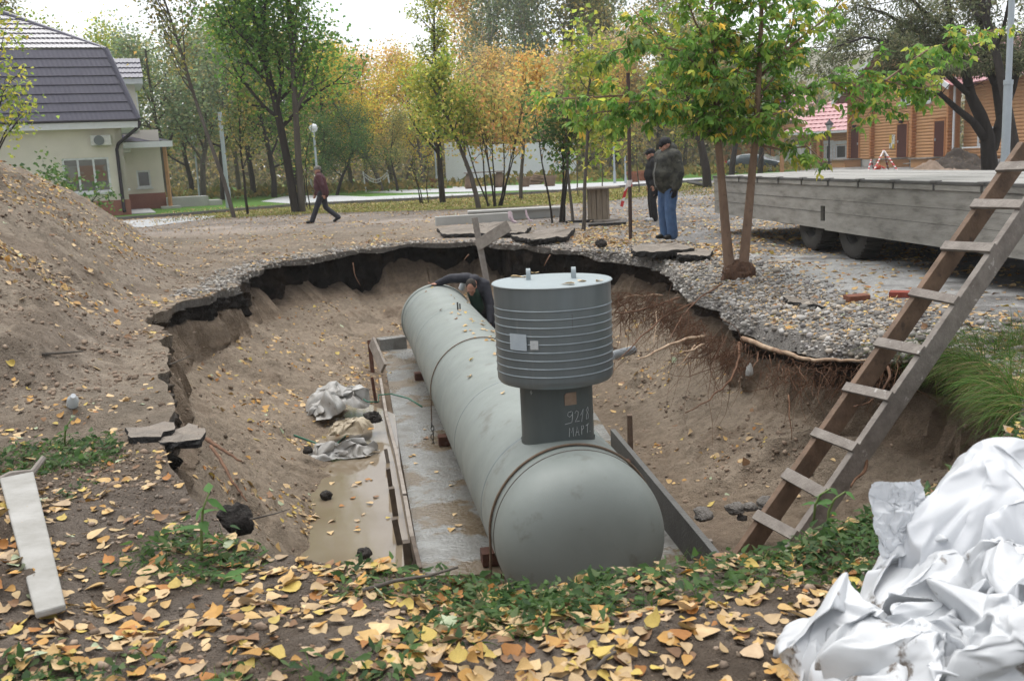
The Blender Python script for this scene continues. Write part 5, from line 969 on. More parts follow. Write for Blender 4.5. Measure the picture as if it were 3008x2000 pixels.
# --- far wood: prototypes, then copies
FW_ = [('round', P_ROUND, 11, .20, 6500, .22, .46), ('tall', P_TALL, 16, .24, 7000, .24, .50), ('sparse', P_SPARSE, 12, .16, 1500, .18, .35)]
protos = {}
def proto(kind, pal):
    if (kind, pal) not in protos:
        nm, P, H, r, n, size, spread = next(f for f in FW_ if f[0] == kind); k = len(protos)
        protos[(kind, pal)] = make_tree('tree', 'x', (0, 0, 0), H, r, P, pal, n, size, 100 + k, M_barkd if pal in ('dark', 'willow', 'olive', 'green') else (M_barkw if kind == 'tall' else M_bark), spread=spread * 1.25)
    return protos[(kind, pal)]
far_list = [  # px x, distance, height, kind, palette
 (60, 76, 19, 'tall', 'olive'), (-60, 74, 18, 'round', 'olive'), (390, 66, 12.6, 'round', 'ygreen'), (330, 74, 12.5, 'round', 'ygreen'), (440, 78, 12.8, 'round', 'ygreen'), (500, 62, 11.6, 'round', 'grey'), (590, 60, 11.2, 'round', 'grey'), (560, 74, 12.5, 'round', 'olive'), (650, 66, 12.4, 'round', 'olive'),
 (740, 70, 12.5, 'round', 'dark'), (700, 84, 14, 'round', 'tan'), (800, 66, 11, 'round', 'green'), (860, 80, 13, 'round', 'olive'), (940, 72, 10.5, 'round', 'green'), (985, 64, 5.6, 'round', 'dark'), (930, 62, 5.0, 'round', 'dark'), (1030, 84, 11.5, 'round', 'orange'), (1075, 74, 11.2, 'round', 'orange'), (1120, 70, 10.5, 'round', 'yellow'), (1150, 86, 12, 'round', 'orange'), (1190, 78, 9.5, 'round', 'yellow'), (1165, 66, 5.6, 'round', 'olive'),
 (1245, 72, 10, 'round', 'yellow'), (1245, 92, 13, 'sparse', 'tan'), (1360, 82, 12, 'sparse', 'tan'), (1400, 84, 9.5, 'round', 'orange'), (1340, 96, 10, 'round', 'tan'), (1440, 92, 22, 'tall', 'grey'), (1530, 96, 24, 'tall', 'grey'), (1480, 100, 17, 'round', 'orange'), (1590, 90, 21, 'tall', 'grey'), (1660, 94, 23, 'tall', 'olive'), (1740, 98, 23, 'tall', 'grey'), (1820, 92, 20, 'tall', 'olive'), (1500, 84, 8.5, 'round', 'rust'), (1580, 82, 9, 'round', 'tan'), (1660, 84, 9.5, 'round', 'orange'), (1730, 80, 8.5, 'round', 'tan'),
 (1790, 84, 10, 'round', 'orange'), (1860, 86, 12, 'round', 'tan'), (1930, 90, 15, 'round', 'olive'), (1960, 80, 9, 'round', 'ygreen'), (2010, 88, 12, 'round', 'tan'), (2060, 82, 8, 'round', 'olive'), (2120, 92, 12, 'round', 'olive'), (2180, 100, 11, 'round', 'olive'), (2240, 106, 8, 'round', 'dark')]
CN = {'olive': 'olive-green', 'grey': 'grey-green', 'ygreen': 'yellow-green', 'dark': 'dark green', 'tan': 'tan', 'green': 'green', 'orange': 'orange-yellow', 'yellow': 'yellow', 'rust': 'rust-coloured'}
KN = {'round': 'bushy', 'tall': 'tall slender', 'sparse': 'half-bare'}
ORD = ['first', 'second', 'third', 'fourth', 'fifth', 'sixth', 'seventh', 'eighth', 'ninth', 'tenth', 'eleventh', 'twelfth', 'thirteenth']
cnt = {}; used = set()
for (x, Y, H, kind, pal) in sorted(far_list):
    rr = random.Random(x * 7 + Y); pr_ = proto(kind, pal); Hp = next(f[2] for f in FW_ if f[0] == kind); k = (kind, pal); cnt[k] = cnt.get(k, 0) + 1
    o = pr_ if k not in used else copy_tree(pr_); used.add(k); p = at(x, 520, Y); o.location = (p[0], Y, 0); s = H / Hp; w = s * rr.uniform(.9, 1.15) * (1.15 if H < 7 else 1); s *= .84 if x < 1400 else 1; w *= .9; o.scale = (w, w, s); o.rotation_euler = (0, 0, rr.uniform(0, 6.28))
    tag(o, '%s %s tree in the far wood, %s such from the left' % (KN[kind], CN[pal], ORD[cnt[k] - 1]), 'tree', 'trees of the far wood'); o.name = 'tree'
# undergrowth and the mass of the wood behind
rng = np.random.default_rng(5); n = 52000; X_ = rng.uniform(-75, 48, n); Yv = rng.uniform(84, 128, n); top = 4.6 + 3.0 * noise(np.c_[X_ * .12, Yv * .05, X_ * 0], 3) + 2.0 * (Yv > 105); zz = rng.random(n) ** .8 * np.maximum(top, 1.2)
pc = np.array([(.13, .12, .06), (.20, .16, .08), (.09, .10, .05), (.26, .19, .08), (.10, .08, .06)]); cc = pc[rng.integers(0, 5, n)] * rng.uniform(.7, 1.3, (n, 1))
tag(leafmesh('undergrowth', np.c_[X_, Yv, zz], rng.normal(size=(n, 3)) + (0, -.6, .4), rng.normal(size=(n, 3)), rng.uniform(.28, .6, n), cc * 1.45, M_leaf, None, 'tri2'), 'brown and olive undergrowth of the far wood', 'undergrowth', kind='stuff')
rng = np.random.default_rng(15); n = 12000; X_ = rng.uniform(-110, 62, n); Yv = rng.uniform(132, 150, n); zz = rng.random(n) ** .9 * (8.5 + 2.5 * noise(np.c_[X_ * .08, X_ * 0, X_ * 0], 3)); cc = np.array([(.17, .16, .09), (.25, .21, .10), (.14, .15, .08), (.32, .25, .10)])[rng.integers(0, 4, n)] * rng.uniform(.8, 1.2, (n, 1))
tag(leafmesh('far_woodland', np.c_[X_, Yv, zz], rng.normal(size=(n, 3)) + (0, -.8, .3), rng.normal(size=(n, 3)), rng.uniform(.9, 1.7, n), cc, M_leaf, None, 'tri2'), 'hazy woodland closing the view behind the far trees', 'woodland', kind='stuff')
rng = np.random.default_rng(6); n = 3800; X_ = rng.uniform(-28, 22, n); Yv = rng.uniform(66, 80, n); zz = rng.random(n) * (.35 + .55 * np.clip(noise(np.c_[X_ * .3, Yv * .3, X_ * 0], 4), 0, 1)); cc = np.array([(.20, .17, .05), (.12, .13, .04), (.28, .20, .06)])[rng.integers(0, 3, n)]
tag(leafmesh('tall_grass', np.c_[X_, Yv, zz], rng.normal(size=(n, 3)), rng.normal(size=(n, 3)) * .5 + (0, 0, 1), rng.uniform(.25, .5, n), cc, M_leaf, None, 'tri2'), 'yellowish rough grass at the foot of the far trees', 'grass', kind='stuff')
# --- named trees of the middle distance
g = G(870, 624); t = make_tree('ash_tree', 'big green tree with twin dark trunk behind the walking woman', (g[0], g[1], 0), 16, .18, dict(P_TALL, kids=(34, 6), len=(.21, .5), start=(.20, .15), ang=(.8, .8), jit=(.035, .2, .3), cone=.15), 'green', 18000, .18, 41, M_barkd, (-.10, .02), spread=.34)
rng = np.random.default_rng(42); out = {'br': [], 'an': [], 'ad': []}; grow(rng, out, np.array((.22, .1, -.1)), np.array((.01, 0, 1.0)), 15, .15, 0, dict(P_TALL, kids=(28, 5), len=(.19, .5), start=(.26, .2), ang=(.8, .8), jit=(.03, .2, .3), cone=.15)); branches('second_trunk', out['br'], M_bark, t, .01); crown('crown', rng, np.array(out['an']), np.array(out['ad']), 9000, .32, .16, 'green', t)
g = G(690, 640); make_tree('slender_tree', 'slender leaning grey tree with thin foliage left of the twin trunk', (g[0], g[1], 0), 11, .085, dict(P_SPARSE, jit=(.05, .2, .3), kids=(16, 5), start=(.4, .3), len=(.30, .5)), 'olive', 2000, .14, 43, M_bark, (-.20, 0), spread=.25)
g = G(729, 630); make_tree('slender_tree', 'thin dark young tree right of the leaning slender one', (g[0], g[1], 0), 5.5, .06, dict(P_SPARSE, kids=(9, 4)), 'olive', 1100, .14, 44, M_barkd, (-.08, 0), spread=.25)
for i, (x, y, h, lab) in enumerate(((905, 612, 3.2, 'bent dark sapling right of the twin trunk'), (912, 618, 3.8, 'straight dark sapling right of the twin trunk'), (1245, 598, 2.4, 'thin bare sapling cluster left of the dark-trunked yellow tree'))): g = G(x, y); make_tree('sapling', lab, (g[0], g[1], 0), h, .028, dict(P_SPARSE, kids=(6, 3)), 'olive', 160, .12, 50 + i, M_barkd, (-.12 * (i == 0), 0), stems=1 if i < 2 else 4, cat='sapling')
g = G(1301, 596); make_tree('spire_tree', 'narrow yellow tree with straight dark trunk in front of the white building', (g[0], g[1], 0), 8.8, .14, dict(P_SPIRE, up=(.02, .16, .05), jit=(.03, .12, .25), len=(.27, .42)), 'ygreen', 4600, .125, 61, M_barkd, (-.035, 0), spread=.16)
P_BUSH = dict(lev=2, jit=(.06, .2, .3), up=(.03, .12, 0), tap=(.3, .2, .2), kids=(7, 4), start=(.42, .3), ang=(.7, .7), len=(.34, .5), cone=.2)
g = G(1408, 612); make_tree('bush_tree', 'pale trunked tree with greenish-yellow leaves left of the stem cluster', (g[0], g[1], 0), 4.6, .10, dict(P_BUSH, kids=(10, 5)), 'ygreen', 2600, .15, 62, M_bark, (-.06, 0), spread=.22)
g = G(1455, 606); make_tree('stem_bush', 'bush of many thin dark stems with orange and green leaves', (g[0], g[1], 0), 4.8, .035, P_BUSH, 'rust', 3000, .15, 63, M_barkd, stems=8, fan=.32, cat='bush', spread=.28)
g = G(1530, 585); make_tree('bush_tree', 'small orange-leaved tree in front of the white wall', (g[0], g[1], 0), 5.2, .09, dict(P_BUSH, kids=(10, 5)), 'orange', 2600, .16, 67, M_bark, (.03, 0), spread=.3)
g = G(1632, 655); make_tree('stem_bush', 'clump of four black stems with dark green leaves by the beam', (g[0], g[1], 0), 2.9, .03, dict(P_BUSH, kids=(6, 4), start=(.55, .3)), 'dark', 900, .125, 64, M_barkd, stems=5, fan=.12, cat='bush', spread=.16)
g = G(1684, 655); make_tree('young_tree', 'thin young tree left of the cable drum', (g[0], g[1], 0), 3.4, .042, dict(P_BUSH, kids=(8, 4)), 'olive', 1000, .13, 65, M_bark, (-.05, 0), spread=.18)
g = G(1712, 678); make_tree('young_tree', 'young tree leaning across the cable drum with yellow-green leaves', (g[0], g[1], 0), 3.6, .05, dict(P_BUSH, kids=(9, 4)), 'ygreen', 1300, .13, 66, M_bark, (.13, 0), spread=.2)
for i, (x, y, lab) in enumerate(((1700, 578, 'thin staked sapling behind the young trees'), (1768, 572, 'thin sapling right behind the cable drum'), (1878, 566, 'thin sapling between the iron pole and the standing man'))): g = G(x, y); make_tree('sapling', lab, (g[0], g[1], 0), 3.4, .03, dict(P_SPARSE, kids=(7, 3)), 'olive', 300, .14, 70 + i, M_bark, cat='sapling', spread=.2)
for i, (x, y, H, r, lab) in enumerate(((2078, 545, 6.5, .22, 'dark-trunked tree left of the trailer end'), (2148, 515, 7, .2, 'dark-trunked tree behind the rear of the car'), (2232, 505, 8, .2, 'leafy tree between the car and the white fence'))): g = G(x, y + 6); make_tree('park_tree', lab, (g[0], g[1], 0), H, r, dict(P_ROUND, start=(.35, .25)), ('olive', 'grey', 'green')[i], 2400, .24, 80 + i, M_barkd, spread=.3)
p = at(105, 560, 26); make_tree('bush', 'dark green bush growing behind the spoil heap before the house window', (p[0], 26, 0), 2.1, .03, dict(P_BUSH, start=(.2, .3)), 'dark', 1500, .13, 90, M_barkd, stems=7, fan=.6, cat='bush', spread=.22)
p = at(10, 560, 17); make_tree('young_tree', 'yellow-leaved young tree at the left edge behind the heap', (p[0] - .1, 17, .9), 3.6, .035, dict(P_BUSH, kids=(10, 4), start=(.3, .3), len=(.26, .5)), 'ygreen', 800, .09, 91, M_barkd, (.03, 0), spread=.16)
# --- willow on the right
rng = np.random.default_rng(77); WY = 31.0; wt = v3(at(2908, 522, WY)); wil = empty('willow_tree', (wt.x, wt.y, 0)); tag(wil, 'large dark willow with thick forked trunk right of the log house doors', 'tree')
def limb(pix, Y, dY=0): return [np.array(at(x, y, Y + dY * i / max(1, len(pix) - 1))) for i, (x, y) in enumerate(pix)]
limbs = [(limb([(2912, 545), (2905, 470), (2900, 400), (2880, 340), (2852, 284), (2838, 220), (2800, 120), (2780, -20)], WY), .27, .08), (limb([(2895, 410), (2860, 360), (2810, 320), (2760, 275), (2700, 290), (2655, 308)], WY, -1.5), .14, .02), (limb([(2915, 440), (2940, 350), (2925, 250), (2895, 190), (2880, 60), (2890, -60)], WY, .8), .17, .06),
         (limb([(2930, 380), (2975, 260), (3010, 120), (3040, -40)], WY, 1), .14, .05), (limb([(2852, 284), (2760, 200), (2650, 130), (2540, 110), (2450, 140)], WY, -2), .10, .02), (limb([(2838, 220), (2720, 110), (2600, 40), (2500, 10)], WY, 1), .10, .02), (limb([(2925, 250), (3000, 180), (3080, 160)], WY, -1), .09, .03), (limb([(2800, 120), (2700, 20), (2620, -60)], WY, -1), .08, .03), (limb([(2760, 275), (2660, 230), (2580, 260), (2540, 320)], WY, -2), .06, .015)]
wb_ = MB(); an, ad = [], []
for pts, r0, r1 in limbs:
    q = np.array(pts) - np.array((wt.x, wt.y, 0)); wb_.tube(q, list(np.linspace(r0, r1, len(q))), 9, cap=False); m_ = len(q)
    for i in range(1, m_):
        for k in range(9 if r0 < .2 else 4):
            f = rng.random(); c = q[i - 1] * (1 - f) + q[i] * f; d = rng.normal(size=3) * (.8, .8, .5); L_ = rng.uniform(.8, 2.4); tw = [c]
            for s in range(6): d = d * .86 + np.array((0, 0, -.13)) + rng.normal(size=3) * .1; tw.append(tw[-1] + d * L_ / 5)
            if (i > 1 or r0 < .2) and tw[-1][2] > 3.0: wb_.tube(tw, list(np.linspace(.018, .004, 7)), 3, cap=False); an += tw[1:]; ad += [tw[j + 1] - tw[j] for j in range(6)]
wb_.build('trunk', M_barkd, wil, smooth=True)
LEAF['narrow'] = (LEAF['quad'][0] * (.38, 1, 1), LEAF['quad'][1]); crown('crown', rng, np.array(an), np.array(ad), 32000, .18, .16, 'willow', wil, 'narrow', droop=.5, zmin=3.5)
p = at(2995, 520, 28); make_tree('park_tree', 'dark trunk at the right picture edge beside the lamp post', (p[0], 28, 0), 10, .17, dict(P_ROUND, start=(.4, .3)), 'willow', 3000, .16, 95, M_barkd, spread=.3)
# --- box elder at the pit edge
rng = np.random.default_rng(9); MY = 12.45; mb_ = v3(G(2165, 812, -.04)); mb_.y = 12.45; mb_.x = at(2165, 812, 12.45)[0]; mt = empty('box_elder', (mb_.x, mb_.y, -.06)); tag(mt, 'young green maple with two reddish trunks on the gravel edge of the pit', 'tree')
org = np.array((mb_.x, mb_.y, -.06))
def ml(pix, dY): return [np.array(at(x, y, MY + dY * i / max(1, len(pix) - 1))) - org for i, (x, y) in enumerate(pix)]
trk = MB(); TRK = [(ml([(2150, 818), (2142, 780), (2133, 690), (2122, 560), (2110, 420), (2102, 250), (2092, 80), (2085, -110)], .1), .072, .02), (ml([(2178, 818), (2184, 780), (2197, 640), (2210, 500), (2218, 420), (2228, 250), (2236, 60), (2240, -140)], -.1), .066, .02)]
for q, r0, r1 in TRK: trk.tube(q, [r0 * 1.25, r0] + list(np.linspace(r0 * .86, r1, len(q) - 2)), 12, cap=False)
trk.build('trunk', M_barkm, mt, smooth=True)
blob_ = blob('root_collar', mat('fibrous_root', (.15, .085, .055), (.07, .042, .03), scale=30, rough=.95, bump=1, bscale=60, stretch=(1, 1, .3)), (-.005, .02, .07), (.20, .165, .17), 0, np.random.default_rng(2), 44, .45, (48, 28), 3, 9, flat=-.9); blob_.parent = mt
LM = [(ml([(2106, 345), (1990, 315), (1880, 278), (1760, 285), (1620, 292)], -.6), .028), (ml([(1990, 315), (1880, 318), (1760, 330), (1690, 360)], -.3), .016), (ml([(2108, 300), (2030, 200), (1940, 110), (1850, 20)], .6), .022), (ml([(2102, 200), (2040, 60), (2000, -60)], -.7), .02), (ml([(2095, 120), (2160, 20), (2200, -60)], .5), .018),
      (ml([(2222, 335), (2330, 268), (2450, 243), (2600, 238), (2700, 190)], .7), .026), (ml([(2600, 238), (2720, 150), (2810, 120), (2880, 105)], .9), .014), (ml([(2216, 425), (2300, 440), (2370, 430), (2415, 470)], -.6), .016), (ml([(2228, 230), (2330, 130), (2420, 60), (2500, -30)], -.3), .022), (ml([(2110, 400), (2010, 330), (1930, 290), (1860, 300)], -.6), .016), (ml([(2110, 400), (2060, 320), (2000, 240), (1950, 190)], .9), .016),
      (ml([(2225, 300), (2290, 200), (2330, 60), (2350, -60)], .8), .02), (ml([(2112, 380), (2150, 300), (2170, 200)], -1.0), .016), (ml([(2218, 400), (2260, 340), (2300, 330)], -1.0), .014), (ml([(2100, 240), (2000, 150), (1900, 130), (1800, 150)], -.9), .016), (ml([(2450, 243), (2540, 300), (2600, 320)], .3), .012), (ml([(2600, 238), (2700, 260), (2760, 250)], .5), .010)]
lb = MB(); A_, D_ = [], []
for q, r0 in LM:
    lb.tube(q, list(np.linspace(r0, .006, len(q))), 6, cap=False)
    for i in range(1, len(q)):
        L0 = np.linalg.norm(q[i] - q[i - 1]); 
        for k in range(max(3, int(L0 / .06))):
            f = rng.random(); c = q[i - 1] * (1 - f) + q[i] * f; ax = (q[i] - q[i - 1]) / L0; d = ax * .5 + rng.normal(size=3) * (.7, .9, .45) + (0, 0, .05); d /= np.linalg.norm(d); tw = [c]; L_ = rng.uniform(.16, .50)
            for s in range(4): d = d + (0, 0, -.11) + rng.normal(size=3) * .1; d /= np.linalg.norm(d); tw.append(tw[-1] + d * L_ / 4)
            lb.tube(tw, list(np.linspace(.005, .002, 5)), 3, cap=False); A_ += tw[1:]; D_ += [tw[j + 1] - tw[j] for j in range(4)]
for q, r0, r1 in TRK:
    for i in range(5, len(q)):
        for k in range(34):
            f = rng.random(); c = q[i - 1] * (1 - f) + q[i] * f; d = rng.normal(size=3) * (1, 1, .3) + (0, 0, .25); d /= np.linalg.norm(d); tw = [c]; L_ = rng.uniform(.3, .75)
            for s in range(4): d = d + (0, 0, -.08) + rng.normal(size=3) * .12; d /= np.linalg.norm(d); tw.append(tw[-1] + d * L_ / 4)
            lb.tube(tw, list(np.linspace(.007, .002, 5)), 3, cap=False); A_ += tw[1:]; D_ += [tw[j + 1] - tw[j] for j in range(4)]
lb.build('branches', M_barkm, mt, smooth=True)
A_, D_ = np.array(A_), np.array(D_); nl = 3500; i = rng.integers(0, len(A_), nl); base = A_[i] + rng.normal(size=(nl, 3)) * .03; pd = D_[i] / np.linalg.norm(D_[i], axis=1, keepdims=True) * .6 + rng.normal(size=(nl, 3)) * (.7, .7, .25) + (0, 0, -.12); pd /= np.linalg.norm(pd, axis=1, keepdims=True)
pp_, nn_, tt_, ss_, cc_ = [], [], [], [], []; side_ = np.cross(pd, (0, 0, 1.0)); side_ /= np.maximum(np.linalg.norm(side_, axis=1, keepdims=True), 1e-6); lc = pick(rng, *PAL['maple'], nl, .25); hi = sm(-.2, .8, noise(base * 1.6 + 3, 12))[:, None]; lc = lc * (1 - .45 * hi) + lc * hi * .45 + np.array((.26, .24, .04)) * hi * .28
pet = rng.uniform(.05, .11, (nl, 1))
for (off, sd_, dn) in ((1.0, 0, .5), (.55, 1, .75), (.55, -1, .75), (.15, 1, .7), (.15, -1, .7)):
    k = rng.random(nl) < (.97 if off > .4 else .6); pp_.append((base + pd * pet * off)[k]); tg = pd * (.9 if sd_ == 0 else .4) + side_ * sd_ * .65 - np.array((0, 0, dn)) + rng.normal(size=(nl, 3)) * .18; tt_.append(tg[k]); nr = np.cross(tg, side_ if sd_ == 0 else pd) ; nr = np.where(nr[:, 2:3] < 0, -nr, nr) + rng.normal(size=(nl, 3)) * .25; nn_.append(nr[k]); ss_.append((rng.uniform(.062, .112, nl) * (1 if sd_ == 0 else .88))[k]); cc_.append((lc * rng.uniform(.85, 1.15, (nl, 1)))[k])
pp_, nn_, tt_, ss_, cc_ = map(np.concatenate, (pp_, nn_, tt_, ss_, cc_))
_w = pp_ + org - CAM; _zz = _w @ _f; _px = CXP + FPX * (_w @ _r) / _zz; _py = CYP - FPX * (_w @ _uvec) / _zz; keep = ~((_py > 395) & (_px > 1840) & (_px < 2085)) & ~((_py > 412) & ((_px < 2285) | (_px > 2450))) & (_py < 525)
pp_, nn_, tt_, ss_, cc_ = (q[keep] for q in (pp_, nn_, tt_, ss_, cc_)); k = np.argsort(pp_[:, 1])[:300]; rest = np.ones(len(pp_), bool); rest[k] = False
fo = leafmesh('foliage', pp_[rest], nn_[rest], tt_[rest], ss_[rest], cc_[rest], M_leaf, mt, 'maple', .6, rng); fo['kind'] = 'stuff'
LMES = []
for ci, c in enumerate(((.085, .175, .035), (.06, .13, .028), (.14, .21, .04), (.28, .27, .05))):
    T, F = LEAF['maple']; oo = raw('leaf', T, F, M_leaf, None, False, col=np.tile(c, (len(T), 1))); LMES.append(oo.data); bpy.data.objects.remove(oo)
bx, by, bz = basis_from(nn_[k], tt_[k])
for j in range(300):
    o = bpy.data.objects.new('leaf', LMES[(0, 0, 1, 1, 2, 2, 3)[j % 7]]); s = ss_[k[j]]; X3, Y3, Z3, Pp = bx[j] * s, by[j] * s, bz[j] * s, pp_[k[j]]
    o.matrix_basis = Matrix(((X3[0], Y3[0], Z3[0], Pp[0]), (X3[1], Y3[1], Z3[1], Pp[1]), (X3[2], Y3[2], Z3[2], Pp[2]), (0, 0, 0, 1))); link(o, mt)
# far hill
n = 60; u = np.linspace(-1, 1, n); hv = [];
for i in range(n):
    for k in range(12): t = k / 11; hv.append((60 + 150 * u[i], 430 + 120 * t, 52 * math.sin(t * 1.57) * (.55 + .45 * math.cos(u[i] * 1.4)) * (1 + .12 * float(fbm(np.array([[u[i] * 4, t * 3, 0]]), 3, 5)[0])) - 2))
hill = raw('hill', np.array(hv) + (110, 0, 0), [(i * 12 + k, (i + 1) * 12 + k, (i + 1) * 12 + k + 1, i * 12 + k + 1) for i in range(n - 1) for k in range(11)], mat('far_hillside', (.11, .12, .075), (.15, .12, .06), scale=.05, rough=1), smooth=True); hill['kind'] = 'structure'

# ------------------------------------------------------------------ people
M_skin = mat('skin', (.42, .23, .165), (.36, .18, .125), scale=9, rough=.55)
def capsule(b, p, q, r0, r1, n=12):
    p, q = Vector(p), Vector(q); d = q - p; L = d.length
    if L < 1e-5: d = Vector((0, 0, 1)); L = 1e-5
    A = Matrix.Translation(p) @ d.to_track_quat('Z', 'Y').to_matrix().to_4x4()
    prof = [(r0 * math.sin(t), -r0 * math.cos(t)) for t in np.linspace(.12, math.pi / 2, 5)] + [(r1 * math.cos(t), L + r1 * math.sin(t)) for t in np.linspace(0, math.pi / 2 - .12, 5)]
    b.lathe(prof, n, A)
def ellip(b, c, ax, R3=None, n=14):
    M = Matrix.Translation(Vector(c)) @ (R3.to_4x4() if R3 else Matrix()) @ Matrix.Diagonal((*ax, 1)); b.lathe([(math.sin(t), -math.cos(t)) for t in np.linspace(.1, math.pi - .1, 10)], n, M)
def flesh(name, m, fn, parent, vox=.012, it=5, fold=0.0, fscale=.09):
    o = one(name, m, fn, parent, smooth=True); r = o.modifiers.new('r', 'REMESH'); r.mode = 'VOXEL'; r.voxel_size = vox; r.use_smooth_shade = True
    s = o.modifiers.new('s', 'SMOOTH'); s.iterations = it; s.factor = .5
    if fold:
        tx = bpy.data.textures.new(name + '_folds', 'CLOUDS'); tx.noise_scale = fscale; tx.noise_depth = 2; d = o.modifiers.new('d', 'DISPLACE'); d.texture = tx; d.strength = fold; d.mid_level = .5; d.texture_coords = 'LOCAL'
    return o
def hand(b, wrist, d, side, k=1.0):
    """palm and five fingers of unequal length, slightly curled; d = pointing direction, side = thumb side"""
    d = Vector(d).normalized(); s = Vector(side); s = (s - d * s.dot(d)).normalized(); c = d.cross(s); w = Vector(wrist)
    R3 = Matrix((s, c, d)).transposed(); ellip(b, w + d * .05 * k, (.042 * k, .018 * k, .055 * k), R3)
    for i, (o, L) in enumerate(((.030, .070), (.010, .080), (-.011, .074), (-.030, .058))):
        p0 = w + d * .085 * k + s * o * k; p1 = p0 + (d * .6 * L + c * .2 * L) * k; p2 = p1 + (d * .28 * L + c * .42 * L) * k; capsule(b, p0, p1, .0095 * k, .009 * k, 8); capsule(b, p1, p2, .009 * k, .0075 * k, 8)
    p0 = w + d * .03 * k + s * .035 * k; p1 = p0 + (s * .03 + d * .035) * k; p2 = p1 + (d * .032 + c * .012) * k; capsule(b, p0, p1, .012 * k, .0105 * k, 8); capsule(b, p1, p2, .0105 * k, .008 * k, 8)
def head(b, c, fwd, up, k=1.0):
    f = Vector(fwd).normalized(); u = Vector(up); u = (u - f * u.dot(f)).normalized(); l = u.cross(f); R3 = Matrix((f, l, u)).transposed(); c = Vector(c)
    P = lambda x, y, z: c + (f * x + l * y + u * z) * k
    ellip(b, P(-.005, 0, .02), (.098 * k, .076 * k, .105 * k), R3); ellip(b, P(.03, 0, -.06), (.062 * k, .055 * k, .062 * k), R3); capsule(b, P(.094, 0, .02), P(.118, 0, -.018), .011 * k, .016 * k, 8)
    ellip(b, P(.075, 0, -.098), (.026 * k, .032 * k, .022 * k), R3); capsule(b, P(.088, -.03, .032), P(.088, .03, .032), .014 * k, .014 * k, 8); capsule(b, P(.088, -.018, -.05), P(.088, .018, -.05), .010 * k, .010 * k, 8); capsule(b, P(.094, -.016, -.064), P(.094, .016, -.064), .008 * k, .008 * k, 8)
    for s in (-1, 1): ellip(b, P(-.01, s * .08, -.005), (.022 * k, .010 * k, .034 * k), R3); ellip(b, P(.055, s * .045, -.03), (.028 * k, .022 * k, .024 * k), R3)
def eyes(parent, c, fwd, up, k=1.0):
    f = Vector(fwd).normalized(); u = Vector(up); u = (u - f * u.dot(f)).normalized(); l = u.cross(f); c = Vector(c)
    for s in (-1, 1): one('eye', mat('eye_dark', (.03, .025, .02), rough=.3), lambda b: ellip(b, c + (f * .087 + l * s * .032 + u * .012) * k, (.010 * k, .014 * k, .008 * k)), parent, smooth=True)
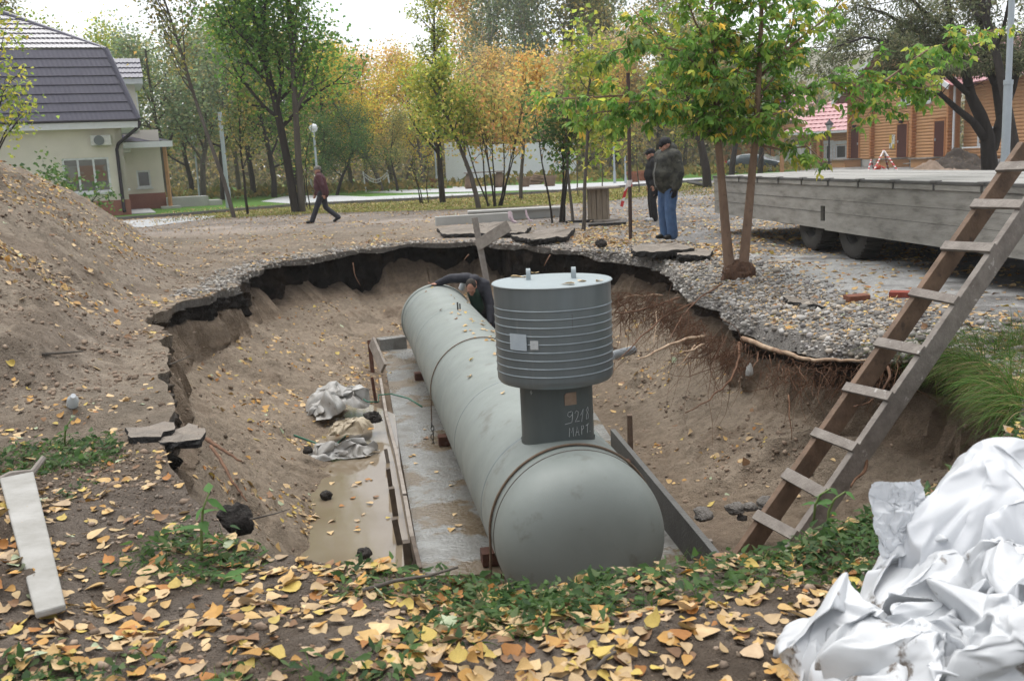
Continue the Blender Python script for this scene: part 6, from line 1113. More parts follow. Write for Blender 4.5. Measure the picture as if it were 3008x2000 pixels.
def person(J, lab, mats, style):
    """J: joints in world space"""
    base = Vector(J['base']); V = {k: (Vector(v) - base if k not in ('fwd', 'up') else Vector(v)) for k, v in J.items()}; k = J.get('k', 1.0) if isinstance(J.get('k', 1.0), float) else 1.0
    def fbody(b):
        head(b, V['head'], V['fwd'], V['up']); capsule(b, V['neck'], V['head'] + (V['neck'] - V['head']) * .4, .062, .055)
        capsule(b, V['hip'], V['chest'], .15, .16); 
        for s in 'lr':
            capsule(b, V['sh' + s], V['el' + s], .05, .042); capsule(b, V['el' + s], V['wr' + s], .042, .03); capsule(b, V['hp' + s], V['kn' + s], .078, .055); capsule(b, V['kn' + s], V['an' + s], .052, .038)
            hand(b, V['wr' + s], V['hd' + s] - V['wr' + s], V['th' + s] - V['wr' + s]); capsule(b, V['an' + s] + Vector((0, 0, -.02)), V['to' + s], .042, .034)
    o = flesh('person', M_skin, fbody, None, .0095, 2); o.location = base; tag(o, lab, 'person')
    def fj(b):
        w = style.get('bulk', 1.0); capsule(b, V['hip'] + (V['chest'] - V['hip']) * style.get('hem', .0), V['chest'], .19 * w, .185 * w); capsule(b, V['shl'], V['shr'], .095 * w, .095 * w); ellip(b, (V['chest'] + V['hip']) / 2 + V['fwd'] * .035, (.19 * w, .20 * w, .22)); capsule(b, V['chest'], V['neck'], .16 * w, .10)
        for s in 'lr': capsule(b, V['sh' + s], V['el' + s], .092 * w, .075 * w); capsule(b, V['el' + s], V['wr' + s], .075 * w, .052 * w)
        if style.get('hood'): ellip(b, V['neck'] - V['fwd'] * .11 + Vector((0, 0, .03)), (.10, .12, .11)); capsule(b, V['neck'] + V['fwd'] * .01 - Vector((0, 0, .03)), V['neck'] - V['fwd'] * .07 - Vector((0, 0, .01)), .095, .10)
        else: capsule(b, V['neck'] - V['up'] * .03, V['neck'] + V['up'] * .01, .085, .08)
    flesh('jacket', mats['jacket'], fj, o, .013, 5, .013, .07)
    def ft(b):
        w = style.get('leg', 1.0); capsule(b, V['hpl'], V['hpr'], .135, .135); capsule(b, V['hip'], (V['hpl'] + V['hpr']) / 2, .155, .15)
        for s in 'lr': capsule(b, V['hp' + s], V['kn' + s], .108 * w, .083 * w); capsule(b, V['kn' + s], V['an' + s] + (V['an' + s] - V['kn' + s]).normalized() * .01, .083 * w, .080 * w)
    flesh('trousers', mats['trousers'], ft, o, .012, 4, .014, .08)
    for s in 'lr': flesh('shoe', mats['shoe'], lambda b: (capsule(b, V['an' + s] + Vector((0, 0, -.03)), V['to' + s], .056, .042), capsule(b, V['an' + s] + Vector((0, 0, .03)), V['an' + s] + Vector((0, 0, -.03)), .056, .056)), o, .012, 3)
    f = V['fwd']; u = (V['up'] - f * V['up'].dot(f)).normalized(); l = u.cross(f); R3 = Matrix((f, l, u)).transposed(); hc_ = V['head']
    if style['hat'] == 'beanie': flesh('knit_hat', mats['hat'], lambda b: (ellip(b, hc_ + u * .06 - f * .012, (.112, .095, .085), R3, 20), capsule(b, hc_ + u * .035 + f * .06, hc_ + u * .03 - f * .07, .06, .06), ellip(b, hc_ + u * .035 - f * .01, (.110, .092, .035), R3, 20)), o, .011, 3)
    elif style['hat'] == 'hair': flesh('hair', mats['hat'], lambda b: ellip(b, hc_ + u * .035 - f * .022, (.100, .083, .095), R3, 20), o, .011, 3)
    if 'glove' in mats:
        for s in 'lr': flesh('glove', mats['glove'], lambda b: (hand(b, V['wr' + s], V['hd' + s] - V['wr' + s], V['th' + s] - V['wr' + s], 1.18), capsule(b, V['wr' + s], V['wr' + s] + (V['hd' + s] - V['wr' + s]).normalized() * .04, .045, .04)), o, .008, 2)
    eyes(o, V['head'], V['fwd'], V['up']); return o
def stand(base, yaw, H=1.78, look=-.25, step=0.0, turn=0.0, tilt=0.0, arm=0.0):
    """joints of a standing or striding figure; yaw = direction faced"""
    s = H / 1.78; R3 = Matrix.Rotation(yaw, 3, 'Z'); B = Vector(base); g = lambda x, y, z: tuple(B + R3 @ Vector((x * s, y * s, z * s))); J = {'base': tuple(B)}
    J['hip'] = g(-.01, 0, .98); J['chest'] = g(.0 + tilt, 0, 1.32); J['neck'] = g(.02 + tilt, 0, 1.50); J['head'] = g(.05 + tilt, 0, 1.635)
    J['fwd'] = tuple(R3 @ Vector((math.cos(look) * math.cos(turn), math.sin(turn), math.sin(look)))); J['up'] = (0, 0, 1)
    for n, y, ph in (('l', 1, 1), ('r', -1, -1)):
        st = step * ph; J['hp' + n] = g(0, y * .095, .92); kz = .50 - abs(step) * .10; J['kn' + n] = g(.04 + st * .45 + (.06 if st < 0 else 0), y * .10, kz); lift = (.07 if st < -.2 else 0.0)
        J['an' + n] = g(st * 1.0 - (.06 if st < -.2 else 0), y * .105, .085 + lift); J['to' + n] = g(st * 1.0 + (.16 if st >= -.2 else .07), y * .12, .04 if lift == 0 else .035)
        J['sh' + n] = g(tilt, y * .205, 1.44); a = -st * .5 + arm; J['el' + n] = g(a * .5 - .03 + tilt, y * .275, 1.15); J['wr' + n] = g(a * 1.0 + .04 + tilt, y * .265, .90); J['hd' + n] = g(a * 1.1 + .06 + tilt, y * .26, .80); J['th' + n] = g(a * 1.0 + .12 + tilt, y * .24, .88)
    return J
camo = mat('camouflage_jacket', (.026, .027, .024), (.055, .055, .044), scale=9, rough=.8, contrast=(.44, .56), detail=4, spots=((.13, .125, .105), 15, .64, .04))
jeans = mat('blue_jeans', (.075, .135, .25), (.045, .08, .16), scale=5, rough=.85, bump=.2, spots=((.16, .24, .36), 4, .60, .15), stretch=(1, 1, .6)); blk = mat('black_cloth', (.014, .014, .016), (.022, .022, .025), scale=8, rough=.85); navy = mat('navy_cloth', (.018, .019, .026), (.028, .029, .038), scale=7, rough=.7)
wine = mat('dark_red_jacket', (.075, .022, .028), (.05, .018, .024), scale=6, rough=.7); ghat = mat('grey_knit', (.22, .21, .19), (.10, .095, .085), scale=22, rough=.95); sho = mat('black_shoe', (.015, .014, .014), rough=.5); wsho = mat('white_shoe', (.5, .5, .5), rough=.6); hairm = mat('dark_hair', (.02, .017, .014), (.035, .03, .025), scale=30, rough=.8)
g = G(1966, 712, .0); z = .075
man = person(stand((g[0], g[1], z - .01), math.radians(207), 1.80, -.30, .0, -.15), 'man in dark camouflage jacket, black beanie and blue jeans looking into the pit', {'jacket': camo, 'trousers': jeans, 'shoe': sho, 'hat': blk, 'glove': blk}, {'bulk': 1.34, 'hood': True, 'hat': 'beanie', 'hem': .12, 'leg': 1.2})
Jz = stand((g[0], g[1], z - .01), math.radians(207), 1.80); 
fz = Vector((math.cos(math.radians(207)), math.sin(math.radians(207)), 0)); bz_ = Vector(Jz['base'])
one('zip', mat('zip_grey', (.22, .22, .21), rough=.5), lambda b: b.tube([fz * .255 + Vector((0, 0, 1.36)), fz * .305 + Vector((0, 0, 1.18)), fz * .295 + Vector((0, 0, 1.0)), fz * .262 + Vector((0, 0, .93))], .010, 6), man)
g = G(1921, 650); person(stand((g[0], g[1], 0), math.radians(185), 1.72, -.1), 'person in black with white shoes standing hidden behind the man in jeans', {'jacket': blk, 'trousers': blk, 'shoe': wsho, 'hat': blk}, {'bulk': 1.0, 'hat': 'beanie', 'leg': 1.0})
g = at(953, 650, 30.4); person(stand((g[0], 30.4, .0), math.radians(180), 1.74, -.12, .36, 0, .04), 'woman in dark red jacket, grey knit hat and black trousers walking left', {'jacket': wine, 'trousers': navy, 'shoe': sho, 'hat': ghat}, {'bulk': 1.05, 'hat': 'beanie', 'hem': -.15})
# the man bending behind the far end of the tank
Y0 = 15.35; A3 = lambda x, y, Y=Y0: tuple(at(x, y, Y)); J = {'base': (A3(1425, 900)[0], 15.4, -1.42)}
J['head'] = A3(1384, 843, 15.05); J['neck'] = A3(1394, 824, 15.25); J['chest'] = A3(1402, 846, 15.35); J['hip'] = A3(1425, 905, 15.75); J['fwd'] = tuple(Vector((-.10, -.62, -.78)).normalized()); J['up'] = tuple(Vector((-.08, -.75, .65)).normalized())
J['shl'] = A3(1424, 836, 15.3); J['ell'] = A3(1440, 895, 15.2); J['wrl'] = A3(1440, 945, 15.05); J['hdl'] = A3(1438, 962, 15.0); J['thl'] = A3(1428, 950, 14.95)
J['shr'] = A3(1372, 817, 15.3); J['elr'] = A3(1322, 818, 15.35); J['wrr'] = A3(1284, 833, 15.4); J['hdr'] = A3(1266, 836, 15.35); J['thr'] = A3(1278, 838, 15.25)
hipc = Vector(J['hip'])
for n, s in (('l', 1), ('r', -1)): J['hp' + n] = tuple(hipc + Vector((s * .10, .02, -.03))); J['kn' + n] = tuple(hipc + Vector((s * .13, -.10, -.40))); J['an' + n] = (hipc.x + s * .14, hipc.y + .03, -1.33); J['to' + n] = (hipc.x + s * .16, hipc.y - .15, -1.38)
pm = person(J, 'man in dark jacket bending over the far end of the tank', {'jacket': navy, 'trousers': navy, 'shoe': sho, 'hat': hairm}, {'bulk': .95, 'hat': 'hair', 'hem': .1})
bb = Vector(J['base']); ch = Vector(J['chest']) - bb; flesh('shirt', mat('green_shirt', (.02, .05, .035), rough=.8), lambda b: (capsule(b, ch + Vector((-.06, -.13, -.06)), ch + Vector((-.0, -.02, -.30)), .10, .10)), pm, .014, 3)

# ------------------------------------------------------------------ gravel, crumbs, roots, grass, leaves, white plastic
def lowpoly(rng, k=6):
    """irregular stone, 20 faces"""
    t = (1 + 5 ** .5) / 2; v = np.array([(-1, t, 0), (1, t, 0), (-1, -t, 0), (1, -t, 0), (0, -1, t), (0, 1, t), (0, -1, -t), (0, 1, -t), (t, 0, -1), (t, 0, 1), (-t, 0, -1), (-t, 0, 1)]) / math.hypot(1, t)
    f = np.array([(0, 11, 5), (0, 5, 1), (0, 1, 7), (0, 7, 10), (0, 10, 11), (1, 5, 9), (5, 11, 4), (11, 10, 2), (10, 7, 6), (7, 1, 8), (3, 9, 4), (3, 4, 2), (3, 2, 6), (3, 6, 8), (3, 8, 9), (4, 9, 5), (2, 4, 11), (6, 2, 10), (8, 6, 7), (9, 8, 1)])
    return [(v * rng.uniform(.75, 1.2, (12, 1)) * rng.uniform(.7, 1.15, 3), f) for _ in range(k)]
def stones(name, pos, size, col, m, rng, sink=.25, flat=.75):
    SH = lowpoly(rng); V, F, C_ = [], [], []; n = len(pos); off = 0
    q = rng.normal(size=(n, 4)); q /= np.linalg.norm(q, axis=1, keepdims=True); w, x, y, z = q.T
    Rm = np.stack([1 - 2 * (y * y + z * z), 2 * (x * y - z * w), 2 * (x * z + y * w), 2 * (x * y + z * w), 1 - 2 * (x * x + z * z), 2 * (y * z - x * w), 2 * (x * z - y * w), 2 * (y * z + x * w), 1 - 2 * (x * x + y * y)], -1).reshape(n, 3, 3)
    for k in range(len(SH)):
        i = np.arange(k, n, len(SH)); v, f = SH[k]; vv = np.einsum('nij,kj->nki', Rm[i], v); vv[..., 2] *= flat; vv = vv * size[i][:, None, None] + pos[i][:, None, :] + np.array((0, 0, 1)) * (size[i] * flat * (1 - 2 * sink))[:, None, None]
        V.append(vv.reshape(-1, 3)); F.append((f[None] + (np.arange(len(i)) * 12)[:, None, None]).reshape(-1, 3) + off); C_.append(np.repeat(col[i], 12, axis=0)); off += len(i) * 12
    return raw(name, np.concatenate(V), np.concatenate(F), m, None, False, col=np.concatenate(C_))
M_stone = mat('stone', (1.1, 1.1, 1.1), (.8, .8, .8), scale=25, rough=.95, attr='Col', bump=.3, bscale=80, spec=.15)
rng = np.random.default_rng(21); X, Yq, Zq = QC[..., 0], QC[..., 1], QC[..., 2]; DIST = np.hypot(X, Yq); iD = DO[1:]
DD = np.full(QA.shape, -1.0); DD[:len(DO) - 1] = iD[:, None]
out_ = (QZ == 0)
bank = np.where(((out_ & (DD < 1.25)) | (QZ == 1)) & (X > 1.4) & (Yq > 6.6) & (Yq < 17.5), 1.0, 0) * np.clip(1.15 - np.clip(DD, 0, 2) * .8, .05, 1) * np.where(fbm(np.stack([X, Yq, X * 0], -1) * 1.2, 3, 15) > -.35, 1, .25)
pos, nr = scatter(bank, 11000, rng); sz = rng.lognormal(-4.4, .55, 11000).clip(.004, .05); col = np.array([(.40, .38, .35), (.50, .48, .45), (.28, .26, .24), (.44, .39, .33), (.33, .31, .30)])[rng.integers(0, 5, 11000)] * rng.uniform(.35, 1.1, (11000, 1))
tag(stones('gravel', pos, sz, col, M_stone, rng), 'pale grey crushed gravel spilling over the right rim of the pit', 'gravel', kind='stuff')
rimg = np.where(((out_ & (DD < .5)) | (QZ == 1)) & (Yq > 12.5), 1.0, 0.0); pos, nr = scatter(rimg, 3500, rng); sz = rng.lognormal(-3.9, .4, 3500).clip(.008, .05); col = np.array([(.30, .28, .25), (.38, .36, .33), (.20, .185, .17)])[rng.integers(0, 3, 3500)] * rng.uniform(.7, 1.1, (3500, 1))
tag(stones('rubble', pos, sz, col, M_stone, rng, .35), 'grey stony rubble in the broken crust along the far rim', 'rubble', kind='stuff')
# soil crumbs everywhere dug
lum = fbm(np.stack([X, Yq, Zq], -1) * 1.7, 3, 18)
cr = np.where(QZ == 4, .7, 0) * np.clip(.1 + lum, .02, 2) + np.where(QZ == 3, .15, 0) + np.where(out_ & ((X < -1.2) | (Yq < 5.5)), .8, 0) * np.clip(.35 + lum, .05, 2) * (DIST < 22); cr = cr / np.maximum(DIST, 2.5) ** 1.2
pos, nr = scatter(cr, 13000, rng); dd = np.hypot(pos[:, 0], pos[:, 1]); sz = (rng.lognormal(-4.95, .6, 13000) * np.clip(dd / 6, .7, 1.6)).clip(.003, .030); c0 = np.array([(.24, .18, .135), (.16, .12, .09), (.29, .225, .17), (.10, .078, .06)]); col = c0[rng.choice(4, 13000, p=(.45, .2, .3, .05))] * rng.uniform(.85, 1.15, (13000, 1))
tag(stones('soil_crumbs', pos, sz, col, M_stone, rng, .4), 'loose crumbs and small clods of soil on the banks and slopes', 'soil', kind='stuff')
fgc = np.where(out_ & (Yq < 6) & (Yq > 1.6), 1.0, 0) * np.clip(.5 + lum, .1, 2); pos, nr = scatter(fgc, 9000, rng); sz = rng.lognormal(-5.35, .55, 9000).clip(.0018, .018); col = np.array([(.15, .115, .085), (.20, .155, .12), (.09, .07, .055), (.27, .23, .19)])[rng.choice(4, 9000, p=(.4, .3, .2, .1))] * rng.uniform(.8, 1.15, (9000, 1))
tag(stones('soil_crumbs', pos, sz, col, M_stone, rng, .35), 'fine crumbs of dark soil between the leaves in the foreground', 'soil', kind='stuff')
# ------------------------------------------------------------------ roots of the maple hanging from the right bank
M_root = mat('root_bark', (.16, .085, .05), (.09, .048, .03), scale=14, rough=.9, bump=.4); M_rootl = mat('peeled_root', (.40, .30, .21), (.22, .14, .09), scale=7, rough=.85, contrast=(.4, .6))
ROOTS = [([(2010, 868, 11.6), (1930, 900, 11.0), (1860, 915, 10.4), (1795, 920, 9.9)], .018, M_root), ([(2060, 880, 11.2), (1950, 930, 10.6), (1880, 990, 10.0), (1800, 1075, 9.4)], .014, M_root), ([(2085, 985, 9.6), (2000, 1002, 9.1), (1925, 1030, 8.7), (1862, 1066, 8.3)], .019, M_rootl), ([(2080, 1010, 9.4), (2030, 1028, 9.0), (1965, 1046, 8.7)], .014, M_rootl), ([(2165, 990, 9.5), (2260, 1020, 8.9), (2330, 1045, 8.6), (2420, 1060, 8.35), (2520, 1060, 8.2), (2640, 1050, 8.2)], .026, M_rootl),
         ([(2172, 1000, 9.0), (2170, 1050, 8.8), (2155, 1100, 8.6), (2120, 1140, 8.5), (2060, 1185, 8.3), (2010, 1215, 8.1)], .013, M_root), ([(2040, 1005, 9.2), (2020, 1050, 8.9), (1985, 1085, 8.7)], .009, M_rootl), ([(1930, 905, 10.8), (1928, 960, 10.4), (1915, 1020, 10.0)], .010, M_rootl), ([(1960, 868, 11.4), (1890, 868, 11.0), (1820, 872, 10.6)], .012, M_rootl), ([(2315, 1150, 8.2), (2320, 1220, 8.0), (2330, 1310, 7.9)], .008, M_root),
         ([(2600, 1060, 7.9), (2620, 1110, 7.6), (2560, 1180, 7.4), (2500, 1195, 7.2)], .014, M_root), ([(2560, 1290, 7.1), (2540, 1380, 6.9), (2490, 1440, 6.7)], .018, M_root), ([(2130, 830, 11.9), (2060, 870, 11.2), (2000, 930, 10.4), (1960, 1010, 9.6)], .012, M_root), ([(2230, 1030, 8.8), (2215, 1075, 8.6), (2190, 1095, 8.5)], .008, M_root)]
def wig(pts, rng, n=6, j=.012):
    P_ = np.array([at(*p) for p in pts]); t = np.linspace(0, len(P_) - 1, (len(P_) - 1) * n + 1); q = np.stack([np.interp(t, np.arange(len(P_)), P_[:, k]) for k in range(3)], -1); q = q + rng.normal(size=q.shape) * j; return (q[:-2] + q[1:-1] + q[2:]) / 3
for pts, r, m in ROOTS: q = wig(pts, rng) - org; b = MB(); b.tube(q, list(np.linspace(r, r * .35, len(q))), 7); b.build('root', m, mt, smooth=True)
fr = MB()
for k in range(900):
    x = rng.uniform(1810, 2660) if k < 520 else rng.uniform(1815, 2180); e = np.interp(x, [1800, 1900, 2000, 2090, 2170, 2360, 2520, 2660], [880, 870, 905, 985, 1020, 1075, 1085, 1060]); Yr = np.interp(x, [1800, 2000, 2090, 2170, 2360, 2520, 2660], [11.4, 10.7, 9.6, 9.1, 8.55, 8.3, 8.1]) - rng.uniform(0, .25)
    p = np.array(at(x, e + rng.uniform(-20, 60), Yr)); L_ = rng.lognormal(-1.7 if k < 520 else -1.1, .55); d = np.array((rng.normal() * .5 - .35, rng.normal() * .4 - .3, -1.0)) if rng.random() < .7 else np.array((-1, -.5, -.3)) + rng.normal(size=3) * .3; q = [p]
    for s in range(5): d = d + rng.normal(size=3) * .35; q.append(q[-1] + d / np.linalg.norm(d) * L_ / 5)
    fr.tube(np.array(q) - org, list(np.linspace(.0042, .0012, 6) * rng.uniform(.6, 1.4)), 3, cap=False)
o = fr.build('root_hair', M_root, mt); o['kind'] = 'stuff'
a = at(2200, 1095, 8.45); tag(blob('film_scrap', M_film, tuple(a), (.03, .02, .075), .2, np.random.default_rng(8), 8, .8, (24, 16)), 'pale scrap of plastic snagged on a hanging root', 'scrap')
# roots at the left edge and far rim
for pts, r, lab in (([(600, 1285, 4.9), (650, 1320, 4.7), (720, 1362, 4.5)], .012, 'bare root sticking out of the left pit edge, upper one'), ([(610, 1300, 4.8), (660, 1370, 4.5), (700, 1440, 4.35), (735, 1480, 4.3)], .010, 'bare root curving down the left pit edge'), ([(1035, 765, 18.4), (1042, 810, 18.2), (1062, 845, 18.1)], .010, 'thin root hanging from the far rim'), ([(1380, 745, 17.5), (1360, 768, 17.3)], .012, 'short root stub in the far rim by the upright board'), ([(1620, 740, 16.5), (1595, 790, 16.2)], .012, 'thin root hanging behind the cap')):
    q = wig(pts, rng, 6, .006); tag(one('root', M_root, lambda b: b.tube(q, list(np.linspace(r, r * .4, len(q))), 6), None, smooth=True), lab, 'root')
# twigs
for i, (pts, r, lab) in enumerate((([(1065, 1738, .04), (1160, 1705, .06), (1260, 1690, .05), (1345, 1665, .09)], .009, 'long grey twig lying on the near rim before the slab'), ([(120, 1000, .3), (190, 965, .3), (230, 935, .3)], .012, 'dark stick lying on the left bank'), ([(500, 1070, .16), (560, 1045, .1)], .006, 'thin twig poking out of the left edge'), ([(735, 1525, .0), (800, 1510, -.05), (850, 1495, -.1)], .005, 'thin twig beside the big black clod'), ([(1745, 1970, .03), (1780, 1930, .05), (1810, 1912, .06)], .008, 'bent twig in the leaves at the bottom edge'))):
    q = np.array([G(x, y, z) for x, y, z in pts])
    for j in range(len(q)): q[j, 2] = max(q[j, 2], gz(q[j, 0], q[j, 1]) + .015) if i in (0, 4) else q[j, 2]
    if i == 1: q = np.array([at(x, y, Y) for x, y, Y in ((120, 1000, 6.9), (190, 965, 7.2), (230, 935, 7.5))]); q[:, 2] = [gz(*p[:2]) + .03 for p in q]
    tag(one('twig', M_bark, lambda b: b.tube(q, list(np.linspace(r, r * .5, len(q))), 6), None, smooth=True), lab, 'twig')
# ------------------------------------------------------------------ grass and weeds
M_grass = mat('grass_blade', (1, 1, 1), (.85, .85, .85), scale=4, rough=.6, attr='Col', trans=.35, spec=.25)
def blades(name, pos, d0, L, w, col, rng, bend=.5, seg=4):
    n = len(pos); d = d0 / np.linalg.norm(d0, axis=1, keepdims=True); side = np.cross(d, rng.normal(size=(n, 3))); side /= np.linalg.norm(side, axis=1, keepdims=True); V = []; p = pos.copy(); bd = np.c_[rng.normal(size=(n, 2)) * .3, -np.ones(n)] * bend
    for s in range(seg + 1):
        ww = (w * (1 - s / seg) ** .7)[:, None] * side; V += [p - ww, p + ww]; d = d + bd * (1.0 / seg); d /= np.linalg.norm(d, axis=1, keepdims=True); p = p + d * (L / seg)[:, None]
    V = np.stack(V, 1); f = np.array([(2 * s, 2 * s + 1, 2 * s + 3, 2 * s + 2) for s in range(seg)]); k = 2 * (seg + 1)
    return raw(name, V.reshape(-1, 3), (f[None] + (np.arange(n) * k)[:, None, None]).reshape(-1, 4), M_grass, None, True, col=np.repeat(col, k, axis=0))
GR = np.array([(.06, .15, .025), (.09, .20, .03), (.13, .23, .04), (.20, .22, .06)])
rg = np.where(out_ & (X > 3.0) & (Yq > 5.6) & (Yq < 8.2) & (DD < .75), 1.0, 0) + np.where((QZ == 1) & (X > 3.1) & (Yq > 5.6) & (Yq < 7.9), 4.0, 0); n = 5200; pos, nr = scatter(rg, n, rng)
inw = -(pos[:, :2] - medial(pos[:, :2])); inw /= np.linalg.norm(inw, axis=1, keepdims=True); d0 = np.c_[inw * .8, np.full(n, .6)] + rng.normal(size=(n, 3)) * .55 + np.stack([fbm(pos * 5 + 3, 2, 91), fbm(pos * 5 + 13, 2, 92), fbm(pos * 5 + 23, 2, 93) * .5], -1) * 1.3
tag(blades('grass', pos, d0, rng.uniform(.10, .46, n), rng.uniform(.0018, .0036, n), np.concatenate([GR, [(.26, .20, .10)]])[rng.choice(5, n, p=(.30, .22, .16, .14, .18))] * rng.uniform(.6, 1.15, (n, 1)), rng, 1.25, 5), 'long green grass hanging over the right bank beside the ladder', 'grass', kind='stuff')
fgq = fbm(np.stack([X, Yq, X * 0], -1) * 1.5, 3, 28); fg = np.where(out_ & (Yq < 5.3) & (Yq > 1.5), 1.0, 0) * (sm(-.05, .45, fgq + .35 * (X > -.4) * (X < 1.9) - .35 * (X < -.5)) + .75 * (DD < .35) * (X > -.7)) + np.where(out_ & (X < -2.2) & (X > -3.6) & (Yq > 4.6) & (Yq < 6.0), .9, 0) * (fgq > -.1)
n = 9000; pos, nr = scatter(fg, n, rng); tag(blades('grass', pos, np.c_[rng.normal(size=(n, 2)) * .8, np.full(n, .8)], rng.uniform(.025, .085, n), rng.uniform(.0012, .0026, n), GR[rng.choice(4, n, p=(.3, .3, .2, .2))] * rng.uniform(.6, 1.1, (n, 1)), rng, .9, 3), 'short grass blades among the leaves in the foreground', 'grass', kind='stuff')
# leafy weeds
LEAF['weed'] = (LEAF['maple'][0] * (.9, 1, 1.4), LEAF['maple'][1])
n = 7000; pos, nr = scatter(fg ** 1.3, n, rng); pos[:, 2] += rng.uniform(.004, .05, n); col = np.array([(.065, .13, .04), (.09, .17, .05), (.05, .10, .04), (.13, .19, .08)])[rng.integers(0, 4, n)] * rng.uniform(.7, 1.2, (n, 1))
tag(leafmesh('ground_weeds', pos, nr + rng.normal(size=(n, 3)) * .5, rng.normal(size=(n, 3)) * (1, 1, .4), rng.uniform(.018, .055, n), col, M_leaf, None, 'weed', .4, rng), 'low green weeds creeping through the leaves on the near rim', 'weeds', kind='stuff')
vg = np.where(out_ & (Yq > 36) & (Yq < 50) & (X > -13) & (X < 12), 1.0, 0) ; n = 9000; pos, nr = scatter(vg, n, rng); pos[:, 2] = .012
tag(blades('grass', pos, np.c_[rng.normal(size=(n, 2)) * .5, np.ones(n)], rng.uniform(.06, .16, n), rng.uniform(.008, .016, n), np.array([(.19, .20, .05), (.13, .16, .04), (.28, .23, .07)])[rng.integers(0, 3, n)], rng, .5, 2), 'yellowing grass of the verge in front of the kerb', 'grass', kind='stuff')
def plant(base, H, nl, lab, seed, size=.07, name='seedling'):
    r_ = np.random.default_rng(seed); o = empty(name, tuple(base)); tag(o, lab, 'plant'); st = np.array([(0, 0, -.02), (.01, .01, H * .4), (.03, .0, H * .75), (.07, -.02, H)]); one('stem', mat('green_stem', (.16, .22, .07), rough=.6), lambda b: b.tube(st, [.006, .006, .005, .003], 6), o, smooth=True)
    for i in range(nl):
        t = .35 + .65 * i / max(1, nl - 1); p = np.array([np.interp(t * H, st[:, 2], st[:, k]) for k in range(3)]); a = i * 2.4 + r_.random(); d = np.array([[math.cos(a), math.sin(a), .15]]); leafmesh('leaf', p[None], np.array([[0, 0, 1.0]]) + r_.normal(size=(1, 3)) * .3, d, np.array([size * r_.uniform(.8, 1.3) * (1.25 - .6 * t)]), np.array([(.09, .20, .055)]) * r_.uniform(.8, 1.25), M_leaf, o, 'weed')
    return o
p = G(590, 1635, 0); plant((p[0], p[1], gz(p[0], p[1])), .30, 7, 'upright green seedling with jagged leaves at the near left rim', 1, .11); p = G(645, 1720, 0); plant((p[0], p[1], gz(p[0], p[1])), .05, 3, 'low dark green leaf below the upright seedling', 2, .09)
p = G(2390, 1545, -.1); plant((p[0], p[1], gz(p[0], p[1])), .14, 8, 'small bright green plant at the ladder foot', 3, .06); p = G(2430, 1540, -.05); plant((p[0], p[1], gz(p[0], p[1])), .16, 3, 'drooping pale stalk with whitish leaf right of the ladder', 4, .06); p = G(175, 1215, .2); plant((p[0], p[1], gz(p[0], p[1])), .16, 4, 'narrow green shoot above the plastic bottle', 5, .07)
# ------------------------------------------------------------------ fallen leaves
M_fall = mat('dry_leaf', (.98, .96, .92), (.68, .62, .56), scale=22, rough=.6, spec=.35, attr='Col', trans=.12, bump=.25, bscale=45)
LC = np.array([(.60, .41, .17), (.52, .30, .085), (.66, .50, .28), (.42, .19, .05), (.58, .43, .25), (.26, .15, .08), (.60, .47, .13), (.50, .38, .25), (.46, .55, .38)]); LWt = np.array([3.6, 2.4, 3.6, 1.0, 3, 2.0, 2.0, 2.2, .35])
fq = fbm(np.stack([X, Yq, X * 0], -1) * 1.1, 3, 38); fine_ = fbm(np.stack([X, Yq, X * 0], -1) * 3.2, 2, 39)
front = out_ & (Yq < 5.4); left = out_ & (X < -1.2) & (Yq >= 4.6) & (Yq < 13); lownear = QZ == 4
dens = np.where(front, 155, 0) * np.clip(.70 + .6 * fq + .5 * fine_, .05, 1.7) * (1 - .35 * sm(-.4, -1.6, X) * sm(3.9, 4.4, Yq)) + np.where(left & ~front, 42, 0) * np.clip(.35 + fq * 1.3 + fine_ * .5, .03, 2.2)
dens = dens + np.where(lownear, 26, 0) * np.clip(.25 + fq * 1.2 + fine_, .05, 2.5) * np.where(X < .3, 1.5, .8) + np.where(out_ & (X > 1.3) & (Yq > 6.2) & (Yq < 24), 44, 0) * np.clip(.6 + fq + .4 * fine_ + 1.5 * (DD < 1.6), .12, 3.2) * np.where((X > 3.3) & (X < 5.2) & (Yq > 10) & (Yq < 15), .35, 1)
dens = dens + np.where(out_ & (Yq >= 13) & (X <= 1.3) & (Yq < 24), 10, 0) * np.clip(.4 + fq, .1, 2)
rng = np.random.default_rng(61); NA = 25000; pos, nr = scatter(dens, NA, rng); nearq = np.hypot(pos[:, 0], pos[:, 1])
size = np.clip(rng.lognormal(-3.07, .34, NA), .018, .085); col = LC[rng.choice(9, NA, p=LWt / LWt.sum())] * rng.uniform(.72, 1.12, (NA, 1))
nn = nr + rng.normal(size=(NA, 3)) * .21; tg = rng.normal(size=(NA, 3)); pos = pos + nr * (.002 + .009 * rng.random((NA, 1)) * (nearq < 5.5)[:, None])
cu = rng.random(NA) < .4; pick300 = np.argsort(nearq + rng.random(NA) * .9 + 50 * ((np.abs(pos[:, 0]) > pos[:, 1] * .55) | (pos[:, 1] < 2.55)))[:300]; rest = np.ones(NA, bool); rest[pick300] = False
for sh, k in (('poplar', ~cu & rest), ('curl', cu & rest)): tag(leafmesh('leaf_litter', pos[k], nn[k], tg[k], size[k], col[k], M_fall, None, sh, .5, rng), 'yellow and tan fallen poplar leaves scattered over ground and slopes, ' + ('flat ones' if sh == 'poplar' else 'curled ones'), 'leaf litter', kind='stuff')
FL = {}
LNAME = ('pale yellow', 'golden yellow', 'cream yellow', 'orange-brown', 'pinkish tan', 'dull brown', 'lemon yellow', 'greyish tan', 'pale green')
bx, by, bz = basis_from(nn[pick300], tg[pick300])
